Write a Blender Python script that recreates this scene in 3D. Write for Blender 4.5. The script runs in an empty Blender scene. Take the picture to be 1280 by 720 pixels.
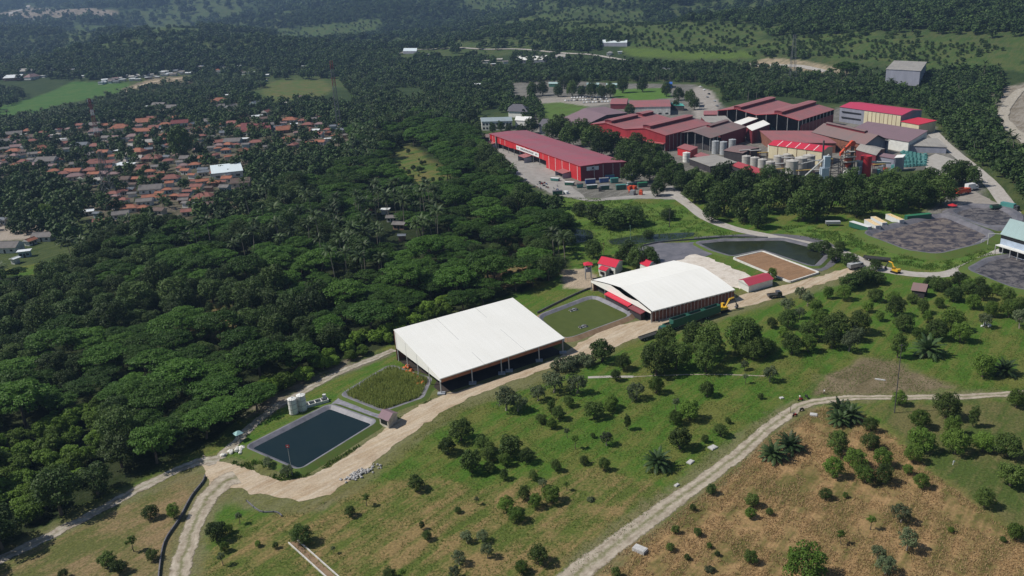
import bpy, bmesh, math, random
import numpy as np
from mathutils import Vector, Matrix
R=math.radians
random.seed(7); rng=np.random.default_rng(7)
SC=bpy.context.scene; COL=SC.collection
# ------------------------------------------------------------ camera, sky, sun, exposure
H=120.0; PITCH=19.7; ROLL=-3.4; FPX=1050.0
cam=bpy.data.cameras.new('camera'); camo=bpy.data.objects.new('camera',cam); COL.objects.link(camo)
cam.sensor_width=36; cam.lens=FPX/1280*36; cam.clip_start=1; cam.clip_end=20000
_f=Vector((0,math.cos(R(PITCH)),-math.sin(R(PITCH)))); _r=Vector((1,0,0)); _u=_r.cross(_f)
_r2=_r*math.cos(R(ROLL))+_u*math.sin(R(ROLL)); _u2=-_r*math.sin(R(ROLL))+_u*math.cos(R(ROLL))
m=Matrix((( _r2.x,_u2.x,-_f.x,0),(_r2.y,_u2.y,-_f.y,0),(_r2.z,_u2.z,-_f.z,H),(0,0,0,1)))
camo.matrix_world=m; SC.camera=camo
SUN_EL=50; SUN_AZ=-91   # degrees clockwise from +y (north); sun stands to the left
wd=bpy.data.worlds.new('World'); SC.world=wd; wd.use_nodes=True
nt=wd.node_tree; nt.nodes.clear()
sky=nt.nodes.new('ShaderNodeTexSky'); sky.sky_type='NISHITA'; sky.sun_disc=False
sky.sun_elevation=R(SUN_EL); sky.sun_rotation=R(SUN_AZ); sky.altitude=200; sky.air_density=1.0; sky.dust_density=1.0
bg=nt.nodes.new('ShaderNodeBackground'); bg.inputs[1].default_value=0.06
wo=nt.nodes.new('ShaderNodeOutputWorld'); nt.links.new(sky.outputs[0],bg.inputs[0]); nt.links.new(bg.outputs[0],wo.inputs[0])
sl=bpy.data.lights.new('sun','SUN'); sl.energy=5.0; sl.angle=R(.53); sl.color=(1,.95,.86)
so=bpy.data.objects.new('sun',sl); COL.objects.link(so)
sd=Vector((math.sin(R(SUN_AZ))*math.cos(R(SUN_EL)),math.cos(R(SUN_AZ))*math.cos(R(SUN_EL)),math.sin(R(SUN_EL))))
so.rotation_euler=sd.to_track_quat('Z','Y').to_euler(); so.location=(0,0,400)
SC.view_settings.view_transform='Standard'; SC.view_settings.look='None'; SC.view_settings.exposure=0.0
SC.view_settings.gamma=1; SC.view_settings.use_curve_mapping=False
SC.render.engine='CYCLES'
try:
    SC.cycles.max_bounces=5; SC.cycles.diffuse_bounces=2; SC.cycles.transmission_bounces=2; SC.cycles.volume_bounces=0
    SC.cycles.use_denoising=True; SC.cycles.denoiser='OPENIMAGEDENOISE'
except Exception: pass
# ------------------------------------------------------------ noise and terrain
def _h(ix,iy,s):
    n=(ix.astype(np.int64)*374761393+iy.astype(np.int64)*668265263+s*1442695041)&0x7fffffff
    n=((n^(n>>13))*1274126177)&0x7fffffff
    return ((n^(n>>16))&0xffff)/65535.0
def vnoise(x,y,s=0):
    ix=np.floor(x);iy=np.floor(y);fx=x-ix;fy=y-iy;fx=fx*fx*(3-2*fx);fy=fy*fy*(3-2*fy)
    a=_h(ix,iy,s);b=_h(ix+1,iy,s);c=_h(ix,iy+1,s);d=_h(ix+1,iy+1,s)
    return (a*(1-fx)+b*fx)*(1-fy)+(c*(1-fx)+d*fx)*fy
def fbm(x,y,s=0,o=4):
    t=0;a=.5;n=0
    for k in range(o): t=t+a*vnoise(x*2**k+17.3*k,y*2**k-9.1*k,s+k);n+=a;a*=.5
    return t/n
def height(x,y):
    x=np.asarray(x,float);y=np.asarray(y,float)
    r=np.hypot(x,y);az=np.degrees(np.arctan2(x,np.maximum(y,1e-6)))
    t=np.clip((az+31)/62,-.2,1.2)
    st=1500-620*t
    d=np.maximum(0,r-st)
    ramp=d*d/(d+250.0)
    z=ramp*(.022+.062*np.clip(t,0,1))
    z=z+np.maximum(0,r-3000)*.03*(1-.6*np.clip(t,0,1))
    nz=fbm(x/620+3.1,y/620+1.7,5,4)-.5
    rid=1-np.abs(2*vnoise(x/900+8.2,y/1300+.4,31)-1)
    amp=np.minimum(ramp*.34,150.)
    z=z+amp*(nz*.95+(rid-.5)*.42)
    return np.maximum(z,0)
def hgt(x,y): return float(height(np.array([x]),np.array([y]))[0])
def ray(px,py):
    d=_r2*((px-640)/FPX)-_u2*((py-360)/FPX)+_f
    return d.normalized()
def G(px,py,z=0.0):
    """photo pixel -> world point on the horizontal plane z"""
    d=ray(px,py); t=(z-H)/d.z
    return Vector((d.x*t,d.y*t,z))
def GT(px,py):
    """photo pixel -> world point on the terrain"""
    d=ray(px,py)
    ts=np.geomspace(60,9000,1500)
    zz=H+d.z*ts-height(d.x*ts,d.y*ts)
    k=np.argmax(zz<0) if (zz<0).any() else len(ts)-1
    t=ts[k]; return Vector((d.x*t,d.y*t,hgt(d.x*t,d.y*t)))
def pxm(P):
    v=Vector(P)-Vector((0,0,H)); return FPX/v.dot(_f)
def pj(x,y,z):
    vx=x*_r2.x+y*_r2.y+(z-H)*_r2.z; vy=x*_u2.x+y*_u2.y+(z-H)*_u2.z; vf=x*_f.x+y*_f.y+(z-H)*_f.z
    return 640+FPX*vx/vf, 360-FPX*vy/vf
# ------------------------------------------------------------ materials
MATS={}
def newmat(name):
    mt=bpy.data.materials.new(name); mt.use_nodes=True; n=mt.node_tree; b=n.nodes['Principled BSDF']
    return mt,n,b
def mat(name,col,rough=.7,var=.25,scale=.6,spec=.3,metal=0.0,col2=None,stretch=None,coord='Object'):
    """plain procedural surface: colour broken up by two noises, small bump"""
    if name in MATS: return MATS[name]
    mt,n,b=newmat(name); N=n.nodes; L=n.links
    tc=N.new('ShaderNodeTexCoord'); mp=N.new('ShaderNodeMapping'); L.new(tc.outputs[coord],mp.inputs[0])
    if stretch: mp.inputs['Scale'].default_value=stretch
    n1=N.new('ShaderNodeTexNoise'); n1.inputs['Scale'].default_value=scale; n1.inputs['Detail'].default_value=6; n1.inputs['Roughness'].default_value=.65
    L.new(mp.outputs[0],n1.inputs['Vector'])
    mx=N.new('ShaderNodeMix'); mx.data_type='RGBA'
    c2=col2 if col2 else tuple(c*(1-var) for c in col); c1=col if col2 else tuple(min(1,c*(1+var*.6)) for c in col)
    mx.inputs[6].default_value=(*c1,1); mx.inputs[7].default_value=(*c2,1)
    rp=N.new('ShaderNodeMapRange'); rp.inputs[1].default_value=.32; rp.inputs[2].default_value=.68
    L.new(n1.outputs[0],rp.inputs[0]); L.new(rp.outputs[0],mx.inputs[0]); L.new(mx.outputs[2],b.inputs['Base Color'])
    b.inputs['Roughness'].default_value=rough; b.inputs['Specular IOR Level'].default_value=spec; b.inputs['Metallic'].default_value=metal
    MATS[name]=mt; return mt
def dirtmat(name,c1,c2,c3,rot=40,scale=1.0,rough=.95,spec=.1,width=.14):
    """bare earth or sludge: broad blotches, long ruts and fine grit"""
    if name in MATS: return MATS[name]
    mt,n,b=newmat(name); N=n.nodes;L=n.links; tc=N.new('ShaderNodeTexCoord')
    def nz(sc,d,st=None,dist=0):
        k=N.new('ShaderNodeTexNoise');k.inputs['Scale'].default_value=sc*scale;k.inputs['Detail'].default_value=d;k.inputs['Roughness'].default_value=.7;k.inputs['Distortion'].default_value=dist
        mp=N.new('ShaderNodeMapping');L.new(tc.outputs['Object'],mp.inputs[0])
        if st:
            mp.inputs['Rotation'].default_value=(0,0,R(-rot)); m_=N.new('ShaderNodeMapping'); m_.inputs['Scale'].default_value=(st[0],st[1],1); L.new(mp.outputs[0],m_.inputs[0]); mp=m_
        L.new(mp.outputs[0],k.inputs['Vector'])
        r=N.new('ShaderNodeMapRange');r.inputs[1].default_value=.5-width;r.inputs[2].default_value=.5+width;L.new(k.outputs[0],r.inputs[0]);return r.outputs[0],k.outputs[0]
    a,_=nz(.12,9,None,.6);c,ck=nz(.35,7,(.22,1.8),.3);f,fk=nz(1.6,8)
    m1=N.new('ShaderNodeMix');m1.data_type='RGBA';L.new(a,m1.inputs[0]);m1.inputs[6].default_value=(*c1,1);m1.inputs[7].default_value=(*c2,1)
    mm=N.new('ShaderNodeMath');mm.operation='MULTIPLY';mm.inputs[1].default_value=.6;L.new(c,mm.inputs[0])
    m2=N.new('ShaderNodeMix');m2.data_type='RGBA';L.new(mm.outputs[0],m2.inputs[0]);L.new(m1.outputs[2],m2.inputs[6]);m2.inputs[7].default_value=(*c3,1)
    g=N.new('ShaderNodeMapRange');g.inputs[3].default_value=.84;g.inputs[4].default_value=1.14;L.new(f,g.inputs[0])
    m3=N.new('ShaderNodeMix');m3.data_type='RGBA';m3.blend_type='MULTIPLY';m3.inputs[0].default_value=1;L.new(m2.outputs[2],m3.inputs[6]);L.new(g.outputs[0],m3.inputs[7])
    L.new(m3.outputs[2],b.inputs['Base Color']);b.inputs['Roughness'].default_value=rough;b.inputs['Specular IOR Level'].default_value=spec
    bp=N.new('ShaderNodeBump');bp.inputs['Strength'].default_value=.3;bp.inputs['Distance'].default_value=.06;L.new(ck,bp.inputs['Height']);L.new(bp.outputs[0],b.inputs['Normal'])
    MATS[name]=mt;return mt
def roofmat(name,col,col2,rough=.55,weather=.5):
    """sheet metal roof in UV metres: u along the ridge, v down the slope; sheets, ribs and rain streaks"""
    if name in MATS: return MATS[name]
    mt,n,b=newmat(name); N=n.nodes; L=n.links
    uv=N.new('ShaderNodeUVMap')
    m1=N.new('ShaderNodeMapping'); m1.inputs['Scale'].default_value=(.9,.045,1); L.new(uv.outputs[0],m1.inputs[0])
    n1=N.new('ShaderNodeTexNoise'); n1.inputs['Scale'].default_value=1; n1.inputs['Detail'].default_value=5; L.new(m1.outputs[0],n1.inputs['Vector'])
    n2=N.new('ShaderNodeTexNoise'); n2.inputs['Scale'].default_value=.07; n2.inputs['Detail'].default_value=4; L.new(uv.outputs[0],n2.inputs['Vector'])
    br=N.new('ShaderNodeTexBrick'); br.inputs['Scale'].default_value=1; br.inputs['Brick Width'].default_value=5.0; br.inputs['Row Height'].default_value=12.0
    br.inputs['Mortar Size'].default_value=.06; br.inputs['Color1'].default_value=(.35,.35,.35,1); br.inputs['Color2'].default_value=(.65,.65,.65,1); br.inputs['Mortar'].default_value=(.25,.25,.25,1)
    L.new(uv.outputs[0],br.inputs['Vector'])
    a1=N.new('ShaderNodeMath'); a1.operation='MULTIPLY_ADD'; L.new(n1.outputs[0],a1.inputs[0]); a1.inputs[1].default_value=.9; a1.inputs[2].default_value=-.45
    a2=N.new('ShaderNodeMath'); a2.operation='ADD'; L.new(a1.outputs[0],a2.inputs[0]); L.new(n2.outputs[0],a2.inputs[1])
    a3=N.new('ShaderNodeMath'); a3.operation='MULTIPLY_ADD'; L.new(br.outputs[0],a3.inputs[0]); a3.inputs[1].default_value=.45; L.new(a2.outputs[0],a3.inputs[2])
    rp=N.new('ShaderNodeMapRange'); rp.inputs[1].default_value=.45; rp.inputs[2].default_value=1.0; rp.inputs[4].default_value=weather*1.6
    L.new(a3.outputs[0],rp.inputs[0])
    mx=N.new('ShaderNodeMix'); mx.data_type='RGBA'; mx.inputs[6].default_value=(*col,1); mx.inputs[7].default_value=(*col2,1)
    L.new(rp.outputs[0],mx.inputs[0]); L.new(mx.outputs[2],b.inputs['Base Color'])
    wv=N.new('ShaderNodeTexWave'); wv.inputs['Scale'].default_value=.8; L.new(uv.outputs[0],wv.inputs['Vector'])
    bp=N.new('ShaderNodeBump'); bp.inputs['Strength'].default_value=.25; bp.inputs['Distance'].default_value=.05; L.new(wv.outputs[0],bp.inputs['Height']); L.new(bp.outputs[0],b.inputs['Normal'])
    b.inputs['Roughness'].default_value=rough; b.inputs['Specular IOR Level'].default_value=.3
    MATS[name]=mt; return mt
def leafmat(name,c1,c2,trans=.25,rough=.6):
    if name in MATS: return MATS[name]
    mt,n,b=newmat(name); N=n.nodes; L=n.links
    at=N.new('ShaderNodeAttribute'); at.attribute_name='tone'
    oi=N.new('ShaderNodeObjectInfo')
    ad=N.new('ShaderNodeMath'); ad.operation='MULTIPLY_ADD'; ad.inputs[1].default_value=.6; L.new(oi.outputs['Random'],ad.inputs[0])
    ml=N.new('ShaderNodeMath'); ml.operation='MULTIPLY'; ml.inputs[1].default_value=.5; L.new(at.outputs['Fac'],ml.inputs[0]); L.new(ml.outputs[0],ad.inputs[2])
    mx=N.new('ShaderNodeMix'); mx.data_type='RGBA'; mx.inputs[6].default_value=(*c1,1); mx.inputs[7].default_value=(*c2,1)
    L.new(ad.outputs[0],mx.inputs[0])
    q1=N.new('ShaderNodeMath');q1.operation='MULTIPLY';q1.inputs[1].default_value=7.31;L.new(oi.outputs['Random'],q1.inputs[0])
    q2=N.new('ShaderNodeMath');q2.operation='FRACT';L.new(q1.outputs[0],q2.inputs[0])
    q3=N.new('ShaderNodeMapRange');q3.inputs[3].default_value=.62;q3.inputs[4].default_value=1.45;L.new(q2.outputs[0],q3.inputs[0])
    mm=N.new('ShaderNodeMix');mm.data_type='RGBA';mm.blend_type='MULTIPLY';mm.inputs[0].default_value=1;L.new(mx.outputs[2],mm.inputs[6]);L.new(q3.outputs[0],mm.inputs[7]);mx=mm
    L.new(mx.outputs[2],b.inputs['Base Color'])
    b.inputs['Roughness'].default_value=rough; b.inputs['Specular IOR Level'].default_value=.22
    if trans>0:
        tr=N.new('ShaderNodeBsdfTranslucent'); L.new(mx.outputs[2],tr.inputs[0])
        ms=N.new('ShaderNodeMixShader'); ms.inputs[0].default_value=trans
        L.new(b.outputs[0],ms.inputs[1]); L.new(tr.outputs[0],ms.inputs[2]); L.new(ms.outputs[0],N['Material Output'].inputs[0])
    MATS[name]=mt; return mt
# ------------------------------------------------------------ mesh builder
class MB:
    def __init__(s): s.v=[];s.f=[];s.m=[];s.uv=[]
    def face(s,pts,m=0,uv=None):
        i=len(s.v); s.v+= [tuple(p) for p in pts]; s.f.append(tuple(range(i,i+len(pts)))); s.m.append(m)
        s.uv.append(uv if uv else [(0,0)]*len(pts))
    def box(s,x0,y0,z0,x1,y1,z1,m=0,rz=0,c=(0,0)):
        P=[(x0,y0,z0),(x1,y0,z0),(x1,y1,z0),(x0,y1,z0),(x0,y0,z1),(x1,y0,z1),(x1,y1,z1),(x0,y1,z1)]
        if rz:
            ca,sa=math.cos(rz),math.sin(rz)
            P=[(c[0]+(x-c[0])*ca-(y-c[1])*sa,c[1]+(x-c[0])*sa+(y-c[1])*ca,z) for x,y,z in P]
        s.hexa(P,m)
    def hexa(s,P,m=0):
        for q in ((3,2,1,0),(4,5,6,7),(0,1,5,4),(1,2,6,5),(2,3,7,6),(3,0,4,7)): s.face([P[k] for k in q],m)
    def prism(s,prof,y0,y1,m=0):
        n=len(prof)
        s.face([(x,y0,z) for x,z in prof],m); s.face([(x,y1,z) for x,z in prof][::-1],m)
        for k in range(n):
            a=prof[k];b=prof[(k+1)%n]
            s.face([(a[0],y0,a[1]),(a[0],y1,a[1]),(b[0],y1,b[1]),(b[0],y0,b[1])],m)
    def tube(s,pts,rs,n=6,m=0,cap=True):
        rings=[]
        for k,p in enumerate(pts):
            p=Vector(p); a=Vector(pts[max(0,k-1)]); b=Vector(pts[min(len(pts)-1,k+1)]); d=(b-a)
            d=d.normalized() if d.length>1e-9 else Vector((0,0,1))
            u=d.orthogonal().normalized() if abs(d.z)<.99 else Vector((1,0,0)); w=d.cross(u).normalized(); u=w.cross(d)
            r=rs[k] if hasattr(rs,'__len__') else rs
            rings.append([p+(u*math.cos(2*math.pi*j/n)+w*math.sin(2*math.pi*j/n))*r for j in range(n)])
        for k in range(len(rings)-1):
            for j in range(n):
                s.face([rings[k][j],rings[k][(j+1)%n],rings[k+1][(j+1)%n],rings[k+1][j]],m)
        if cap: s.face(rings[0][::-1],m); s.face(rings[-1],m)
    def wall(s,a,b,za,zb,th,m=0,topf=None,n=1,zbot=None):
        """upright slab from a to b (xy), inward thickness th to the left; top follows topf(t)"""
        a=Vector(a[:2]);b=Vector(b[:2]); d=(b-a).normalized(); nn=Vector((-d.y,d.x))*th
        for k in range(n):
            t0=k/n;t1=(k+1)/n; p=a.lerp(b,t0);q=a.lerp(b,t1)
            z0=topf(t0) if topf else zb; z1=topf(t1) if topf else zb
            s.hexa([(p.x,p.y,za),(q.x,q.y,za),(q.x+nn.x,q.y+nn.y,za),(p.x+nn.x,p.y+nn.y,za),
                    (p.x,p.y,z0),(q.x,q.y,z1),(q.x+nn.x,q.y+nn.y,z1),(p.x+nn.x,p.y+nn.y,z0)],m)
    def mesh(s,name,mats):
        me=bpy.data.meshes.new(name); me.from_pydata(s.v,[],s.f)
        for mt in mats: me.materials.append(mt)
        me.polygons.foreach_set('material_index',s.m)
        ul=me.uv_layers.new(name='UVMap'); ul.data.foreach_set('uv',[c for f in s.uv for p in f for c in p])
        me.update(); return me
    def build(s,name,mats,parent=None,loc=None,origin=None):
        if origin is not None:
            ox,oy,oz=origin; s.v=[(x-ox,y-oy,z-oz) for x,y,z in s.v]
        if not isinstance(mats,(list,tuple)): mats=[mats]
        o=bpy.data.objects.new(name,s.mesh(name,mats)); COL.objects.link(o)
        if parent: o.parent=parent
        if loc is not None: o.location=loc
        elif origin is not None and not parent: o.location=origin
        return o
def tag(o,label=None,cat=None,group=None,kind=None):
    if label:
        o['label']=label
        if len(label.split())>16 or len(label.split())<4: print('LABELLEN',len(label.split()),label)
    if cat:o['category']=cat
    if group:o['group']=group
    if kind:o['kind']=kind
    return o
def thing(name,label,cat,loc=(0,0,0),rz=0,group=None,sc=None):
    o=bpy.data.objects.new(name,None); COL.objects.link(o); o.location=loc; o.rotation_euler=(0,0,rz); o.empty_display_size=.5
    if sc: o.scale=(sc,)*3 if not hasattr(sc,'__len__') else sc
    return tag(o,label,cat,group)
def inst(me,name,parent=None,loc=None,rz=0,sc=None):
    o=bpy.data.objects.new(name,me); COL.objects.link(o)
    if parent:o.parent=parent
    if loc is not None:o.location=loc
    o.rotation_euler=(0,0,rz)
    if sc is not None:o.scale=sc if hasattr(sc,'__len__') else (sc,)*3
    return o
ORD=['first','second','third','fourth','fifth','sixth','seventh','eighth','ninth','tenth','eleventh','twelfth','thirteenth','fourteenth','fifteenth','sixteenth','seventeenth','eighteenth','nineteenth','twentieth']
NUM=['zero','one','two','three','four','five','six','seven','eight','nine','ten','eleven','twelve','thirteen','fourteen','fifteen','sixteen','seventeen','eighteen','nineteen','twenty']
def autolabel(items,group=None):
    """items: (object, phrase, px x). Same phrase -> told apart by their order from the left"""
    d={}
    for o,ph,x in items: d.setdefault(ph,[]).append((x,o))
    for ph,l in d.items():
        l.sort(key=lambda t:t[0]); n=len(l)
        for k,(x,o) in enumerate(l):
            if n==1: lab=ph
            elif n==2: lab=ph+(', left of the two' if k==0 else ', right of the two')
            elif k==0: lab=ph+', leftmost of %s'%(NUM[n] if n<=20 else 'all these')
            elif k==n-1: lab=ph+', rightmost of %s'%(NUM[n] if n<=20 else 'all these')
            elif n<=20: lab=ph+', %s of %s from left'%(ORD[k],NUM[n])
            else: lab=ph+', %s of %d from left'%(ORD[k] if k<20 else '%dth'%(k+1),n)
            tag(o,lab,group=group)
# ------------------------------------------------------------ polygons helpers
def wpoly(px,z=0.0): return [tuple(G(x,y,z)[:2]) for x,y in px]
def inpoly(x,y,poly):
    x=np.asarray(x);y=np.asarray(y); ins=np.zeros(x.shape,bool); n=len(poly)
    for i in range(n):
        x1,y1=poly[i];x2,y2=poly[(i+1)%n]
        c=((y1>y)!=(y2>y)); xi=(x2-x1)*(y-y1)/((y2-y1) if y2!=y1 else 1e-9)+x1
        ins^=c&(x<xi)
    return ins
def smooth(pts,n=6,closed=False):
    P=[Vector(p) for p in pts]; out=[]
    N=len(P); rngk=range(N if closed else N-1)
    for i in rngk:
        if closed: a,b,c,d=P[(i-1)%N],P[i],P[(i+1)%N],P[(i+2)%N]
        else: a,b,c,d=P[max(i-1,0)],P[i],P[i+1],P[min(i+2,N-1)]
        for k in range(n):
            t=k/n
            out.append(.5*((2*b)+(c-a)*t+(2*a-5*b+4*c-d)*t*t+(-a+3*b-3*c+d)*t**3))
    if not closed: out.append(P[-1])
    return out
def area2(P): return sum(P[i][0]*P[(i+1)%len(P)][1]-P[(i+1)%len(P)][0]*P[i][1] for i in range(len(P)))
def rounded(poly,r=.12,n=4):
    """cut the corners of a polygon with small arcs"""
    out=[];N=len(poly)
    for i in range(N):
        a,b,c=Vector(poly[i-1]),Vector(poly[i]),Vector(poly[(i+1)%N])
        p=b.lerp(a,r);q=b.lerp(c,r)
        for k in range(n+1):
            t=k/n; out.append(tuple(p.lerp(b,t).lerp(b.lerp(q,t),t)))
    return out
def offset(poly,d):
    s=1 if area2(poly)>0 else -1; N=len(poly); out=[]
    for i in range(N):
        a,b,c=Vector(poly[i-1]),Vector(poly[i]),Vector(poly[(i+1)%N])
        e1=(b-a).normalized();e2=(c-b).normalized(); t=(e1+e2)
        if t.length<1e-6:t=e1
        t.normalize(); n=Vector((t.y,-t.x))*s; k=1/max(.55,n.dot(Vector((e1.y,-e1.x))*s))
        out.append(tuple(b+n*d*k))
    return out
def densify(poly,step=2.0):
    out=[];N=len(poly)
    for i in range(N):
        a=Vector(poly[i]);b=Vector(poly[(i+1)%N]); n=max(1,int((b-a).length/step))
        for k in range(n): out.append(tuple(a.lerp(b,k/n)))
    return out
def sheet(name,poly,z,mt,label=None,kind='structure',jit=0.0):
    """flat polygon surface (world xy) at height z, edges frayed by jit metres"""
    P=densify(poly,.7) if jit else poly
    if jit:
        A=np.array(P); nx=fbm(A[:,0]/3.5,A[:,1]/3.5,71,4)-.5; ny=fbm(A[:,0]/3.5,A[:,1]/3.5,83,4)-.5
        P=[(x+a*6*jit,y+b*6*jit) for (x,y),a,b in zip(P,nx,ny)]
    bm=bmesh.new(); vs=[bm.verts.new((x,y,z)) for x,y in P]; f=bm.faces.new(vs); 
    if f.normal.z<0: bmesh.ops.reverse_faces(bm,faces=[f])
    bmesh.ops.triangulate(bm,faces=bm.faces[:])
    me=bpy.data.meshes.new(name); bm.normal_update(); bm.to_mesh(me); bm.free(); me.materials.append(mt)
    for p in me.polygons:
        if p.normal.z<0: pass
    o=bpy.data.objects.new(name,me); COL.objects.link(o); tag(o,label,kind=kind); return o
def strip(name,center,width,z,mt,label=None,jit=.25,terrain=False,step=4):
    """road sheet along a centre line of world points; width in metres (number or list per point)"""
    ws=width if hasattr(width,'__len__') else [width]*len(center)
    pts=smooth([(c[0],c[1],w) for c,w in zip(center,ws)],6)
    mb=MB(); prev=None; dist=0
    for i,p in enumerate(pts):
        a=pts[max(0,i-1)];b=pts[min(len(pts)-1,i+1)]; d=Vector((b.x-a.x,b.y-a.y)).normalized(); n=Vector((-d.y,d.x)); w=p.z/2
        l=Vector((p.x,p.y))+n*(w+(random.random()-.5)*2*jit); r=Vector((p.x,p.y))-n*(w+(random.random()-.5)*2*jit)
        row=[]
        K=4 if terrain else 2
        for k in range(K+1):
            q=l.lerp(r,k/K); row.append((q.x,q.y,(hgt(q.x,q.y) if terrain else 0)+z,k/K))
        if prev:
            dd=(Vector(row[0][:2])-Vector(prev[0][:2])).length
            for k in range(K):
                mb.face([prev[k][:3],prev[k+1][:3],row[k+1][:3],row[k][:3]],0,[(prev[k][3],dist),(prev[k+1][3],dist),(row[k+1][3],dist+dd),(row[k][3],dist+dd)])
            dist+=dd
        prev=row
    o=mb.build(name,mt); tag(o,label,kind='structure'); return o
def roadmat(name,col,col2,verge,edge=.16,centre=.0,rough=.95):
    """road along a strip (UV x across 0..1, y metres along): paler wheel lines, grassy middle, verges that fray out"""
    if name in MATS: return MATS[name]
    mt,n,b=newmat(name); N=n.nodes;L=n.links
    uv=N.new('ShaderNodeUVMap'); sp=N.new('ShaderNodeSeparateXYZ'); L.new(uv.outputs[0],sp.inputs[0]); tc=N.new('ShaderNodeTexCoord')
    def nz(sc,d=5,v=None):
        k=N.new('ShaderNodeTexNoise');k.inputs['Scale'].default_value=sc;k.inputs['Detail'].default_value=d;k.inputs['Roughness'].default_value=.68
        L.new(v if v else tc.outputs['Object'],k.inputs['Vector']);return k
    def mth(op,a,b_=None,c=None):
        k=N.new('ShaderNodeMath');k.operation=op
        for i,q in enumerate((a,b_,c)):
            if q is None: continue
            if hasattr(q,'links'): L.new(q,k.inputs[i])
            else: k.inputs[i].default_value=q
        return k.outputs[0]
    mp=N.new('ShaderNodeMapping'); mp.inputs['Scale'].default_value=(5,.12,1); L.new(uv.outputs[0],mp.inputs[0])
    n1=nz(.5,6);n2=nz(1.0,4,mp.outputs[0]);n3=nz(.9,6)
    t=mth('ADD',mth('MULTIPLY',n1.outputs[0],.9),mth('MULTIPLY',n2.outputs[0],.7))
    r=N.new('ShaderNodeMapRange');r.inputs[1].default_value=.62;r.inputs[2].default_value=.98;L.new(t,r.inputs[0])
    mx=N.new('ShaderNodeMix');mx.data_type='RGBA';mx.inputs[6].default_value=(*col,1);mx.inputs[7].default_value=(*col2,1);L.new(r.outputs[0],mx.inputs[0])
    d=mth('ABSOLUTE',mth('SUBTRACT',sp.outputs[0],.5))   # 0 middle .5 edge
    nn=mth('MULTIPLY_ADD',n3.outputs[0],.5,-.25)
    ed=N.new('ShaderNodeMapRange'); L.new(mth('ADD',d,mth('MULTIPLY',nn,edge*3.2)),ed.inputs[0]); ed.inputs[1].default_value=.5-edge; ed.inputs[2].default_value=.5-edge*.55
    out=mx.outputs[2]
    if centre>0:
        ce=N.new('ShaderNodeMapRange'); L.new(mth('ADD',d,mth('MULTIPLY',nn,.9)),ce.inputs[0]); ce.inputs[1].default_value=.0; ce.inputs[2].default_value=.13; ce.inputs[3].default_value=centre; ce.inputs[4].default_value=0
        m2=N.new('ShaderNodeMix');m2.data_type='RGBA';L.new(ce.outputs[0],m2.inputs[0]);L.new(out,m2.inputs[6]);m2.inputs[7].default_value=(*verge,1);out=m2.outputs[2]
    L.new(out,b.inputs['Base Color']);b.inputs['Roughness'].default_value=rough;b.inputs['Specular IOR Level'].default_value=.1
    if edge>0.02:
        tr=N.new('ShaderNodeBsdfTransparent');ms=N.new('ShaderNodeMixShader');L.new(ed.outputs[0],ms.inputs[0]);L.new(b.outputs[0],ms.inputs[1]);L.new(tr.outputs[0],ms.inputs[2]);L.new(ms.outputs[0],N['Material Output'].inputs[0])
    MATS[name]=mt;return mt

# ------------------------------------------------------------ ground
P_FOREST=[(-140,760),(-60,730),(0,690),(40,668),(80,645),(150,608),(205,585),(250,562),(290,540),(330,508),(380,480),(430,457),(490,430),(530,405),(600,383),(650,368),(690,350),(712,335),(712,300),(690,285),(668,262),(645,238),(622,212),(596,190),(585,172),(560,150),(520,150),(480,160),(440,172),(440,205),(420,232),(360,242),(330,262),(300,285),(262,300),(190,292),(140,300),(95,330),(60,345),(-20,345),(-200,360),(-260,500)]
P_VILL=[(-30,172),(40,165),(90,160),(120,150),(165,135),(250,125),(300,118),(330,138),(400,135),(440,150),(445,185),(410,195),(330,190),(310,215),(320,250),(285,275),(230,285),(150,290),(100,270),(60,240),(-30,215)]
P_FACT=[(588,176),(612,168),(660,160),(640,130),(636,104),(700,100),(760,104),(868,106),(884,112),(903,132),(912,140),(1040,138),(1050,134),(1130,142),(1160,150),(1180,172),(1225,212),(1235,262),(1225,275),(1150,272),(1190,240),(1215,222),(1180,212),(1100,214),(1040,226),(970,228),(900,216),(850,214),(838,240),(800,246),(740,252),(690,244),(650,225),(618,203)]
P_YARD=[(588,180),(640,170),(735,250),(800,243),(838,232),(850,240),(842,249),(795,248),(735,252),(692,243),(655,224),(622,203)]
P_DRY=[(700,740),(760,700),(830,655),(900,600),(960,548),(1000,522),(1030,508),(1080,520),(1130,555),(1165,590),(1210,625),(1250,655),(1300,690),(1330,780),(1000,800)]
P_MIX=[(240,740),(250,690),(300,650),(380,640),(440,612),(520,600),(600,608),(700,600),(800,590),(840,620),(760,690),(700,740)]
P_LEFTMEADOW=[(-60,740),(0,708),(90,665),(170,625),(235,590),(262,592),(235,640),(215,690),(215,740)]
P_BARE=[(1035,470),(1080,445),(1115,450),(1160,470),(1200,485),(1120,494),(1040,494),(1015,492)]
P_LUSH=[(650,245),(700,246),(790,252),(850,258),(890,285),(940,300),(890,303),(830,298),(790,310),(700,318),(668,290),(655,262)]
P_BERM=[(965,282),(1010,282),(1075,295),(1100,308),(1165,330),(1200,322),(1250,300),(1262,312),(1200,335),(1172,340),(1120,330),(1060,308),(1000,297)]
P_RICE=[(-40,135),(0,132),(45,122),(70,112),(90,103),(160,104),(165,110),(120,122),(70,132),(0,154),(-40,160)]
P_BROWNF=[(325,108),(350,100),(405,101),(418,112),(400,122),(345,128),(330,122)]
P_MEAD=[(484,190),(505,178),(520,186),(545,202),(560,220),(552,232),(520,234),(495,222),(482,208)]
P_CLEAR=[(235,385),(270,378),(310,392),(318,412),(280,425),(240,418)]
P_BROWNSL=[(612,345),(630,305),(655,300),(668,330),(660,350),(640,362)]
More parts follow.
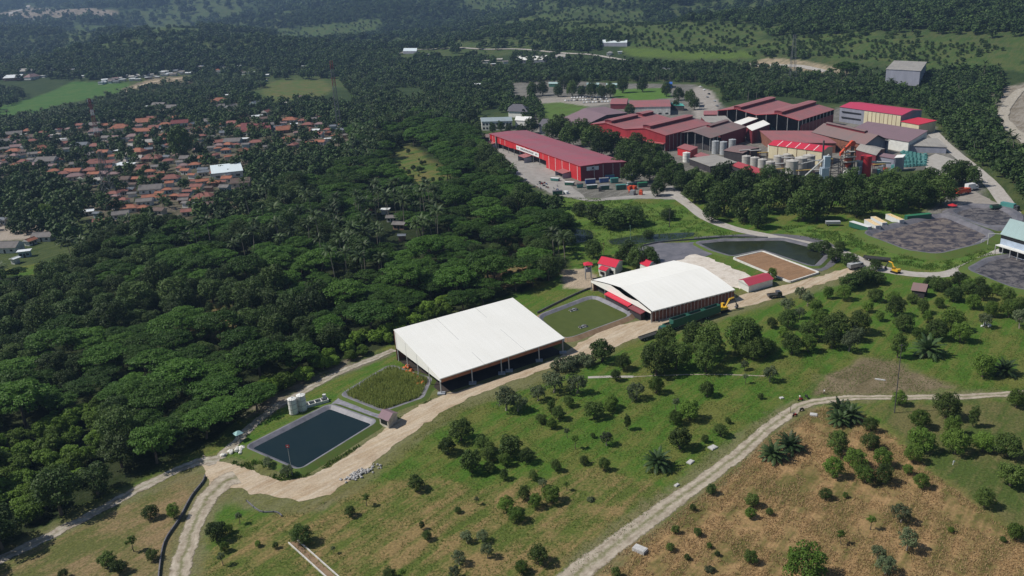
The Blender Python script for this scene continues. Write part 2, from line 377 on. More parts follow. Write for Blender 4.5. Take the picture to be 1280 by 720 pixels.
P_EARTH=[(150,112),(190,98),(235,95),(245,104),(215,112),(180,120)]
P_QUARRY=[(-10,20),(35,8),(150,16),(145,22),(60,26),(-10,27)]
P_SITE=[(700,338),(735,335),(750,350),(745,362),(705,360)]
P_ROCK=[(1240,112),(1300,100),(1330,200),(1280,182),(1255,158)]
P_FARDIRT=[(936,80),(960,72),(1000,76),(1060,86),(1058,95),(1010,90),(940,84)]
P_CARPARK=[(668,124),(700,121),(765,121),(772,128),(740,133),(670,128)]
P_LAWN=[(668,130),(700,128),(735,133),(715,142),(690,152),(672,145)]
P_LAWN2=[(768,112),(830,110),(842,122),(800,126),(765,122)]
P_RICE2=[(775,60),(860,64),(930,64),(950,72),(880,74),(790,71)]
P_RISE=[(1085,505),(1290,499),(1330,720),(1300,700),(1250,655),(1210,625),(1165,590),(1130,555)]
P_TRACK=[(300,520),(345,490),(400,462),(440,448),(480,438),(490,444),(430,468),(380,492),(320,530)]
P_COURT=[(870,108),(890,114),(900,130),(893,150),(870,148),(862,120)]
P_VSQ=[(154,188),(166,186),(172,196),(172,206),(152,208),(152,198)]
P_VILL2=[(-30,283),(20,278),(60,282),(65,290),(30,300),(-30,302)]
ZONES=[ # polygon, colour a, colour b, edge jitter metres
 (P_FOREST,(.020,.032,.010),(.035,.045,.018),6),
 (P_VILL,(.055,.06,.03),(.17,.14,.11),8),
 (P_MEAD,(.07,.125,.025),(.16,.14,.05),12),
 (P_CLEAR,(.07,.10,.03),(.24,.14,.075),9),(P_BROWNSL,(.10,.115,.04),(.26,.16,.085),8),
 (P_FACT,(.13,.125,.11),(.21,.20,.18),5),(P_YARD,(.30,.28,.26),(.20,.185,.17),2),
 (P_LUSH,(.080,.150,.026),(.12,.17,.035),4),(P_BERM,(.080,.155,.028),(.13,.18,.038),3),
 (P_RISE,(.068,.10,.024),(.135,.125,.05),6),(P_DRY,(.33,.215,.105),(.125,.115,.038),4),(P_MIX,(.095,.125,.028),(.235,.17,.075),9),
 (P_LEFTMEADOW,(.11,.12,.038),(.235,.17,.09),3),(P_BARE,(.14,.115,.065),(.20,.16,.10),5),
 (P_RICE,(.050,.125,.026),(.085,.145,.038),6),(P_BROWNF,(.075,.12,.03),(.14,.125,.05),14),
 (P_EARTH,(.30,.24,.16),(.15,.13,.10),6),(P_QUARRY,(.30,.25,.20),(.16,.14,.11),25),
 (P_SITE,(.42,.34,.25),(.33,.27,.2),2),(P_ROCK,(.30,.27,.23),(.20,.17,.13),8),(P_FARDIRT,(.36,.29,.2),(.22,.19,.12),6),
 (P_CARPARK,(.34,.31,.27),(.28,.26,.23),4),(P_LAWN,(.10,.17,.04),(.09,.13,.035),3),(P_LAWN2,(.10,.19,.035),(.08,.15,.03),3),
 (P_RICE2,(.10,.15,.03),(.08,.125,.03),8),(P_TRACK,(.20,.17,.13),(.07,.10,.03),2),(P_COURT,(.36,.33,.30),(.3,.27,.24),3),
 (P_VSQ,(.36,.33,.3),(.3,.27,.24),2),(P_VILL2,(.36,.31,.26),(.24,.2,.16),3)]
def zpoly_world(px):
    # far polygons lie on risen terrain
    return [tuple((GT(x,y) if y<115 else G(x,y))[:2]) for x,y in px]
GRASS_SLOPES=[[(330,48),(350,40),(420,30),(475,22),(480,36),(430,46),(380,52)],[(560,0),(640,0),(700,8),(690,12),(600,10)],
 [(660,18),(720,8),(800,12),(860,28),(950,32),(960,48),(800,50),(700,44)],[(780,50),(960,48),(1100,42),(1220,52),(1290,75),(1290,100),(1160,80),(1000,70),(780,64)],
 [(175,38),(240,32),(255,42),(190,50)],[(75,38),(130,30),(125,46),(80,50)]]
_mid=[((a[0]+b[0])/2,(a[1]+b[1])/2) for a,b in zip([(250,568),(318,590),(375,600),(412,583),(445,562),(480,538),(512,514),(552,494),(620,475),(690,451),(760,409),(850,391),(940,365),(1050,338)],[(262,612),(330,625),(385,634),(430,615),(458,590),(505,554),(530,537),(570,508),(640,480),(700,457),(790,427),(870,404),(960,377),(1060,346)])]
VERGES=[([G(x,y) for x,y in _mid],9.0),([G(x,y) for x,y in [(224,725),(243,655),(270,610)]],5.0),([G(x,y) for x,y in [(0,699),(150,624),(272,575)]],4.0),
 ([G(x,y) for x,y in [(722,716),(770,680),(870,607),(957,538),(1008,505)]],5.0),([G(x,y) for x,y in [(1008,505),(1090,497),(1262,492)]],2.6)]
def build_ground():
    na,nr=470,760
    az=np.radians(np.linspace(-48,48,na)); r=np.concatenate([np.geomspace(70,800,430),np.geomspace(803,9500,nr-430)])
    A,Rr=np.meshgrid(az,r); X=Rr*np.sin(A);Y=Rr*np.cos(A);Z=height(X,Y)
    x=X.ravel();y=Y.ravel();rr=Rr.ravel()
    big=fbm(x/55,y/55,3,4); fine=fbm(x/9,y/9,9,3)
    ca=np.empty((x.size,3));cb=np.empty((x.size,3))
    ca[:]=(.063,.132,.018);cb[:]=(.128,.140,.036)
    # far land: wooded with grassy and bare patches
    far=rr>850; f2=fbm(x/260,y/260,21,4)
    w=np.clip((f2-.50)/.10,0,1)[:,None]
    fa=np.array((.030,.052,.018))*(1-w)+np.array((.050,.085,.026))*w; fb=np.array((.045,.068,.024))*(1-w)+np.array((.085,.10,.038))*w
    ca[far]=fa[far];cb[far]=fb[far]
    mid=(rr>480)&(rr<=850); ca[mid]=(.045,.07,.022); cb[mid]=(.08,.10,.035)
    gs=np.zeros(x.size,bool)
    for p in GRASS_SLOPES: gs|=inpoly(x+(big-.5)*160,y+(fine-.5)*120,zpoly_world(p))
    ca[gs]=(.055,.095,.026);cb[gs]=(.09,.11,.038)
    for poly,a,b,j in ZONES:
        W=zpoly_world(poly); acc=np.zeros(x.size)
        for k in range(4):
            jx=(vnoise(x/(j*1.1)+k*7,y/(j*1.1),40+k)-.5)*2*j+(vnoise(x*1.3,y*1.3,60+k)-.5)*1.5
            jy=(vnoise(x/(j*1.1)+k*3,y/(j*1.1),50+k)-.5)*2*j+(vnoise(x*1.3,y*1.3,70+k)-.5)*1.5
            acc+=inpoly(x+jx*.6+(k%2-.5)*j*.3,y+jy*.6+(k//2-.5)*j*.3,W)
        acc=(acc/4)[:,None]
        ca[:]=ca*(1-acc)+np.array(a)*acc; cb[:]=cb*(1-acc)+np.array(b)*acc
    for c,wd_ in VERGES:
        sm=smooth([(p[0],p[1]) for p in c],5); lft=[];rgt=[]
        for i,p in enumerate(sm):
            a=sm[max(0,i-1)];b=sm[min(len(sm)-1,i+1)];d=(b-a).normalized();n=Vector((-d.y,d.x))*wd_
            lft.append(tuple(p+n));rgt.append(tuple(p-n))
        W=lft+rgt[::-1]; acc=np.zeros(x.size)
        for k in range(4):
            jx=(vnoise(x/2.2+k*7,y/2.2,140+k)-.5)*4; jy=(vnoise(x/2.2+k*3,y/2.2,150+k)-.5)*4
            acc+=inpoly(x+jx,y+jy,W)
        acc=(acc/4*.7)[:,None]; ca[:]=ca*(1-acc)+np.array((.20,.17,.10))*acc; cb[:]=cb*(1-acc)+np.array((.13,.13,.05))*acc
    me=bpy.data.meshes.new('ground')
    me.vertices.add(x.size); me.vertices.foreach_set('co',np.stack([x,y,Z.ravel()],1).ravel())
    i=np.arange((nr-1)*na).reshape(nr-1,na)[:,:-1].ravel()
    q=np.stack([i,i+1,i+1+na,i+na],1)
    me.loops.add(q.size); me.loops.foreach_set('vertex_index',q.ravel()); me.polygons.add(len(q))
    me.polygons.foreach_set('loop_start',np.arange(len(q))*4); me.polygons.foreach_set('loop_total',np.full(len(q),4))
    me.update(calc_edges=True)
    for nm,c in (('tint_a',ca),('tint_b',cb)):
        a=me.color_attributes.new(nm,'FLOAT_COLOR','POINT'); a.data.foreach_set('color',np.concatenate([c,np.ones((x.size,1))],1).ravel())
    me.polygons.foreach_set('use_smooth',np.ones(len(q),bool))
    mt,n,b=newmat('ground_cover'); N=n.nodes;L=n.links
    ta=N.new('ShaderNodeAttribute');ta.attribute_name='tint_a';tb=N.new('ShaderNodeAttribute');tb.attribute_name='tint_b'
    tc=N.new('ShaderNodeTexCoord')
    def noise(s,d=6,ro=.6,st=None):
        k=N.new('ShaderNodeTexNoise');k.inputs['Scale'].default_value=s;k.inputs['Detail'].default_value=d;k.inputs['Roughness'].default_value=ro
        if st:
            m0=N.new('ShaderNodeMapping'); m0.inputs['Rotation'].default_value=(0,0,st[0]); L.new(tc.outputs['Object'],m0.inputs[0]); mp=N.new('ShaderNodeMapping'); mp.inputs['Scale'].default_value=(st[1],st[2],1); L.new(m0.outputs[0],mp.inputs[0]); L.new(mp.outputs[0],k.inputs['Vector'])
        else: L.new(tc.outputs['Object'],k.inputs['Vector'])
        return k
    n1=noise(.06,8,.62); n2=noise(.8,5,.7); n3=noise(.14,5,.6,(R(-50),.30,2.4)); n4=noise(.25,3,.5)
    s=N.new('ShaderNodeMath');s.operation='MULTIPLY_ADD';L.new(n2.outputs[0],s.inputs[0]);s.inputs[1].default_value=.42;L.new(n1.outputs[0],s.inputs[2])
    s2=N.new('ShaderNodeMath');s2.operation='MULTIPLY_ADD';L.new(n3.outputs[0],s2.inputs[0]);s2.inputs[1].default_value=.8;L.new(s.outputs[0],s2.inputs[2])
    rp=N.new('ShaderNodeMapRange');rp.inputs[1].default_value=1.01;rp.inputs[2].default_value=1.24;L.new(s2.outputs[0],rp.inputs[0])
    mx=N.new('ShaderNodeMix');mx.data_type='RGBA';L.new(rp.outputs[0],mx.inputs[0]);L.new(ta.outputs[0],mx.inputs[6]);L.new(tb.outputs[0],mx.inputs[7])
    r2=N.new('ShaderNodeMapRange');r2.inputs[1].default_value=.25;r2.inputs[2].default_value=.75;r2.inputs[3].default_value=.38;r2.inputs[4].default_value=1.62
    k2=noise(1.6,6,.75);L.new(k2.outputs[0],r2.inputs[0])
    m2=N.new('ShaderNodeMix');m2.data_type='RGBA';m2.blend_type='MULTIPLY';m2.inputs[0].default_value=1;L.new(mx.outputs[2],m2.inputs[6]);L.new(r2.outputs[0],m2.inputs[7])
    L.new(m2.outputs[2],b.inputs['Base Color']); b.inputs['Roughness'].default_value=.9;b.inputs['Specular IOR Level'].default_value=.1
    bp=N.new('ShaderNodeBump');bp.inputs['Strength'].default_value=.6;bp.inputs['Distance'].default_value=.5;L.new(n2.outputs[0],bp.inputs['Height'])
    bp2=N.new('ShaderNodeBump');bp2.inputs['Strength'].default_value=.35;bp2.inputs['Distance'].default_value=1.5;L.new(n3.outputs[0],bp2.inputs['Height']);L.new(bp.outputs[0],bp2.inputs['Normal']);L.new(bp2.outputs[0],b.inputs['Normal'])
    me.materials.append(mt)
    o=bpy.data.objects.new('ground',me);COL.objects.link(o);tag(o,'grassy and wooded ground rising to far green hills','ground',kind='structure')
build_ground()
# ------------------------------------------------------------ roads
M_DIRT=dirtmat('pale_dirt',(.46,.36,.245),(.33,.235,.15),(.60,.53,.43),43)
M_GRAVEL=roadmat('pale_gravel',(.49,.43,.35),(.27,.225,.17),(.13,.14,.05),.17,.75)
M_PAVE=roadmat('worn_concrete_paving',(.46,.43,.40),(.34,.315,.28),(.3,.28,.25),.05,.0,.85); M_PAVE2=mat('worn_concrete_slab',(.42,.40,.37),.85,.2,.25,.2,col2=(.33,.31,.28))
M_TRACK=roadmat('shaded_track_earth',(.48,.44,.38),(.24,.20,.15),(.10,.12,.04),.2,.35)
def dirtroadmat():
    """rutted dirt: two paler wheel lines run along the strip (uv x across in metres)"""
    return M_DIRT
UP=[(250,568),(283,578),(318,590),(352,602),(382,597),(412,583),(445,562),(480,538),(512,514),(552,494),(620,475),(690,451),(712,437),(760,409),(800,401),(850,391),(900,377),(940,365),(1000,352),(1050,338),(1078,327)]
LO=[(1100,338),(1060,345),(1010,360),(960,376),(900,391),(850,408),(790,425),(740,443),(700,455),(640,477),(585,498),(545,521),(505,549),(475,571),(445,596),(412,618),(375,627),(330,618),(290,611),(262,612)]
sheet('dirt_road',wpoly(UP+LO),.05,M_DIRT,'broad pale dirt road past the white sheds and ponds',jit=.45)
strip('dirt_track',[G(x,y) for x,y in [(219,745),(224,718),(232,690),(243,655),(258,625),(280,603),(296,596)]],[6.5,6.3,6.2,6.4,7.5,9,10],.08,M_GRAVEL,'pale track curving down from the junction to the lower edge',jit=.35)
strip('forest_track',[G(x,y) for x,y in [(-60,728),(0,699),(80,661),(150,624),(200,598),(240,580),(272,575)]],[5,5,5,5,5.5,6,7],.09,M_TRACK,'narrow pale track along the shaded edge of the forest',jit=.5)
strip('forest_track',[G(x,y) for x,y in [(268,576),(292,556),(310,537),(340,512),(372,494),(400,478),(430,463),(470,447),(492,437)]],4.4,.07,M_TRACK,'narrow shaded track between forest and water pond',jit=.4)
strip('gravel_path',[G(x,y) for x,y in [(690,745),(722,716),(770,680),(820,643),(870,607),(920,570),(957,538),(985,517),(1008,505),(1050,498),(1090,497),(1130,497),(1200,496),(1262,492),(1320,487)]],[8.6,8,7,6.6,5.8,5.4,5.4,5.4,4.8,4.4,4,4,4,4,4],.06,M_GRAVEL,'pale gravel path climbing across the orchard to the right',jit=.3)
strip('paved_road',[G(x,y) for x,y in [(800,241),(836,241),(858,254),(882,272),(915,285),(960,295),(1003,303),(1035,310),(1062,320),(1078,330),(1110,338),(1145,343),(1180,343),(1206,335),(1250,315),(1262,310)]],[7,9,7,7,7,7,6.5,6.5,8,10,8,7,7,6.5,6,6],.07,M_PAVE,'pale paved road curving below the factory',jit=.12)
strip('paved_road',[G(x,y) for x,y in [(1165,165),(1178,178),(1196,193),(1216,209),(1238,229),(1256,252),(1272,276),(1290,305),(1320,350)]],[10,9,8,8,8.5,8.5,8.5,8.5,8.5],.07,M_PAVE,'grey factory road running down the right side',jit=.12)
sheet('paved_yard',wpoly([(1170,192),(1196,200),(1214,214),(1216,226),(1185,225),(1160,212),(1152,200)]),.05,M_PAVE2,'grey paved yard beside the teal tarpaulins',jit=.3)
sheet('paved_yard',wpoly([(1208,232),(1225,243),(1252,256),(1250,264),(1222,262),(1200,262),(1195,255)]),.055,mat('yard_dirt',(.30,.27,.24),.9,.25,.3),'brownish yard by the orange loader',jit=.4)
sheet('paved_yard',wpoly(P_YARD),.045,mat('warehouse_yard',(.36,.34,.32),.9,.25,.2,col2=(.25,.235,.22)),'grey yard in front of the long red warehouse',jit=.4)
strip('country_road',[GT(x,y) for x,y in [(488,70),(520,63),(555,61),(600,62),(645,62),(700,67),(740,69),(790,78)]],[7]*8,.8,M_PAVE,'thin pale country road far behind the factory',jit=.1,terrain=True)
strip('quarry_road',[GT(x,y) for x,y in [(1300,108),(1272,116),(1254,142),(1262,160),(1295,185)]],[9,10,11,12,13],.5,roadmat('quarry_gravel',(.46,.42,.36),(.3,.27,.22),(.2,.18,.12),.15),'pale quarry road bending at the right edge',jit=1,terrain=True)
strip('country_road',[GT(x,y) for x,y in [(120,127),(150,118),(180,106),(215,100),(240,97)]],[9,9,9,10,9],.4,M_DIRT,'bare dirt lane behind the rice field',jit=1,terrain=True)
strip('country_road',[GT(x,y) for x,y in [(-5,24),(12,18),(26,13),(36,8)]],[26,24,22,20],1.5,M_PAVE,'pale road on the far left hills',jit=1,terrain=True)
strip('country_road',[GT(x,y) for x,y in [(935,81),(960,82),(1000,84),(1040,92)]],[8,9,12,9],.5,M_PAVE,'pale far road below the grassy slope',jit=1,terrain=True)
strip('village_lane',[G(x,y) for x,y in [(160,212),(162,200),(165,190),(168,183)]],6,.06,M_PAVE,'short pale lane in the village',jit=.3)
strip('footpath',[G(x,y) for x,y in [(735,472),(760,471),(792,471)]],1.6,.06,M_PAVE,'short concrete strip under the orchard trees',jit=.05)
strip('footpath',[G(x,y) for x,y in [(792,471),(870,468),(960,470)]],.8,.055,M_TRACK,'faint path across the orchard',jit=.2)
# ------------------------------------------------------------ ponds and basins
M_LINER=mat('grey_pond_liner',(.26,.25,.28),.5,.25,.4,.4,col2=(.15,.15,.17))
M_DLINER=mat('black_pond_liner',(.10,.10,.115),.5,.25,.2,.4,col2=(.20,.19,.21))
M_BANK=mat('grass_bank',(.08,.14,.03),.95,.25,.5,.1,col2=(.10,.12,.035))
M_EBANK=mat('earth_bank',(.20,.13,.08),.95,.25,.5,.1,col2=(.28,.20,.13))
def watermat(name,col,rough=.12,col2=None,scale=.15):
    mt=mat(name,col,rough,.15,scale,.06,col2=col2); n=mt.node_tree;N=n.nodes
    k=N.new('ShaderNodeTexNoise');k.inputs['Scale'].default_value=1.4;k.inputs['Detail'].default_value=4
    tc=[q for q in N if q.type=='TEX_COORD'][0]; n.links.new(tc.outputs['Object'],k.inputs['Vector'])
    bp=N.new('ShaderNodeBump');bp.inputs['Strength'].default_value=.12;bp.inputs['Distance'].default_value=.08
    n.links.new(k.outputs[0],bp.inputs['Height']);n.links.new(bp.outputs[0],N['Principled BSDF'].inputs['Normal']);return mt
def basin(name,px,water,layers,label,wz=.15,wname='water',wlabel=None,r=.12):
    """sunken surface with banks: layers = (outward offset m, height m, material index)"""
    P=rounded(wpoly(px),r,4); P=densify(P,4)
    sheet(wname,offset(P,.05),wz,water,wlabel)
    mb=MB(); prev=[(x,y,wz-.03) for x,y in P]
    for off,z,mi in layers[0]:
        Q=[(x,y,z+(random.random()-.5)*.06) for x,y in offset(P,off)]
        for i in range(len(P)):
            j=(i+1)%len(P)
            mb.face([prev[i],prev[j],Q[j],Q[i]],mi)
        prev=Q
    o=mb.build(name,layers[1]); tag(o,label,kind='structure')
W_DARK=watermat('dark_pond_water',(.010,.022,.028),.08,(.014,.026,.030))
W_ALGAE=watermat('algae_water',(.070,.092,.024),.45,(.088,.11,.030),.3)
W_MURK=watermat('murky_green_water',(.018,.024,.014),.15,(.03,.038,.018))
basin('pond_bank',[(316,561),(412,512),(464,531),(375,586)],W_DARK,([(1.3,1.0,0),(1.8,1.05,0),(4.2,0,1)],[M_LINER,M_BANK]),'grey lined bank round the dark water pond',wlabel='still dark water in the lower left pond',r=.04)
basin('reed_bed_bank',[(434,494),(488,461),(533,476),(523,497),(480,512)],mat('reed_mud',(.15,.17,.05),.9,.3,.5),([(1.6,.5,0),(2.0,.5,0),(3.6,0,1)],[M_LINER,M_BANK]),'grey lined rim round the reed bed',wname='reed_bed_mud',wlabel='muddy floor of the reed bed',r=.05)
sheet('basin_liner',wpoly([(411,507),(431,491),(484,515),(466,530)]),.10,mat('lilac_liner',(.33,.32,.36),.5,.3,.6,.4,col2=(.16,.155,.18)),'grey lilac plastic lining between dark pond and reed bed',jit=.12)
basin('pond_bank',[(676,398),(741,373),(788,395),(707,425)],W_ALGAE,([(1.2,1.0,0),(1.7,1.05,0),(3.6,0,1)],[M_LINER,M_EBANK]),'lined bank round the algae green pond',wlabel='algae green water between the two white sheds',r=.14)
sheet('basin_liner',wpoly([(790,312),(812,304),(872,303),(890,318),(845,330),(800,333)]),.10,M_DLINER,'black plastic lining beside the far pond',jit=.3)
basin('pond_bank',[(876,305),(905,302),(978,301),(1018,311),(1030,320),(1017,333),(953,312),(915,320),(892,313)],W_MURK,([(1.3,.7,0),(2.8,.75,0),(4.2,0,1)],[M_DLINER,M_BANK]),'black lined bank of the murky far pond',wlabel='murky dark green water of the far pond',r=.1)
strip('paved_road',[G(x,y) for x,y in [(868,298),(905,296),(960,294),(1000,297),(1030,305),(1042,318),(1034,330),(1020,338)]],[4,5,5,6,7,7,6,5],.055,mat('dark_asphalt',(.13,.125,.14),.8,.2,.4),'dark curved lane round the far pond',jit=.2)
basin('sand_basin_rim',[(918,324),(953,316),(1022,342),(987,353)],dirtmat('brown_sludge',(.28,.165,.095),(.20,.12,.07),(.33,.21,.13),25,.8),([(.1,.75,0),(.8,.8,0),(.9,.1,0)],[mat('pale_concrete_rim',(.62,.60,.56),.8,.2)]),'pale rim round the brown filled basin',wz=.5,wname='brown_sludge',wlabel='flat brown sludge filling a basin',r=.04)
sheet('pale_gravel_pad',wpoly([(846,326),(868,318),(884,322),(942,346),(925,362),(905,356)]),.13,dirtmat('pale_rubble',(.66,.60,.54),(.44,.37,.30),(.70,.66,.60),30,1.8),'pale rubble pad behind the round white shed',jit=.5)
M_SLUDGE=dirtmat('grey_brown_sludge',(.21,.175,.15),(.035,.032,.046),(.09,.08,.088),20,2.0,.6,.3,.05)
M_SLUDGE2=dirtmat('dark_grey_sludge',(.17,.155,.15),(.026,.026,.036),(.075,.07,.08),-10,2.2,.6,.3,.05)
basin('sludge_basin_bank',[(1086,294),(1178,271),(1234,295),(1216,306),(1168,318),(1138,314)],M_SLUDGE,([(2.6,1.5,0),(3.6,1.5,0),(9,0,1)],[M_DLINER,M_BANK]),'lined bank of the broad grey sludge basin',wname='sludge',wlabel='cracked grey sludge in the broad basin',r=.14)
basin('sludge_basin_bank',[(1192,267),(1215,260),(1250,262),(1266,272),(1262,283),(1235,284)],M_SLUDGE2,([(2.0,1.4,0),(4.5,1.45,0),(7.0,0,0)],[M_DLINER]),'lined bank of the smaller oval sludge basin',wname='sludge',wlabel='dark grey sludge in the oval basin',r=.3)
basin('sludge_basin_bank',[(1217,339),(1240,326),(1330,312),(1340,372),(1270,360)],M_SLUDGE2,([(2.0,.9,0),(2.8,.95,0),(6.5,0,1)],[M_DLINER,M_BANK]),'lined bank of the sludge basin by the office',wname='sludge',wlabel='dark grey sludge below the raised office',r=.14)
basin('ditch_bank',[(668,286),(700,284),(740,288),(742,300),(700,308),(672,300)],watermat('swamp_water',(.02,.03,.03),.1),([(1.5,.1,0)],[M_BANK]),'marshy edge below the embankment',wz=.06,wname='water',wlabel='marshy pool under the embankment',r=.3)
basin('ditch_bank',[(760,300),(800,294),(870,290),(866,296),(800,305),(765,306)],watermat('swamp_water2',(.03,.045,.04),.15),([(1.5,.1,0)],[M_BANK]),'marshy edge beside the green slope',wz=.06,wname='water',wlabel='shallow pool by the green slope',r=.3)

# ------------------------------------------------------------ vegetation meshes
L_MANGO=leafmat('mango_leaves',(.036,.070,.013),(.085,.125,.026),.2)
L_LIGHT=leafmat('light_leaves',(.065,.125,.016),(.12,.19,.030),.25)
L_BLUE=leafmat('grey_green_leaves',(.065,.092,.042),(.12,.15,.075),.2)
L_SPREAD=leafmat('feathery_leaves',(.036,.088,.012),(.072,.145,.020),.25)
L_BROAD=leafmat('forest_leaves',(.024,.052,.011),(.068,.108,.024),.15)
L_VINE=leafmat('bright_vine_leaves',(.085,.155,.016),(.13,.21,.028),.25)
L_PALM=leafmat('palm_fronds',(.028,.055,.016),(.068,.098,.034),.15,.5)
L_OIL=leafmat('oil_palm_fronds',(.024,.050,.016),(.055,.09,.03),.15,.5)
L_FAR=leafmat('far_leaves',(.022,.050,.012),(.060,.100,.024),.1)
L_BAN=leafmat('banana_leaves',(.06,.11,.02),(.10,.16,.035),.25)
BARK=mat('bark',(.14,.11,.085),.95,.3,2)
PALEBARK=mat('pale_bark',(.27,.24,.20),.9,.3,2)
def leaves(lobes,n,size,seed,up=.35,flat=.6,aspect=1.0,drop=.0,mti=0,base=None):
    """lobes: (centre, radii); returns (verts, tone) of n leaf quads spread over the lobes' shells"""
    g=np.random.default_rng(seed)
    C=np.array([l[0] for l in lobes],float);Rd=np.array([l[1] for l in lobes],float)
    w=Rd[:,0]*Rd[:,2]+Rd[:,0]**2; w/=w.sum()
    k=g.choice(len(lobes),n,p=w)
    d=g.normal(size=(n,3)); d[:,2]+=up; d/=np.linalg.norm(d,axis=1)[:,None]
    rad=g.uniform(.72,1.08,n)[:,None]
    P=C[k]+d*Rd[k]*rad
    nn=d/Rd[k]; nn/=np.linalg.norm(nn,axis=1)[:,None]; nn=nn+g.normal(size=(n,3))*.55; nn[:,2]+=.25; nn/=np.linalg.norm(nn,axis=1)[:,None]
    a=np.cross(nn,g.normal(size=(n,3))); a/=np.linalg.norm(a,axis=1)[:,None]; b=np.cross(nn,a)
    s=size*g.uniform(.6,1.4,n)[:,None]; a=a*s*.5*aspect; b=b*s*.5
    V=np.stack([P-a,P-b*.8,P+a,P+b*.8],1)
    if base is not None: V[:,:,2]=np.maximum(V[:,:,2],base)
    lt=g.uniform(0,1,len(lobes)); T=np.clip(.55*lt[k]+.45*g.uniform(0,1,n),0,1)
    return V.reshape(-1,3),np.repeat(T,4)
def leafobj(name,V,T,mats,extra=None):
    """mesh of leaf quads (material 0) plus an optional MB of wood (material 1)"""
    nl=len(V)//4; v=V.tolist(); f=[(4*i,4*i+1,4*i+2,4*i+3) for i in range(nl)]; mi=[0]*nl; T=list(T)
    if extra:
        o=len(v); v+=extra.v; f+=[tuple(i+o for i in q) for q in extra.f]; mi+=[1]*len(extra.f); T+=[.5]*len(extra.v)
    me=bpy.data.meshes.new(name); me.from_pydata(v,[],f)
    for mt in mats: me.materials.append(mt)
    me.polygons.foreach_set('material_index',mi)
    at=me.attributes.new('tone','FLOAT','POINT'); at.data.foreach_set('value',T); me.update(); return me
def lump_lobes(seed,n=14,core=.36,lump=(.13,.22),zc=.5,zr=.40,spread=1.0):
    r_=random.Random(seed); L=[((0,0,zc),(core,core,zr*.9))]
    for i in range(n):
        a=i*2.4+r_.uniform(-.4,.4); e=math.asin(max(-1,min(1,-.55+1.5*(i+.5)/n)))
        rr=core*r_.uniform(.75,1.08)*spread; s=r_.uniform(*lump)
        L.append(((math.cos(a)*math.cos(e)*rr,math.sin(a)*math.cos(e)*rr,zc+math.sin(e)*zr*r_.uniform(.8,1.1)),(s,s,s*r_.uniform(.7,1.0))))
    return L
def trunk_mb(h,r,limbs=4,seed=0,reach=.3,top=.8,bend=.03):
    r_=random.Random(seed); mb=MB()
    p=[(0,0,0),(r_.uniform(-bend,bend),r_.uniform(-bend,bend),h*.5),(r_.uniform(-bend,bend)*2,r_.uniform(-bend,bend)*2,h)]
    mb.tube(p,[r*1.35,r,r*.75],6,0)
    for i in range(limbs):
        a=i*2*math.pi/limbs+r_.uniform(-.5,.5); q=(p[2][0]+math.cos(a)*reach*r_.uniform(.6,1),p[2][1]+math.sin(a)*reach*r_.uniform(.6,1),h+(top-h)*r_.uniform(.6,1))
        mid=tuple((p[2][k]+q[k])/2+(0,0,.04)[k] for k in range(3))
        mb.tube([p[2],mid,q],[r*.6,r*.4,r*.15],5,0,False)
    return mb
# orchard crowns: unit width, base at z 0
ORCH={}
def orch(kind):
    if kind in ORCH: return ORCH[kind]
    out=[]
    for v in range(4):
        sd=hash_=v*13+{'m':1,'l':2,'b':3,'s':4,'c':5,'d':6,'u':7}[kind]*101
        if kind in 'ml': 
            lob=lump_lobes(sd,20,.37,(.10,.19),.47,.40,1.05); n,s,mt=4200,.046,(L_MANGO if kind=='m' else L_LIGHT)
        elif kind=='d': lob=lump_lobes(sd,22,.34,(.09,.17),.46,.34,1.15); n,s,mt=3400,.052,L_MANGO
        elif kind=='b': lob=lump_lobes(sd,20,.28,(.08,.16),.55,.32,1.35); n,s,mt=1900,.055,L_BLUE
        elif kind=='s': lob=lump_lobes(sd,9,.16,(.08,.17),.85,.26,1.8); n,s,mt=620,.075,L_LIGHT if v%2 else L_BLUE
        elif kind=='c': lob=lump_lobes(sd,18,.30,(.10,.18),.85,.72); n,s,mt=3600,.055,L_MANGO
        else: lob=lump_lobes(sd,14,.34,(.10,.18),.22,.18,1.2); n,s,mt=1800,.06,L_BLUE
        V,T=leaves(lob,n,s,sd,base=.02)
        cr=leafobj('crown',V,T,[mt])
        hh={'m':.25,'l':.25,'d':.22,'b':.35,'s':.62,'c':.3,'u':.1}[kind]
        tr=trunk_mb(hh,.035 if kind!='s' else .03,4,sd,.22,{'s':.95,'c':.9,'u':.25}.get(kind,.6)).mesh('trunk',[BARK if kind!='b' else PALEBARK])
        out.append((cr,tr))
    ORCH[kind]=out; return out
def frond(mb,base,az,L,rise,droop,w,nseg=9,seed=0,leaf=.9,m=0,vee=.35):
    """arched frond: rachis with leaflets left and right, slits between them"""
    r_=random.Random(seed); p=Vector(base); el=rise; pts=[];d=L/nseg
    for k in range(nseg+1):
        pts.append(p.copy()); p=p+Vector((math.cos(az)*math.cos(el),math.sin(az)*math.cos(el),math.sin(el)))*d; el-=droop/nseg*(.5+k/nseg)
    side=Vector((-math.sin(az),math.cos(az),0))
    for k in range(nseg):
        t=(k+.5)/nseg; ww=w*(math.sin(math.pi*min(1,t*.85+.13))**.6)*r_.uniform(.8,1.1)
        a,b=pts[k],pts[k+1]; b2=a.lerp(b,leaf)
        for sgn in (1,-1):
            o=side*sgn*ww+Vector((0,0,-ww*vee))+(b-a)*.7
            mb.face([a,b2,b2+o*.9,a+o],m)
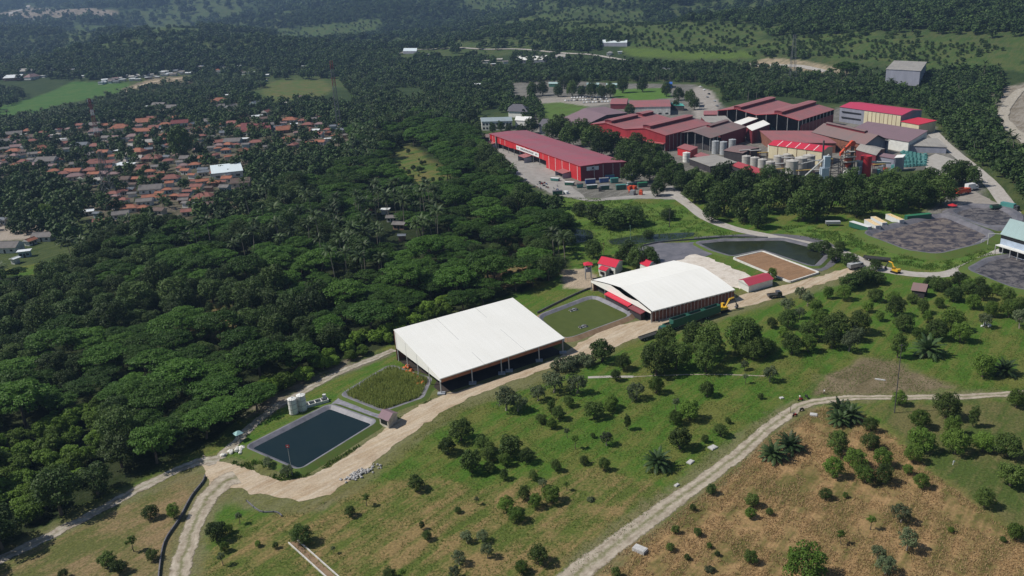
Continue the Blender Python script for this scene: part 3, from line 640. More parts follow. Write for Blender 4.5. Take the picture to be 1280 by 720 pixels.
def palm_mesh(name,h,L,n,seed,leafm,trunkr=.16,rise=(.1,1.2),droop=(1.5,2.3),w=.75,lean=.08,nseg=9,dead=3,foff=0):
    r_=random.Random(seed); wood=MB(); top=(h*lean*r_.uniform(-1,1),h*lean*r_.uniform(-1,1),h)
    wood.tube([(0,0,0),(top[0]*.35,top[1]*.35,h*.5),top],[trunkr*1.4,trunkr,trunkr*.8],6,0)
    lf=MB()
    for i in range(n):
        az=i*2.39996+r_.uniform(-.2,.2); u=(i+.5)/n
        frond(lf,top,az,L*r_.uniform(.8,1.1),rise[0]+(rise[1]-rise[0])*u,r_.uniform(*droop)*(1.1-.4*u),w*r_.uniform(.8,1.1),nseg,seed*100+i)
    V=np.array(lf.v); T=np.repeat(np.random.default_rng(seed).uniform(0,1,len(lf.f)),4)
    return V,T,wood
def combined(name,V,T,lm,wood,bark=PALEBARK): return leafobj(name,V,T,[lm,bark],wood)
PALMS=[combined('coconut_palm',*(lambda t:(t[0],t[1],L_PALM,t[2]))(palm_mesh('p',h,4.6,17,40+i,L_PALM))) for i,h in enumerate((11,13,15,12))]
OILP=[]
for i in range(2):
    V,T,wd_=palm_mesh('o',1.6,5.2,34,70+i,L_OIL,.38,(.05,1.35),(1.0,1.7),.85,.02,10); OILP.append((leafobj('fronds',V,T,[L_OIL]),wd_.mesh('trunk',[BARK])))
# forest trees as single meshes, unit width
def spread_lobes(seed):
    r_=random.Random(seed); L=[]
    for i in range(20):
        a=i*2.4; q=math.sqrt((i+.5)/20)*.40; s=r_.uniform(.10,.19)
        L.append(((math.cos(a)*q,math.sin(a)*q,.66-.22*q*q*4+r_.uniform(-.05,.04)),(s,s,s*r_.uniform(.28,.45))))
    for i in range(7):
        a=r_.uniform(0,6.3); q=r_.uniform(.2,.42); s=r_.uniform(.09,.14); L.append(((math.cos(a)*q,math.sin(a)*q,r_.uniform(.34,.48)),(s,s,s*.4)))
    return L
SPREAD=[];BROAD=[];VINE=[];LOWB=[]
for v in range(5):
    Vv,T=leaves(spread_lobes(v+5),5200,.034,v+900,up=.9)
    SPREAD.append(leafobj('spreading_tree',Vv,T,[L_SPREAD,BARK],trunk_mb(.36,.022,6,v,.32,.62)))
    Vv,T=leaves(lump_lobes(v+60,26,.32,(.09,.19),.66,.44,1.15),4200,.045,v+930)
    BROAD.append(leafobj('broadleaf_tree',Vv,T,[L_BROAD,BARK],trunk_mb(.5,.03,5,v+9,.25,.9)))
for v in range(3):
    Vv,T=leaves(lump_lobes(v+80,22,.32,(.10,.20),.50,.36,1.2),3200,.06,v+970)
    VINE.append(leafobj('leafy_tree',Vv,T,[L_VINE,BARK],trunk_mb(.35,.03,5,v+19,.25,.6)))
for v in range(4):
    Vv,T=leaves(lump_lobes(v+95,26,.33,(.10,.20),.48,.46,1.15),4200,.05,v+990,base=.02)
    LOWB.append(leafobj('broadleaf_tree',Vv,T,[L_BROAD,BARK],trunk_mb(.35,.03,5,v+29,.25,.7)))
# low detail trees for far ground; each prototype is also a real tree standing in the village
FAR=[]
for v in range(5):
    Vv,T=leaves(lump_lobes(v+200,9,.30,(.13,.24),.52,.36,1.2),210,.17,v+1200,up=.6)
    FAR.append(leafobj('far_tree',Vv,T,[L_FAR,BARK],trunk_mb(.3,.035,0,v)))
V_,T_,w_=palm_mesh('fp',9,4.2,12,99,L_PALM,nseg=4); FARPALM=leafobj('far_palm',V_,T_,[L_PALM,PALEBARK],w_)
V_,T_,w_=palm_mesh('bp',.8,2.6,9,98,L_BAN,.14,(.5,1.4),(.8,1.6),.45,nseg=3); BANANA=leafobj('banana_plant',V_,T_,[L_BAN,BARK],w_)
# ------------------------------------------------------------ orchard and single trees
def place(cx,cy,wpx,hr,cz):
    """ground point and crown width for a crown seen centred at (cx,cy), wpx wide; hr = height/width, cz = crown centre/width"""
    z=2.5
    for _ in range(5):
        P=G(cx,cy,z); s=wpx/pxm(P); z=s*cz
    return P.x,P.y,s
CZ={'m':.48,'l':.48,'d':.44,'b':.52,'s':.80,'c':.80,'u':.2}
TREES="""575,537,36,d 559,558,24,d 520,603,26,d 589,577,34,d 605,555,26,d 637,558,34,d 609,567,22,m 612,584,15,m 631,575,18,l 630,594,14,m 658,570,20,m 666,594,14,m 695,583,15,m
655,617,19,m 669,627,19,l 689,617,26,l 678,603,13,b 633,631,24,l 645,643,22,l 708,605,12,s 437,639,16,m 457,622,16,s 596,624,10,s 572,637,10,m 527,656,9,c 534,670,13,m 416,686,9,s
583,670,18,b 603,669,18,b 609,688,20,b 573,697,20,b 673,694,30,d 652,708,20,l 487,717,18,m 569,716,20,b 503,715,14,s 755,581,17,m 730,575,13,m 758,548,20,b 741,544,8,m 784,528,13,c 719,551,15,s
709,540,11,s 742,511,30,d 762,507,18,l 711,502,15,m 676,523,15,m 689,508,14,c 698,517,18,m 690,529,16,l 632,497,35,b 739,623,8,u 752,439,32,d 779,452,23,m 707,455,36,u 730,450,30,u
820,450,42,m 845,443,42,m 833,425,32,m 886,428,46,m 868,420,34,m 882,449,36,m 932,420,46,m 942,437,28,m 957,435,26,m 927,435,22,m 922,402,20,l 672,490,24,b 692,477,30,b 721,478,30,b 647,502,26,b
765,502,18,l 795,487,26,b 820,482,22,l 790,497,12,b 862,512,30,l 845,504,15,s 845,522,20,l 884,487,20,m 931,456,14,b 932,471,12,s 963,467,22,b 850,548,34,d 901,537,22,d 910,526,8,m 881,549,10,m 951,495,9,m
985,399,26,m 965,404,14,m 979,415,14,l 960,432,16,m 990,431,26,m 1011,429,24,l 1012,412,28,m 1045,408,36,m 1040,425,24,m 1075,403,32,m 1072,416,22,b 1062,427,26,b 1025,398,22,l 1085,383,16,l 1120,384,26,m 1117,371,18,l
1130,402,26,m 1124,430,24,c 1154,383,19,m 1150,418,20,l 1172,412,28,m 1191,399,32,l 1201,416,26,l 1174,378,14,l 1217,376,22,l 1240,386,22,l 1232,401,18,b 1262,386,24,l 1276,398,26,b 1230,457,32,l
1125,498,20,l 1184,508,36,m 1272,498,26,l 1089,531,20,m 1150,523,28,l 1218,521,18,c 1192,533,26,l 1035,366,16,l 1010,373,20,b 1055,366,20,l 985,380,22,b 1095,368,20,m 1196,367,20,m 1210,356,18,l 1183,360,18,m
1047,555,32,m 1042,585,28,l 1070,572,28,l 1082,592,28,l 1104,572,26,l 1105,594,26,m 1089,552,24,m 1142,568,24,l 1135,587,14,l 1152,601,21,l 1152,549,36,l 1195,553,34,l 1230,551,30,l 1262,556,38,d 1265,593,38,d
1231,623,27,m 1270,663,26,l 1032,617,17,m 1057,619,8,l 962,640,10,m 1127,642,26,b 1089,650,18,s 1135,675,30,b 1098,690,24,b 1108,706,28,b 1052,670,16,s 1008,706,52,l 1189,662,9,l 1254,674,9,m
889,612,15,m 941,625,20,m 938,641,16,l 866,635,9,m 844,662,12,m 872,665,13,m 838,684,12,m 859,696,9,m 939,697,18,m 887,682,8,l 737,625,9,u 770,716,14,m 887,712,14,u 897,692,8,m
187,639,22,m 216,640,20,l 164,676,20,s 189,693,18,m 133,700,24,d 148,708,22,d 78,717,14,m 269,664,28,m 286,661,12,l 298,645,15,s 377,668,28,m 277,697,15,s 280,684,14,l 322,679,10,l 344,682,9,m
334,577,16,b 358,588,18,b 770,470,14,m 1160,396,16,l 1141,372,16,m 1230,366,20,m 1246,360,18,l 1260,370,20,m 1275,378,18,m 1000,390,18,b 1100,395,14,l 1000,365,16,b 1020,382,16,l"""
KN={'m':('dense_tree','dark round','dense dark green'),'d':('dense_tree','broad dark','broad lumpy dark green'),'l':('light_green_tree','light green','bushy light green'),'b':('grey_green_tree','grey green','loose grey green'),'s':('young_tree','thin airy','thin airy young'),'c':('tall_tree','tall narrow','tall narrow dark'),'u':('low_shrub','low spreading','low spreading')}
def region(x,y):
    if x<240 and y>600: return 'on the lower left meadow'
    if x<400 and y>600: return 'right of the bottom track'
    if x<430: return 'beside the dark pond'
    # gravel path line splits the orchard
    path=[(690,745),(770,680),(870,607),(957,538),(1008,505),(1090,497),(1262,492)]
    py=None
    for (a,b),(c,d) in zip(path,path[1:]):
        if a<=x<=c: py=b+(d-b)*(x-a)/(c-a)
    if py is not None and y>py or x>1262 and y>492:
        if x<960: return 'just below the gravel path'
        if x<1120 and y<600: return 'in the dry hill clump'
        if x>=1120 and y<610: return 'on the green rise at right'
        return 'on the dry straw slope'
    if y<395: return 'near the brown-roofed hut'
    if y<470 and x<800: return 'along the dirt road'
    if y<470 and x<975: return 'below the green trailers'
    if y<470 and x<1095: return 'left of the tall pole'
    if y<470: return 'right of the tall pole'
    if y<560 and x<780: return 'below the sloping white shed'
    if y<560: return 'on the upper green slope'
    if y<=606: return 'in the mid orchard'
    if x<560: return 'below the pond road'
    return 'left of the gravel path'
tree_items=[]; TB={}
for k,t in enumerate(TREES.split()):
    a=t.split(','); cx,cy,w=map(float,a[:3]); kd=a[3]
    x,y,s=place(cx,cy,w,1,CZ[kd]); v=orch(kd)[k%4]
    nm,short,desc=KN[kd]
    e=thing(nm,None,'shrub' if kd=='u' else 'tree',(x,y,0),random.uniform(0,6.28),sc=(s,s*random.uniform(.82,1.08),s*random.uniform(.88,1.15)))
    inst(v[0],'crown',e); inst(v[1],'trunk',e)
    size='tiny ' if w<12 else 'small ' if w<19 else '' if w<29 else 'large '
    tree_items.append((e,(size+short+(' tree ' if kd!='u' else ' shrub ')+region(cx,cy)),cx)); TB.setdefault(kd,[]).append(e)
autolabel(tree_items,'trees scattered over the grassy orchard')
palm_items=[]
for cx,cy,w in [(822,577,36),(966,567,34),(988,556,34),(1050,512,30),(1063,518,34),(1160,436,38),(1256,462,30),(1049,524,28)]:
    x,y,s=place(cx,cy,w,1,.24); s*=1/8.5; v=OILP[int(cx)%2]
    e=thing('oil_palm',None,'palm tree',(x,y,0),random.uniform(0,6),sc=s); inst(v[0],'fronds',e);inst(v[1],'trunk',e)
    ph='dark oil palm '+('beside the gravel path bend' if 1040<cx<1070 else 'on the dry hill edge' if 900<cx<1000 else 'alone on the green slope' if cx<900 else 'in the grove right of the tall pole')
    palm_items.append((e,ph,cx))
autolabel(palm_items,'oil palms in the orchard')
# ------------------------------------------------------------ named tree rows
row_items=[]
def row(spec,kinds,phrase,group,hs=1.15):
    its=[]
    for k,(cx,cy,w) in enumerate(spec):
        x,y,s=place(cx,cy,w*1.15,1,.5); 
        me=kinds[k%len(kinds)]; o=inst(me,me.name,None,(x,y,0),random.uniform(0,6.28),(s,s,s*hs*random.uniform(.9,1.1))); tag(o,None,'tree'); its.append((o,phrase if phrase!='belt' else ('thick dark tree in the %s row of the belt'%('back' if cy<240 else 'front')),cx))
    autolabel(its,group)
    return its
row([(880,233,34),(903,222,30),(905,250,36),(930,232,34),(932,258,34),(958,245,36),(985,238,36),(1005,256,36),(1022,259,30),(1040,243,38),(1064,236,34),(1072,252,34),(1098,240,36),(1112,228,28),(1118,247,32),(1138,236,34),(1160,226,32),(1152,244,28),(1178,238,34),(1190,217,26),(1203,214,26),(1216,222,20),(1014,232,30),(960,222,26),(868,240,24),(890,265,22),(948,272,24)],LOWB,'belt','trees of the belt in front of the plant',1.05)
row([(700,158,24),(712,170,24),(690,163,22),(728,166,26),(742,172,28),(752,182,26),(765,178,26),(785,188,28),(800,200,28),(778,200,26),(815,192,26),(830,206,24),(795,178,22),(812,212,24),(845,213,22),(790,216,24),(770,208,20),(830,225,22),(852,226,22),(868,222,22),(822,236,16)],LOWB,'dark tree between the long red warehouse and the hall','trees between the red warehouse and the hall',1.0)
row([(665,113,13),(678,112,13),(698,114,12),(715,113,13),(727,114,12),(740,114,14),(752,116,12),(763,114,13),(705,103,14),(718,100,16),(778,108,14),(803,108,12)],LOWB,'green tree in the row behind the car park','trees behind the car park')
row([(606,150,9),(626,159,9),(652,163,12),(664,158,16),(636,160,9),(596,165,12),(590,148,14),(655,150,9),(678,153,10),(616,161,9)],LOWB,'small tree in front of the white office','trees in front of the office')
row([(787,139,12),(848,118,13),(862,122,13),(868,130,12),(833,113,13),(845,132,9)],LOWB,'dark tree behind the double red hall','trees behind the red hall')
row([(765,266,34),(790,262,34),(810,290,14),(746,262,30),(708,270,22),(724,258,20),(835,265,18)],LOWB,'dark bush on the green slope below the warehouse','bushes on the slope below the warehouse',.7)
row([(786,318,22),(796,325,22),(775,322,14),(816,328,16),(742,312,20),(812,318,16)],LOWB,'tree beside the small red-roofed houses','trees by the small red-roofed houses')
row([(1018,306,14),(1030,308,18),(1044,316,20),(1062,322,20),(1050,305,14),(1085,342,22),(1098,345,18),(1075,345,24),(1062,350,22),(1095,330,14)],LOWB,'shrubby tree where the two roads meet','shrubby trees where the roads meet',.8)
row([(1192,367,18),(1163,352,14),(1172,355,16),(1200,350,20),(1212,358,18),(1225,352,14)],LOWB,'leafy tree below the small sludge basin','trees below the sludge basin',.9)
row([(965,343,12)],VINE,'small bright green tree by the red-roofed shed','tree by the red-roofed shed')
row([(226,184,26)],LOWB,'huge dark tree towering over the village houses','tall tree in the village',1.5)
row([(57,268,18)],VINE,'yellowish green tree by the lot at left','tree by the lot',1.2)
row([(1058,86,30)],SPREAD,'wide dark umbrella tree beside the far dirt site','tree by the far dirt site',1.0)
# ------------------------------------------------------------ the forest: nearest as individuals, the rest as stuff
WF=[wpoly(P_FOREST),wpoly([(588,176),(622,208),(660,250),(668,262),(645,238),(600,215),(560,180)])]
HOLES=[wpoly(P_MEAD),wpoly(P_CLEAR),wpoly(P_BROWNSL),wpoly(P_SITE)]
def pxin(px,py,poly): return bool(inpoly(np.array([px]),np.array([py]),poly)[0])
HOUSES_PX=[]  # filled later
ONLYV=[(0,560),(60,535),(110,515),(150,500),(130,590),(80,640),(0,680)]
ONLYV2=[(310,500),(420,440),(520,390),(560,375),(600,378),(490,430),(385,478),(330,505)]
pts=[]
def ok(x,y,dmin,cell=8):
    for (a,b,c) in pts:
        if abs(a-x)<16 and abs(b-y)<16 and (a-x)**2+(b-y)**2<((dmin+c)*.5)**2: return False
    return True
fx=[p[0] for p in WF[0]];fy=[p[1] for p in WF[0]]
class Gr:
    def __init__(s,c=14): s.c=c;s.d={}
    def near(s,x,y,r):
        i,j=int(x//s.c),int(y//s.c)
        for a in (-1,0,1):
            for b in (-1,0,1):
                for (px,py,pr) in s.d.get((i+a,j+b),()):
                    if (px-x)**2+(py-y)**2<((pr+r)*.5)**2: return True
        return False
    def add(s,x,y,r): s.d.setdefault((int(x//s.c),int(y//s.c)),[]).append((x,y,r))
OPEN_PX=[[(492,194),(512,184),(538,204),(552,222),(528,229),(502,214)],
 [(0,282),(60,280),(66,290),(40,300),(0,304)],[(0,302),(70,292),(74,306),(30,330),(0,330)],[(455,262),(488,262),(508,280),(508,302),(485,290)],[(705,340),(738,338),(745,358),(708,358)]]
def openmask(polys):
    gx,gy=np.meshgrid(np.arange(0,1280),np.arange(0,720)); M=np.zeros((720,1280),bool)
    for p in polys:
        xs=[q[0] for q in p];ys=[q[1] for q in p]; x0,x1=max(0,int(min(xs))-1),min(1280,int(max(xs))+2); y0,y1=max(0,int(min(ys))-1),min(720,int(max(ys))+2)
        if x1>x0 and y1>y0: M[y0:y1,x0:x1]|=inpoly(gx[y0:y1,x0:x1]+.5,gy[y0:y1,x0:x1]+.5,p)
    return M
_CX=np.array([0,-.35,.35,0,0,-.2,.2]);_CZ=np.array([.98,.7,.7,.75,.45,.5,.5])
def covers(x,y,z0,w,hh,M):
    px,py=pj(x+_CX*w,y,z0+_CZ*hh); px=px.astype(int);py=py.astype(int); k=(px>=0)&(px<1280)&(py>=0)&(py<720)
    return bool(M[py[k],px[k]].any())
OPEN_PX=openmask(OPEN_PX)
gr=Gr(); forest=[]
r_=random.Random(3)
N=26000; X=np.random.default_rng(5).uniform(min(fx),max(fx),N);Y=np.random.default_rng(6).uniform(min(fy),max(fy),N)
ins=inpoly(X,Y,WF[0])
for h in HOLES: ins&=~inpoly(X,Y,h)
PX,PY=pj(X,Y,np.zeros(N)); ins&=(PX>-190)&(PX<760)
kindn=fbm(X/42,Y/42,77,3); palmn=fbm(X/60,Y/60,88,3)
iv=inpoly(PX,PY,ONLYV)|inpoly(PX,PY,ONLYV2)
for i in np.nonzero(ins)[0]:
    x,y=X[i],Y[i]
    if iv[i]: k='v';w=r_.uniform(5,8);d=w*.62
    elif palmn[i]>.56 and PY[i]<400 and r_.random()<.34: k='p';w=6.5;d=5.6
    elif kindn[i]>.44: k='s';w=r_.uniform(11,21);d=w*.58
    else: k='b';w=r_.uniform(6.5,15);d=w*.58
    if gr.near(x,y,d): continue
    if PY[i]<450 and covers(x,y,0,w,{'s':w*.72,'b':w*1.1,'p':14,'v':w*.9}[k],OPEN_PX): continue
    gr.add(x,y,d); forest.append((math.hypot(x,y),x,y,k,w,PX[i],PY[i]))
forest.sort()
cnt={'s':0,'b':0,'p':0,'v':0}; LIM={'s':290,'b':230,'p':200,'v':150}; rest=[]
FN={'s':('spreading_tree','tree'),'b':('broadleaf_tree','tree'),'p':('coconut_palm','palm tree'),'v':('leafy_tree','tree')}
FL={'s':'wide spreading tree with feathery layered crown',
    'b':'dark lumpy broadleaf tree packed among others',
    'p':'coconut palm rising above dark trees',
    'v':'bright yellowish green leafy tree'}
FG={'s':'feathery spreading trees of the forest','b':'dark broadleaf trees of the forest','p':'coconut palms of the forest','v':'bright leafy trees at the forest edge'}
for d,x,y,k,w,px,py in forest:
    if cnt[k]>=LIM[k] or px<-60: rest.append((x,y,0,k,w)); continue
    cnt[k]+=1
    me={'s':SPREAD,'b':BROAD,'p':PALMS,'v':VINE}[k][cnt[k]%{'s':5,'b':5,'p':4,'v':3}[k]]
    sc=(w,w*r_.uniform(.8,1.1),w*r_.uniform(.6,1.05)) if k in 'sbv' else r_.uniform(.85,1.2)
    z_=('above the forest track at lower left' if px<270 and py>450 else 'behind the dark pond and reed bed' if py>415 and px>=270 else 'behind the algae pond' if px>600 else 'below the green meadow' if px>430 and py<330 else 'below the village' if py<330 else 'in the middle of the forest')
    o=inst(me,FN[k][0],None,(x,y,-.3),r_.uniform(0,6.28),sc); tag(o,(('very ' if k=='s' and w>16 else 'big ' if k=='b' and w>11 else 'small ' if k=='b' and w<8.5 else '')+FL[k]).replace('big dark lumpy','big dark')+' '+z_,FN[k][1],FG[k])
print('forest',cnt,len(rest))
# prototypes for scattering
def scatter(name,label,pts,protos,group=None):
    """pts: x,y,z,index,scale,zscale -> one object whose geometry nodes stand the given trees on its points"""
    P=np.array(pts,float); me=bpy.data.meshes.new(name); me.vertices.add(len(P)); me.vertices.foreach_set('co',P[:,:3].ravel())
    for nm,c in (('pick',3),('size',4)):
        a=me.attributes.new(nm,'FLOAT' if nm=='size' else 'INT','POINT'); a.data.foreach_set('value',P[:,c].astype(float) if nm=='size' else P[:,c].astype(int))
    a=me.attributes.new('turn','FLOAT','POINT'); a.data.foreach_set('value',np.random.default_rng(len(P)).uniform(0,6.28,len(P)))
    me.update(); o=bpy.data.objects.new(name,me);COL.objects.link(o)
    ng=bpy.data.node_groups.new(name,'GeometryNodeTree'); ng.interface.new_socket('Geometry',in_out='INPUT',socket_type='NodeSocketGeometry');ng.interface.new_socket('Geometry',in_out='OUTPUT',socket_type='NodeSocketGeometry')
    N=ng.nodes;L=ng.links; gi=N.new('NodeGroupInput');go=N.new('NodeGroupOutput')
    jn=N.new('GeometryNodeJoinGeometry')
    for p in protos[::-1]:
        oi=N.new('GeometryNodeObjectInfo'); oi.inputs['Object'].default_value=p; oi.inputs['As Instance'].default_value=True; oi.transform_space='ORIGINAL'
        L.new(oi.outputs['Geometry'],jn.inputs[0])
    ip=N.new('GeometryNodeInstanceOnPoints'); L.new(gi.outputs[0],ip.inputs['Points']);L.new(jn.outputs[0],ip.inputs['Instance'])
    ip.inputs['Pick Instance'].default_value=True
    def attr(nm,t):
        a=N.new('GeometryNodeInputNamedAttribute'); a.data_type=t; a.inputs['Name'].default_value=nm; return [q for q in a.outputs if q.enabled and q.name=='Attribute'][0]
    L.new(attr('pick','INT'),ip.inputs['Instance Index'])
    L.new(attr('size','FLOAT'),ip.inputs['Scale'])
    cb=N.new('ShaderNodeCombineXYZ'); L.new(attr('turn','FLOAT'),cb.inputs[2]); L.new(cb.outputs[0],ip.inputs['Rotation'])
    L.new(ip.outputs[0],go.inputs[0])
    md=o.modifiers.new('stand','NODES'); md.node_group=ng
    tag(o,label,kind='stuff',group=group); return o
def realtree(me,name,px,py,label,sc,cat='tree'):
    P=G(px,py); o=inst(me,name,None,(P.x,P.y,0),1,sc); return tag(o,label,cat,'trees among the village houses')
proto_near=[inst(SPREAD[0],'spreading_tree',None,tuple(G(462,236)),0,1),]
COL.objects.unlink(proto_near[0]); bpy.data.objects.remove(proto_near[0])
def first(me):
    return next(o for o in COL.objects if o.type=='MESH' and o.data==me)
PN=[first(m) for m in SPREAD]+[first(m) for m in BROAD]+[first(m) for m in PALMS]+[first(m) for m in VINE]
base={'s':(0,5),'b':(5,5),'p':(10,4),'v':(14,3)}
for h in (HOLES[0],HOLES[1],HOLES[2]):
    xs=[p[0] for p in h];ys=[p[1] for p in h]
    for q in range(60):
        x,y=r_.uniform(min(xs),max(xs)),r_.uniform(min(ys),max(ys))
        if inpoly(np.array([x]),np.array([y]),h)[0]: rest.append((x,y,0,'b',r_.uniform(1.5,4.5)))
pl=[(x,y,-.3,base[k][0]+r_.randrange(base[k][1]),w if k!='p' else r_.uniform(.85,1.2)) for x,y,z,k,w in rest]
scatter('forest_trees','farther trees and palms of the dense forest behind the nearer ones',pl,PN)
# far prototypes: real trees in and around the village
fp=[(95,178,11),(178,176,14),(198,176,11),(300,172,10),(84,200,14)]
PF=[]
for v,(px,py,w) in enumerate(fp):
    o=realtree(FAR[v],'village_tree',px,py+4,['dark tree between grey roofs at the village left','round dark tree by the orange roofs in mid village','dark tree left of the huge village tree','small round tree left of the long dark red hall','dark leafy tree among the orange roofs at left'][v],w/pxm(G(px,py))); PF.append(o)
PF.append(realtree(FARPALM,'village_palm',252,262,'coconut palm beside the red roof near the forest',1.2,'palm tree'))
PF.append(realtree(BANANA,'banana_plant',556,152,'pale banana plant at the near edge of the plantation',1.3,'banana plant'))

# ------------------------------------------------------------ village houses
ROOFC={'o':('orange tiled',(.37,.145,.09),(.22,.10,.07)),'r':('red brown tiled',(.27,.11,.09),(.17,.085,.075)),'d':('dark red',(.20,.06,.06),(.14,.05,.05)),
 'g':('weathered grey',(.20,.185,.18),(.13,.12,.12)),'b':('dark brown',(.15,.105,.09),(.10,.075,.07)),'w':('white sheet-metal',(.75,.78,.80),(.55,.58,.60)),
 's':('slate blue',(.17,.19,.22),(.11,.125,.15)),'c':('pale concrete',(.46,.44,.41),(.32,.30,.28)),'m':('mauve brown',(.27,.18,.18),(.19,.13,.13))}
def tilemat(k):
    n,c1,c2=ROOFC[k]; return mat('roof_'+n.replace(' ','_').replace('-','_'),c1,.8,.3,.35,.2,col2=c2)
M_WALLS=[mat('cream_plaster',(.55,.50,.42),.9,.3,.5),mat('white_plaster',(.66,.65,.62),.9,.3,.5),mat('bare_brick',(.28,.17,.12),.95,.3,.5),mat('blue_plaster',(.35,.45,.48),.9,.3,.5)]
M_DARK=mat('dark_opening',(.02,.02,.022),.6,.2,1)
HOUSES="""19,168,18,g 17,173,14,r 8,178,14,g 37,165,12,o 30,170,6,w 46,172,14,b 19,190,17,o 52,186,18,o 56,193,14,o 43,194,12,g 60,201,24,g 40,202,9,g 70,170,12,c 76,176,12,w 66,187,8,w 100,158,12,r
120,157,14,g 134,158,11,o 120,165,16,m 151,161,22,o 104,183,15,s 90,185,6,w 97,190,10,b 108,195,19,g 120,184,14,r 131,193,15,o 132,186,8,s 120,204,24,r 136,205,16,r 93,215,20,o 115,214,18,r 81,219,13,r
95,222,18,m 107,225,14,b 120,228,14,c 135,233,13,r 149,215,10,r 154,207,12,w 149,191,9,w 185,134,9,w 166,135,10,g 200,133,18,g 215,135,16,g 207,140,12,c 232,134,8,w 182,152,20,o 191,149,13,r 226,154,20,d
207,157,14,o 207,162,11,w 181,164,20,o 194,161,13,r 206,171,13,o 206,177,10,r 167,172,14,m 185,179,15,c 169,183,14,c 174,190,17,o 187,189,9,s 200,186,13,s 212,187,12,s 169,199,18,c 191,198,22,r 209,198,9,s
158,207,20,w 236,199,19,g 255,214,12,s 246,165,12,o 242,157,11,s 264,160,15,o 267,174,11,g 276,156,8,r 275,127,18,o 283,120,10,w 273,134,16,g 290,135,18,g 321,130,17,s 355,130,8,c 380,123,11,m 334,141,13,r
322,147,12,w 362,150,19,o 390,151,11,g 400,149,8,r 291,155,13,r 278,157,8,o 263,161,10,r 247,163,9,o 282,167,12,s 292,177,20,g 305,176,11,w 321,179,18,r 337,158,11,g 348,161,9,s 356,163,19,o 360,174,12,o
368,157,8,w 385,157,13,r 395,165,10,w 401,179,13,o 410,176,7,w 420,178,8,w 427,157,10,r 417,160,7,s 426,165,9,s 215,224,19,r 255,218,12,s 271,218,14,r 254,229,14,o 190,237,26,g 188,249,16,o 182,254,18,g
163,262,19,o 152,270,18,g 199,265,18,b 256,247,22,r 242,258,9,w 234,258,9,g 237,267,16,r 155,226,17,b 165,240,9,s 302,229,22,b 282,237,12,g 110,267,15,w 123,271,9,s 125,280,12,r 12,310,30,g 56,297,24,g
39,304,13,o 32,319,13,w 20,328,9,w 463,266,15,r 482,266,9,w 491,275,13,g 500,284,15,g 503,300,8,s 451,171,7,w 5,278,12,s 47,171,9,o 84,189,8,g 145,174,10,m 157,176,9,g 139,180,9,b 218,165,9,o 234,172,9,g 229,187,8,g
255,181,9,g 265,187,9,g 247,189,8,m 275,184,11,m 300,160,9,o 345,170,9,g 335,186,9,g 330,150,9,b 305,146,9,r 372,168,8,m 376,178,7,g 410,168,8,o 433,172,7,g 285,222,9,s 262,238,9,b 226,213,9,r 206,208,9,g 222,240,9,b
6,188,11,g 5,198,10,b 24,179,11,m 32,186,9,s 28,196,9,b 14,201,10,g 0,170,10,b 68,210,9,m 76,196,8,b 83,178,8,g 148,152,10,g 164,155,9,m 220,148,10,o 213,152,8,r 142,198,9,o 146,206,8,b 222,197,9,m 226,205,9,g"""
_r=random.Random(77); _L=[(float(a.split(',')[0]),float(a.split(',')[1]),float(a.split(',')[2])) for a in HOUSES.split()]; _pv=[(-5,166),(40,163),(92,160),(122,152),(240,150),(330,150),(435,152),(436,180),(330,186),(296,200),(300,225),(262,262),(150,268),(110,226),(40,212),(-5,210)]
for _k in range(2600):
    x,y=_r.uniform(-4,436),_r.uniform(150,268); w=_r.uniform(7,13)*(1 if y<205 else 1.15)
    if len(_L)>285: break
    if not inpoly(np.array([x]),np.array([y]),_pv)[0] or (152<x<178 and 186<y<210) or (262<x<342 and 150<y<170) or (262<x<306 and 203<y<222) or math.hypot(x-226,(y-188)*.7)<15: continue
    if all(abs(x-a)>(w+c)*.47 or abs(y-b)>(w+c)*.17 for a,b,c in _L): _L.append((x,y,w)); HOUSES+=' %.0f,%.0f,%.0f,%s'%(x,y,w,_r.choice('rrrrgmmboooo'))
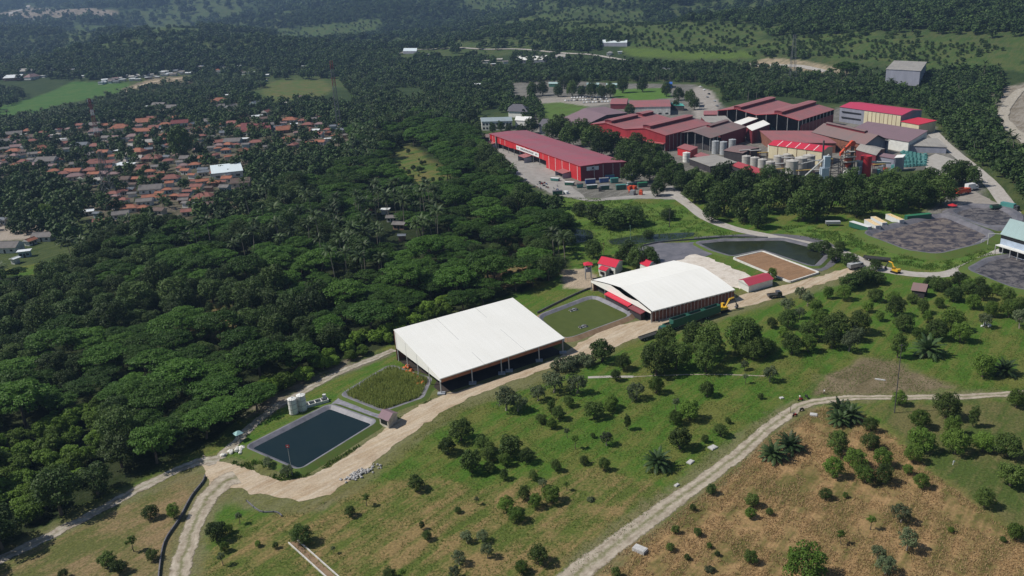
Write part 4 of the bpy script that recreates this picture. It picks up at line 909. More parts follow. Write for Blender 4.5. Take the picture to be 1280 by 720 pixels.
def house(px,py,wpx,c,idx,far=False):
    P=GT(px,py+wpx*.12) if far else G(px,py+wpx*.14); w=wpx/pxm(P); big=w>18
    r_=random.Random(idx*7+3); dp=w*r_.uniform(.5,.72); hw=r_.uniform(2.7,3.3)+(1.0 if big else 0)
    rz=r_.choice([R(-8),R(4),R(14),R(-20),R(70)]) if wpx<20 else r_.choice([R(-6),R(6)])
    if rz>1: w,dp=w*.9,w*.62
    flat=c in 'cw' and r_.random()<.6; hip=c in 'orm' and r_.random()<.55
    rise=dp*(.06 if flat else (.2 if c in 'w' else .34))
    e=thing('village_house',None,'house',(P.x,P.y,P.z-.02),rz)
    w2,d2=w/2,dp/2; ov=.7; wl=MB()
    wl.box(-w2,-d2,-.5,w2,d2,hw,0)
    wm=M_WALLS[r_.choice([0,0,1,1,2,3])]
    zE=hw-.05;W2,D2=w2+ov,d2+ov; rf=MB(); hp=min(D2,W2*.6) if hip else 0
    if flat:
        rf.hexa([(-W2,-D2,zE),(W2,-D2,zE),(W2,D2,zE+rise),(-W2,D2,zE+rise),(-W2,-D2,zE+.2),(W2,-D2,zE+.2),(W2,D2,zE+rise+.2),(-W2,D2,zE+rise+.2)])
    else:
        a,b,cc,d=(-W2,-D2,zE),(W2,-D2,zE),(W2,D2,zE),(-W2,D2,zE); r1,r2=(-W2+hp,0,zE+rise),(W2-hp,0,zE+rise)
        rf.face([a,b,r2,r1],0,[(-W2,0),(W2,0),(W2-hp,D2),(-W2+hp,D2)]);rf.face([cc,d,r1,r2]);rf.face([b,cc,r2],0 if hip else 1);rf.face([d,a,r1],0 if hip else 1);rf.face([d,cc,b,a])
        rf.box(-W2+hp,-.15,zE+rise-.05,W2-hp,.15,zE+rise+.12)
    wl.build('wall',wm,e); rf.build('roof',[tilemat(c),wm],e)
    if wpx>=10:
        dr=MB(); dr.box(-.5,-d2-.04,0,.5,-d2-.003,2.1); dr.build('door',M_DARK,e)
        for sx in (-.6,.6):
            wn=MB(); wn.box(w2*sx-.7,-d2-.04,1.0,w2*sx+.7,-d2-.003,2.1); wn.build('window',M_DARK,e)
    where=('by the far left lot' if px<70 and py>275 else
     'in the forest' if px>440 and py>200 else
     'near the tall grey tower' if px>345 and py<190 else 'behind the village' if py<145 else
     'at the village left edge' if px<90 and py<182 else 'at the left' if px<90 and py<212 else
     'around the red and white tower' if px<165 and py<182 else 'around the village square' if px<178 and py<212 else
     'beside the huge village tree' if px<216 and py<212 else 'around the dark red hall' if px>258 and py<200 else
     'in mid village' if py<205 else 'at the left forest edge' if px<130 else 'at the forest edge')
    small='large ' if w>19 else 'small ' if w<10 else ''
    return e,small+ROOFC[c][0]+' roofed house '+where,px
hi=[];hpos=[]
for i,t in enumerate(HOUSES.split()):
    a=t.split(',');px,py,wp=float(a[0]),float(a[1]),float(a[2])
    hi.append(house(px,py,wp,a[3],i)); hpos.append((hi[-1][0].location.x,hi[-1][0].location.y,wp/pxm(hi[-1][0].location)))
autolabel(hi,'houses of the village')
# large dark red hall and long white roof
def simple_hall(name,label,cat,A,B,C,h,rise,roofm,wallm,mono=False,ov=.5,group=None,doors=0):
    """A,B near eave ends, C far end beyond B (pixels at eave height h); ridge parallel to AB"""
    a,b,c=[G(p[0],p[1],h) for p in (A,B,C)]; u=(b-a);v=(c-b); cen=(a+b+(a+v)+(b+v))/4
    e=thing(name,label,cat,(cen.x,cen.y,0),group=group); rf=MB();wl=MB(); un=u.normalized()*ov; vn=v.normalized()*ov
    def L(p,z): return (p.x-cen.x,p.y-cen.y,z)
    a1,b1,c1,d1=a-un-vn,b+un-vn,b+v+un+vn,a+v-un+vn
    lu=u.length;lv=v.length
    if mono:
        q=[L(a1,h),L(b1,h),L(c1,h+rise),L(d1,h+rise)]; rf.face(q[::1],0,[(0,0),(lu,0),(lu,lv),(0,lv)]); rf.face([(x,y,z-.3) for x,y,z in q][::-1],0)
        for k in range(4):
            p,s=q[k],q[(k+1)%4]; rf.face([(p[0],p[1],p[2]-.3),(s[0],s[1],s[2]-.3),s,p],0)
    else:
        m1,m2=(a1+d1)/2,(b1+c1)/2
        rf.face([L(a1,h),L(b1,h),L(m2,h+rise),L(m1,h+rise)],0,[(0,0),(lu,0),(lu,lv/2),(0,lv/2)])
        rf.face([L(c1,h),L(d1,h),L(m1,h+rise),L(m2,h+rise)],0,[(0,0),(lu,0),(lu,lv/2),(0,lv/2)])
        rf.face([L(b1,h),L(c1,h),L(m2,h+rise-.02)],1);rf.face([L(d1,h),L(a1,h),L(m1,h+rise-.02)],1)
        rf.face([L(a1,h-.02),L(d1,h-.02),L(c1,h-.02),L(b1,h-.02)],1)
    P=[a,b,b+v,a+v]
    for k in range(4):
        p,s=P[k]-cen,P[(k+1)%4]-cen
        z0=h+(rise if mono and k in(2,) else 0)-.05
        if mono and k==1: wl.wall(p,s,0,0,.25,0,lambda t:h-.1+rise*t,1)
        elif mono and k==3: wl.wall(p,s,0,0,.25,0,lambda t:h-.1+rise*(1-t),1)
        else: wl.wall(p,s,0,z0-.05,.25)
    rf.build('roof',[roofm,wallm],e); wl.build('wall',wallm,e)
    for k in range(doors):
        t=(k+.5)/doors; p=a.lerp(b,t)-cen; d=un.normalized(); n=Vector((d.y,-d.x,0))
        if n.dot(v)>0:n=-n
        q=[p-d*1.4+n*.05,p+d*1.4+n*.05]
        w_=MB(); w_.hexa([(q[0].x,q[0].y,.9),(q[1].x,q[1].y,.9),(q[1].x-n.x*.04,q[1].y-n.y*.04,.9),(q[0].x-n.x*.04,q[0].y-n.y*.04,.9),
                        (q[0].x,q[0].y,min(h-.4,2.3)),(q[1].x,q[1].y,min(h-.4,2.3)),(q[1].x-n.x*.04,q[1].y-n.y*.04,min(h-.4,2.3)),(q[0].x-n.x*.04,q[0].y-n.y*.04,min(h-.4,2.3))]); w_.build('window',M_DARK,e)
    return e
RM_RED=roofmat('red_sheet_roof',(.37,.125,.13),(.25,.13,.13),.55,.6)
RM_REDW=roofmat('long_red_roof',(.34,.085,.115),(.25,.12,.14),.6,.6)
RM_BRT=roofmat('bright_red_roof',(.58,.03,.06),(.50,.05,.08),.5,.2)
RM_MAG=roofmat('magenta_red_roof',(.50,.045,.10),(.42,.06,.11),.5,.3)
RM_BRN=roofmat('brown_sheet_roof',(.235,.145,.14),(.19,.145,.14),.7,.8)
RM_PUR=roofmat('mauve_sheet_roof',(.24,.155,.18),(.20,.14,.155),.7,.5)
RM_GRY=roofmat('grey_sheet_roof',(.36,.34,.31),(.26,.245,.23),.7,.7)
RM_WHT=roofmat('white_membrane_roof',(.86,.85,.81),(.76,.75,.70),.6,.35)
RM_DGR=roofmat('dark_slate_roof',(.11,.105,.125),(.085,.08,.095),.7,.5)
RM_TEAL=roofmat('pale_teal_roof',(.42,.56,.54),(.36,.46,.45),.5,.5)
RM_SHT=roofmat('bright_sheet_roof',(.72,.80,.83),(.6,.68,.7),.4,.3)
W_RED=mat('red_cladding',(.55,.032,.038),.5,.18,.25,.35,stretch=(1,1,.15))
W_DRED=mat('dark_red_shade_cladding',(.17,.028,.038),.6,.25,.3,.3,stretch=(1,1,.2))  # dark red; the warehouse gable's shade is put into this colour
W_CREAM=mat('cream_cladding',(.62,.55,.38),.7,.15,.3,stretch=(1,1,.2))
W_GREY=mat('blue_grey_cladding',(.26,.27,.33),.6,.15,.3,stretch=(1,1,.2))
W_BROWN=mat('rusty_netting',(.27,.115,.075),.9,.35,.5,col2=(.16,.07,.05))
W_WHITE=mat('white_wall',(.70,.70,.67),.8,.15,.4)
W_DK=mat('shaded_interior',(.05,.045,.05),.9,.3,.3)  # near-black: shade inside open halls and beneath roofs put into the colour
STEEL=mat('pale_steel',(.50,.50,.49),.5,.2,1)
DSTEEL=mat('dark_steel',(.09,.085,.09),.5,.3,1)
simple_hall('village_hall','long dark red roofed hall in the middle of the village','hall',(302,165),(339,164.5),(336,153),4,3.2,tilemat('d'),M_WALLS[1],doors=5)
simple_hall('sheet_roof_hall','long shining white sheet-roofed hall at the village forest edge','hall',(265,217),(303,213),(300,205),4.5,1.2,RM_SHT,M_WALLS[1],mono=True,doors=3)
# far houses
fh=[]
_r=random.Random(9)
TOWN=[(x,y,w,c) for x,y,w,c in [(20,97,22,'w'),(41,97,18,'m'),(55,96,7,'w'),(35,90,14,'c'),(88,88,12,'w'),(66,87,8,'c'),(105,97,5,'w'),(113,98,4,'g'),(96,95,5,'g')]]
for i in range(58):
    x=_r.uniform(126,242); yy=101-(x-126)*.11+_r.uniform(-2.5,4.5)*(1 if x<200 else .8); TOWN.append((x,yy,_r.uniform(4,8),_r.choice('wcwgwcswm')))
for i in range(16): TOWN.append((_r.uniform(245,320),_r.uniform(83,93),_r.uniform(4,7),_r.choice('wcog')))
TOWN+=[(253,84,9,'w'),(44,25,5,'w'),(56,26,6,'w'),(65,26,4,'w'),(88,25,6,'w'),(107,25,5,'w'),(300,83,8,'w'),(333,95,8,'w'),(330,101,8,'c'),(378,84,9,'w'),(378,19,4,'w'),(607,78,9,'c'),(625,76,7,'c'),(632,79,6,'g'),(617,82,6,'w'),(534,70,5,'w'),(596,100,6,'g'),(492,86,6,'c'),(597,107,8,'w'),(775,67,5,'w'),(762,68,9,'c'),(742,60,5,'s'),(830,88,12,'s'),(839,89,8,'s'),(320,105,8,'g')]
for i,(x,y,w,c) in enumerate(TOWN):
    e,ph,px=house(x,y,w,c,500+i,far=True)
    where='in the far town' if 120<x<245 and y>80 else 'on the far left hills' if y<50 else 'beyond the factory' if x>590 else 'far behind the village' if x>245 else 'at the far left behind the palms'
    fh.append((e,('small ' if w<7 else '')+ROOFC[c][0]+' roofed house '+where,px))
autolabel(fh,'far houses')
def far_hall(x0,y0,x1,y1,dx,dy,name,label,roofm,h=5,rise=1.5):
    a=GT(x0,y0);b=GT(x1,y1);c=GT(x1+dx,y1+dy); z=min(a.z,b.z)
    u=(b-a).xy;v=(c-b).xy
    if v.length>40: v=v.normalized()*40
    cen=a.xy+u/2+v/2; e=thing(name,label,'hall',(cen.x,cen.y,z)); rf=MB();wl=MB()
    P=[a.xy-cen,a.xy+u-cen,a.xy+u+v-cen,a.xy+v-cen]
    q=[(P[0].x,P[0].y,h),(P[1].x,P[1].y,h),(P[2].x,P[2].y,h+rise+2),(P[3].x,P[3].y,h+rise+2)]
    rf.face(q,0,[(0,0),(u.length,0),(u.length,v.length),(0,v.length)]); rf.face([(x,y,zz-.4) for x,y,zz in q][::-1])
    for k in range(4): wl.wall(P[k],P[(k+1)%4],-1,h-.3,.3)
    rf.build('roof',roofm,e);wl.build('wall',W_GREY,e)
far_hall(504,67.5,521,67.5,1,-2.2,'far_hall','long bright roofed hall beside the far country road',RM_SHT)
far_hall(645,80,683,78,1,-6,'far_hall','broad white roofed hall in trees beyond the factory',RM_WHT)
far_hall(753,58.5,784,58.5,0,-3,'far_hall','long white roofed shed beside the far green field',RM_SHT,6)
far_hall(694,75,707,75,0,-2,'far_hall','small pale roofed hall right of the broad white hall',RM_GRY,4)

# ------------------------------------------------------------ factory sheds
def shed(name,label,A,B,C,h,prof,roofm,walls=(),vents=(),posts=(),ov=.6,cat='building',fascia=None,gm=None,th=.25,soffit=True):
    """A->B is the gable end nearest, C lies beyond B along the ridge (pixels at height h).
    prof: (s,dz) roof profile across AB; walls: (s0,t0,s1,t1,z0,z1 or None,material); vents: (s0,s1,t0,t1,dz)"""
    a,b,c=[G(p[0],p[1],h).xy for p in (A,B,C)]; u=b-a;v=c-b; cen=a+u/2+v/2
    e=thing(name,label,cat,(cen.x,cen.y,0)); lu,lv=u.length,v.length
    def P(s,t): q=a+u*s+v*t-cen; return q
    def zr(s):
        for (s0,z0),(s1,z1) in zip(prof,prof[1:]):
            if s<=s1+1e-9: return h+z0+(z1-z0)*(s-s0)/max(1e-9,s1-s0)
        return h+prof[-1][1]
    rf=MB(); os_,ot=ov/lu,ov/lv; ss=[p[0] for p in prof]; ss2=[-os_]+ss[1:-1]+[1+os_]
    NT=max(1,int(lv/12))
    for (s0,s1) in zip(ss2,ss2[1:]):
        k=ss2.index(s0); z0=h+prof[k][1];z1=h+prof[k+1][1]; T0,T1=-ot,1+ot
        p=[P(s0,T0),P(s1,T0),P(s1,T1),P(s0,T1)]; zz=[z0,z1,z1,z0]
        top=[(q.x,q.y,z) for q,z in zip(p,zz)]
        rf.face(top,0,[(0,s0*lu),(0,s1*lu),(lv,s1*lu),(lv,s0*lu)])
        bot=[(x,y,z-.22) for x,y,z in top]; rf.face(bot[::-1],1)
        for i in range(4):
            j=(i+1)%4
            if (i==1 and k<len(prof)-2) or (i==3 and k>0): continue
            rf.face([bot[i],bot[j],top[j],top[i]],1)
    ro=rf.build('roof',[roofm,fascia or roofm],e)
    for (s0,s1,t0,t1,dz) in vents:
        vb=MB(); sm=(s0+s1)/2
        za=zr(s0)-.1; pts=[P(s0,t0),P(s1,t0),P(s1,t1),P(s0,t1)]; zt=zr(sm)+dz
        ev=.35/lu*2
        q=[P(s0-ev,t0-.5/lv),P(sm,t0-.5/lv),P(s1+ev,t0-.5/lv),P(s1+ev,t1+.5/lv),P(sm,t1+.5/lv),P(s0-ev,t1+.5/lv)]
        vb.face([(q[0].x,q[0].y,zt-.5),(q[1].x,q[1].y,zt),(q[4].x,q[4].y,zt),(q[5].x,q[5].y,zt-.5)],0,[(0,0),(0,3),(lv,3),(lv,0)])
        vb.face([(q[1].x,q[1].y,zt),(q[2].x,q[2].y,zt-.5),(q[3].x,q[3].y,zt-.5),(q[4].x,q[4].y,zt)],0,[(0,0),(0,3),(lv,3),(lv,0)])
        zlo=min(zr(s0),zr(s1))-.1
        for i in range(4): vb.wall(pts[i],pts[(i+1)%4],zlo,zt-.55,.1,1)
        vb.build('ridge_vent',[roofm,W_DRED],ro)
    for w in walls:
        s0,t0,s1,t1,z0,z1,mt=w[:7]; mb=MB(); n=12 if z1 is None else 1
        mb.wall(P(s0,t0),P(s1,t1),z0,z1 or 0,th,0,(lambda tt:zr(s0+(s1-s0)*tt)-.26) if z1 is None else None,n); mb.build('wall',mt,e)
    for (s,t,z) in posts:
        mb=MB();q=P(s,t); mb.box(q.x-.22,q.y-.22,0,q.x+.22,q.y+.22,(z or zr(s)-.26)); mb.build('post',STEEL,e)
    e['_']=0; del e['_']
    return e,P,zr
def patch(e,P,s0,t0,s1,t1,z0,z1,out,mt,name,th=.12,parent=None):
    """flat panel standing `out` metres proud of a wall line"""
    p,q=P(s0,t0),P(s1,t1); d=(q-p).normalized(); n=Vector((d.y,-d.x)); mb=MB()
    a=p+n*out;b=q+n*out; mb.wall(a,b,z0,z1,th); return mb.build(name,mt,parent or e)
M_SIGN=mat('white_sign',(.80,.80,.80),.5,.05,1); M_INK=mat('sign_ink',(.03,.035,.06),.6,.1,1); M_GINK=mat('sign_green_ink',(.05,.16,.09),.6,.1,1)
# --- long red warehouse (gable end faces the lower right)
e,P,zr=shed('red_warehouse','long bright red warehouse with white banner on its side','x' and (725.7,207.5),(782,202),(661+10,164),10,[(0,0),(.5,.9),(1,.3)],RM_REDW,fascia=W_RED) if False else (None,None,None)
A0,B0,C0=(612,167),(725.7,207.5),(781.7,202.4)
# here A->B gable = (725.7,207.5)->(781.7,202.4); ridge runs back to (612,167)
ga,gb=G(*B0,10).xy,G(*C0,10).xy; gc=G(*A0,10).xy-ga+gb
def px_of(p,z): 
    x,y=pj(p.x,p.y,z); return (x,y)
e,P,zr=shed('red_warehouse','long bright red warehouse with a white lettered banner on its side',B0,C0,px_of(gc,10),10,[(0,0),(.5,.8),(1,.2)],RM_REDW,
 walls=[(0,0,1,0,0,None,W_DRED),(1,0,1,1,0,None,W_DRED),(1,1,0,1,0,None,W_RED),(0,.33,0,0,0,None,W_RED),(0,.72,0,.33,5.0,None,W_RED),(0,.90,0,.72,4.6,None,W_RED),(0,1,0,.92,0,None,W_RED),(.12,.92,.12,.33,0,None,W_DK)],
 posts=[(.005,t,5.2) for t in (.40,.47,.55,.62,.69,.76,.83,.895)],fascia=W_RED)
for t in [.03,.10,.17,.235,.30,.36,.43,.50,.56,.80,.86,.96]:
    z0=0 if t<.33 or t>.92 else 5.1
    patch(e,P,0,t+.0012,0,t-.0012,z0,9.7,.05,M_SIGN if t not in(.36,) else STEEL,'cladding_seam',.04)
patch(e,P,0,.915,0,.905,0,9.8,.3,W_DK,'recess_shade_strip',.2); patch(e,P,0,.9215,0,.9165,0,10,.45,STEEL,'downpipe',.3)  # dark strip laid on for the shade of the recess
for s in (.30,.50,.72,.88): patch(e,P,s-.005,0,s+.005,0,0,9.7,.05,STEEL,'cladding_seam',.04)
sg=patch(e,P,0,.655,0,.400,5.6,8.6,.35,M_SIGN,'banner',.1)
# lettering too small to read in the photo: rows of short dark strokes of its size and spacing
def strokes(e,P,t0,t1,zc,hh,n,mt,parent,seed=1,s=None,gap=.28):
    r_=random.Random(seed)
    for k in range(n):
        a=t0+(t1-t0)*k/n; b=a+(t1-t0)/n*(1-gap)
        mb=MB()
        def line(f0,f1,z0,z1):
            p=P(0,a+(b-a)*f0) if s is None else P(a+(b-a)*f0,0); q=P(0,a+(b-a)*f1) if s is None else P(a+(b-a)*f1,0)
            d=(q-p); d=d.normalized() if d.length>1e-6 else Vector((1,0)); n_=Vector((d.y,-d.x))*.40
            mb.wall(p+n_,q+n_,z0,z1,.04)
        ty=r_.randrange(4)
        line(0,.28,zc-hh/2,zc+hh/2)
        if ty!=1: line(.72,1,zc-hh/2,zc+hh/2)
        if ty in(0,2): line(.28,.72,zc+hh*.28,zc+hh/2)
        if ty in(1,3): line(.28,1 if ty==1 else .72,zc-hh/2,zc-hh*.26)
        if ty in(0,1): line(.28,.72,zc-.12*hh,zc+.12*hh)
        mb.build('lettering',mt,parent)
strokes(e,P,.648,.622,7.15,1.1,3,M_GINK,sg,3); strokes(e,P,.606,.455,7.15,1.35,18,M_INK,sg,5); strokes(e,P,.438,.412,7.15,1.3,2,M_INK,sg,8)
sg=patch(e,P,.13,0,.40,0,6.6,9.1,.3,mat('grey_white_sign',(.62,.64,.68),.5,.1,1),'sign',.1)
lg=MB()
q=P(.27,0);qq=P(.33,0);d=(qq-q).normalized();n_=Vector((d.y,-d.x))*.38
for k in range(12):
    a0=math.radians(k*30);a1=math.radians(k*30+30);
    c_=q+n_; r0=.85
    lg.face([(c_.x,c_.y,8.05),(c_.x+d.x*r0*math.cos(a0),c_.y+d.y*r0*math.cos(a0),8.05+r0*math.sin(a0)*.75),(c_.x+d.x*r0*math.cos(a1),c_.y+d.y*r0*math.cos(a1),8.05+r0*math.sin(a1)*.75)],0)
lg.build('emblem',M_INK,sg)
strokes(e,P,.205,.335,7.0,.35,8,M_INK,sg,12,s=1)
for (t,zz) in ((.955,4.2),(.52,4.6),(.125,4.0)):
    mb=MB(); p,q=P(0,t+.035),P(0,t-.035); d=(q-p).normalized(); n_=Vector((d.y,-d.x))*6
    mb.hexa([(p.x,p.y,zz),(p.x+n_.x,p.y+n_.y,zz-.8),(q.x+n_.x,q.y+n_.y,zz-.8),(q.x,q.y,zz),(p.x,p.y,zz+.15),(p.x+n_.x,p.y+n_.y,zz-.65),(q.x+n_.x,q.y+n_.y,zz-.65),(q.x,q.y,zz+.15)],0)
    aw=mb.build('awning',RM_RED,e)
    mb=MB(); mb.wall(q+n_,q,0,zz-.8,.15); mb.wall(p+n_*.999,p,0,zz-.8,.15); mb.build('side_panel',W_GREY,aw)
RED_P=P
simple_hall('open_shed','small brown roofed open shed at the far end of the red warehouse','shed',(595,171.5),(611,171.5),(611,168.5),5,.6,RM_BRN,W_DK,mono=True)
# --- double gable red hall with ridge vents
db=[(0,0),(.25,3.2),(.5,.4),(.75,3.2),(1,0)]
e,P,zr=shed('processing_hall','big double-gabled red hall with two raised ridge vents',(735,155.5),(832,169),(889,154.5),12,db,RM_RED,
 walls=[(0,0,1,0,6.5,None,mat('shade_dark_red_wall',(.34,.035,.045),.6,.25,.3,stretch=(1,1,.2))),(1,0,1,1,0,None,W_DRED),(1,1,0,1,0,None,W_DRED),(0,1,0,0,0,None,W_DRED),(.02,.05,.98,.05,0,6.4,W_DK)],  # front wall red darkened to paint in its shade
 vents=[(.205,.295,.05,.62,2.2),(.205,.295,.72,.97,2.2),(.705,.795,.04,.97,2.2)],posts=[(s,.002,6.5) for s in (.01,.17,.34,.5,.67,.84,.99)],fascia=W_RED)
patch(e,P,0,0,1,0,5.6,6.3,2.2,roofmat('awning_pink',(.50,.12,.13),(.4,.1,.1)),'awning',2.1)
for t in [.08,.16,.24,.32,.4,.48,.56,.64,.72,.8,.88]: patch(e,P,1,t,1,t+.006,0,11.4,.1,STEEL,'cladding_seam',.05)
# --- brown gabled bay and its white roof lights
e,P,zr=shed('storage_shed','brown gabled open shed right of the double red hall',(850,166),(888,172.5),(932.5,158.5),11,[(0,0),(.42,2.6),(1,0)],RM_BRN,
 walls=[(1,.3,1,1,0,None,W_DRED),(1,1,0,1,0,None,W_DRED),(0,.12,1,.12,0,10.6,W_DK)],vents=[(.37,.49,.42,.95,1.6)],posts=[(s,.01,None) for s in (.02,.25,.5,.75,.98)]+[(.99,t,None) for t in (.1,.2)],fascia=W_DK)
simple_hall('lean_to','pale grey sheet roof behind the brown gabled shed','shed',(884,153),(915,152.5),(906,145.5),11.2,.5,RM_GRY,W_DRED,mono=True)
simple_hall('roof_light_shed','red walled shed under the bigger white roof right of the brown shed','shed',(933,158),(940.5,163),(962,155.5),10,.4,RM_WHT,W_DRED,mono=True)
simple_hall('roof_light_shed','red walled shed under the narrow white striped roof','shed',(916,153.5),(927,155.5),(947,148.5),10,.4,RM_WHT,W_DRED,mono=True)
# --- upper double gable open shed
e,P,zr=shed('open_hall','double-gabled pinkish red open hall with dark interior at the back',(897,138),(999,150.5),(1042.5,136.5),13,db,RM_RED,
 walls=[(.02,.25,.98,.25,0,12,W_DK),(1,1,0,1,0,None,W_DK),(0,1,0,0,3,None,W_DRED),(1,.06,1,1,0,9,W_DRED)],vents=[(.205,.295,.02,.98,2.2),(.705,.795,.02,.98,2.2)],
 posts=[(s,.003,None) for s in (.005,.13,.25,.37,.5,.62,.75,.87,.995)]+[(.997,t,None) for t in (.1,.2,.3,.4,.5,.6,.7,.8,.9)],fascia=W_RED)
# --- magenta roofed building
e=simple_hall('magenta_roof_building','magenta red roofed building with grey and cream walls','building',(1050,133.5),(1127,144),(1152.5,137.5),12,2.0,RM_MAG,W_GREY)
a,b=G(1081,137.8,12),G(1126.6,144,12); cen=e.location
mb=MB(); d=(b-a).xy.normalized(); n_=Vector((d.y,-d.x))*.35; mb.wall(a.xy-cen.xy+n_,b.xy-cen.xy+n_,0,11.4,.3); mb.build('cream_cladding',W_CREAM,e)
for k in range(1,9):
    p=a.lerp(b,k/9.0).xy-cen.xy+n_*1.3; mb=MB(); mb.box(p.x-.12,p.y-.12,0,p.x+.12,p.y+.12,11.3); mb.build('seam',W_BROWN,e)
for z0 in (9,4.5):
    a2=G(1053,134,12);b2=G(1077,137.2,12); mb=MB(); mb.wall(a2.xy-cen.xy+n_,b2.xy-cen.xy+n_,z0-1,z0,.3); mb.build('louvre',M_DARK,e)
e=simple_hall('cream_annex','low cream annex with bright red roof right of the magenta roof','building',(1127,151.5),(1149,155.5),(1170,151.5),8,.6,RM_BRT,W_CREAM,mono=True)
# --- brown roofs in front
e,P,zr=shed('brown_hall','broad brown gabled hall with a long low ridge vent',(1081,181),(1111,175.5),(1044,160.5),8.5,[(0,0),(.5,5.2),(1,0)],RM_BRN,
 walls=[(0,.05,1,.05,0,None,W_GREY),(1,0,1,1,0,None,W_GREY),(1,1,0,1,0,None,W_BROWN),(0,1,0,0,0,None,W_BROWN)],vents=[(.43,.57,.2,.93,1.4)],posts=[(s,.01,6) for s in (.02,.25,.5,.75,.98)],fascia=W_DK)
simple_hall('brown_lean_to','mauve brown lean-to roof stretching right of the brown hall','building',(1060,164),(1136,177),(1159,165),7.5,1.0,RM_PUR,W_WHITE,mono=True)
simple_hall('pink_lean_to','dull pink lean-to roof behind the cream tank building','building',(968,178),(1045,178.5),(1022,166),7,1.5,RM_RED,W_BROWN,mono=True)
e=simple_hall('cream_building','cream walled building with bright red striped roof among the tanks','building',(961,181),(1027.5,189.5),(1041,183),9,1.6,RM_BRT,W_CREAM)
a,b=G(961,181,9),G(1027.5,189.5,9); c2=G(1041,183,9); cen=e.location
for k in range(5):
    t=.16+.17*k; v=(c2-b).xy; p=a.lerp(b,t).xy-cen.xy; q=p+v*.5; dd=(b-a).xy.normalized()*.45
    mb=MB(); mb.hexa([(p.x,p.y,9.0),(p.x+dd.x,p.y+dd.y,9.0),(q.x+dd.x,q.y+dd.y,10.6),(q.x,q.y,10.6),(p.x,p.y,9.1),(p.x+dd.x,p.y+dd.y,9.1),(q.x+dd.x,q.y+dd.y,10.72),(q.x,q.y,10.72)]); mb.build('roof_light',RM_WHT,e)
for k in range(1,5):
    p=a.lerp(b,k/5.5).xy-cen.xy; d=(b-a).xy.normalized(); n_=Vector((d.y,-d.x))*.12; mb=MB(); mb.box(p.x+n_.x-.15,p.y+n_.y-.1,0,p.x+n_.x+.15,p.y+n_.y+.1,8.7); mb.build('seam',W_BROWN,e)
simple_hall('grey_flat_roof','grey flat roofed building below the brown open shed','building',(862,198),(888,207.5),(921,203),4.5,.2,RM_GRY,W_DK,mono=True)
simple_hall('brown_open_shed','small brown roofed shed between the tanks and vertical silos','shed',(905,188),(928,191.5),(949,184.5),6.5,1.0,RM_BRN,W_DK)
simple_hall('red_kiosk','small red walled building beside the white tank','building',(847,184),(863,188),(872,184.5),5.5,.5,RM_RED,W_RED,mono=True)
simple_hall('red_porch','tiny dull red porch roof below the kiosk','shed',(868,194.5),(879,198),(887,194.5),4,.4,RM_RED,W_DK,mono=True)
simple_hall('red_awning_shed','long narrow red awning below the row of four silos','shed',(915,206.5),(952,218.5),(960,215),4.5,.5,roofmat('awning_red',(.42,.06,.07),(.35,.07,.08)),W_DK,mono=True)
simple_hall('red_end_shed','grey-brown gabled shed with dark red end wall','shed',(1070,187),(1095,194),(1106,186),7,1.8,RM_GRY,W_DRED)
simple_hall('conveyor_shed','low shed with sloping grey roof beside the white-roofed hut','shed',(1083,192),(1118,198),(1121,195),6,.4,RM_PUR,W_GREY,mono=True)
simple_hall('grey_block','pale roofed grey block beside the factory road','building',(1136,181.5),(1183.5,183.5),(1171,173.5),4.5,.3,RM_GRY,W_GREY,mono=True)
simple_hall('white_roof_hut','tall grey hut with white flat roof beside the teal tarpaulins','hut',(1119,197),(1128,196.5),(1131,193.5),9,.2,RM_WHT,W_GREY,mono=True)
simple_hall('red_lean_to','dull red shed at the top of the yard lane','shed',(880,143),(896,143),(896,139),7,.5,RM_RED,W_DRED,mono=True)
# --- grey tower block on the hill
e,P,zr=shed('grey_stilt_building','tall windowless grey building on white stilts at the hill foot',(1150.5,88.5),(1158,78.7),(1118,77),20,[(0,0),(1,1.2)],RM_GRY,
 walls=[(0,0,1,0,7,None,W_GREY),(1,0,1,1,7,None,W_GREY),(1,1,0,1,7,None,W_GREY),(0,1,0,0,5.2,None,W_GREY)],posts=[(0,t,8) for t in (.01,.33,.66,.99)]+[(.9,t,8) for t in (.01,.5,.99)],fascia=W_GREY)
# --- office and staff buildings behind
simple_hall('purple_hall','long mauve sheet-roofed hall behind the double red hall','building',(703,148),(730,157),(784,141),8,3.5,RM_PUR,W_DK)
simple_hall('red_row_building','low dark red roofed row beside the car park','building',(763,130),(783,130),(785,123),5,1.5,RM_RED,W_DRED)
simple_hall('workshop_building','reddish brown roofed block behind the double red hall','building',(787,134),(838,133),(836,124.5),8,1.5,RM_RED,M_WALLS[1],doors=6)
simple_hall('teal_canopy','small teal canopy right of the workshop block','canopy',(841,131),(855,132),(852,129.5),5,.3,mat('teal_sheet',(.10,.42,.36),.6,.2,.5),W_DK,mono=True)
simple_hall('teal_canopy','small teal canopy in front of the workshop block','canopy',(802,132.5),(812,132.5),(812,131),4.5,.3,MATS['teal_sheet'],W_DK,mono=True)
e=simple_hall('white_office','two-storey white office with blue-grey gabled roof','office',(602,152),(640,151),(638,146.5),8,2.0,roofmat('blue_grey_roof',(.30,.36,.39),(.25,.29,.31)),W_WHITE,doors=0)
a,b=G(602,152,8),G(640,151,8);cen=e.location; d=(b-a).xy.normalized(); n_=Vector((d.y,-d.x))*.1
for z0 in (1.2,4.8):
    for k in range(9):
        p=a.lerp(b,(k+.25)/9).xy-cen.xy+n_;q=a.lerp(b,(k+.8)/9).xy-cen.xy+n_; mb=MB(); mb.wall(p,q,z0,z0+1.6,.06); mb.build('window',M_DARK,e)
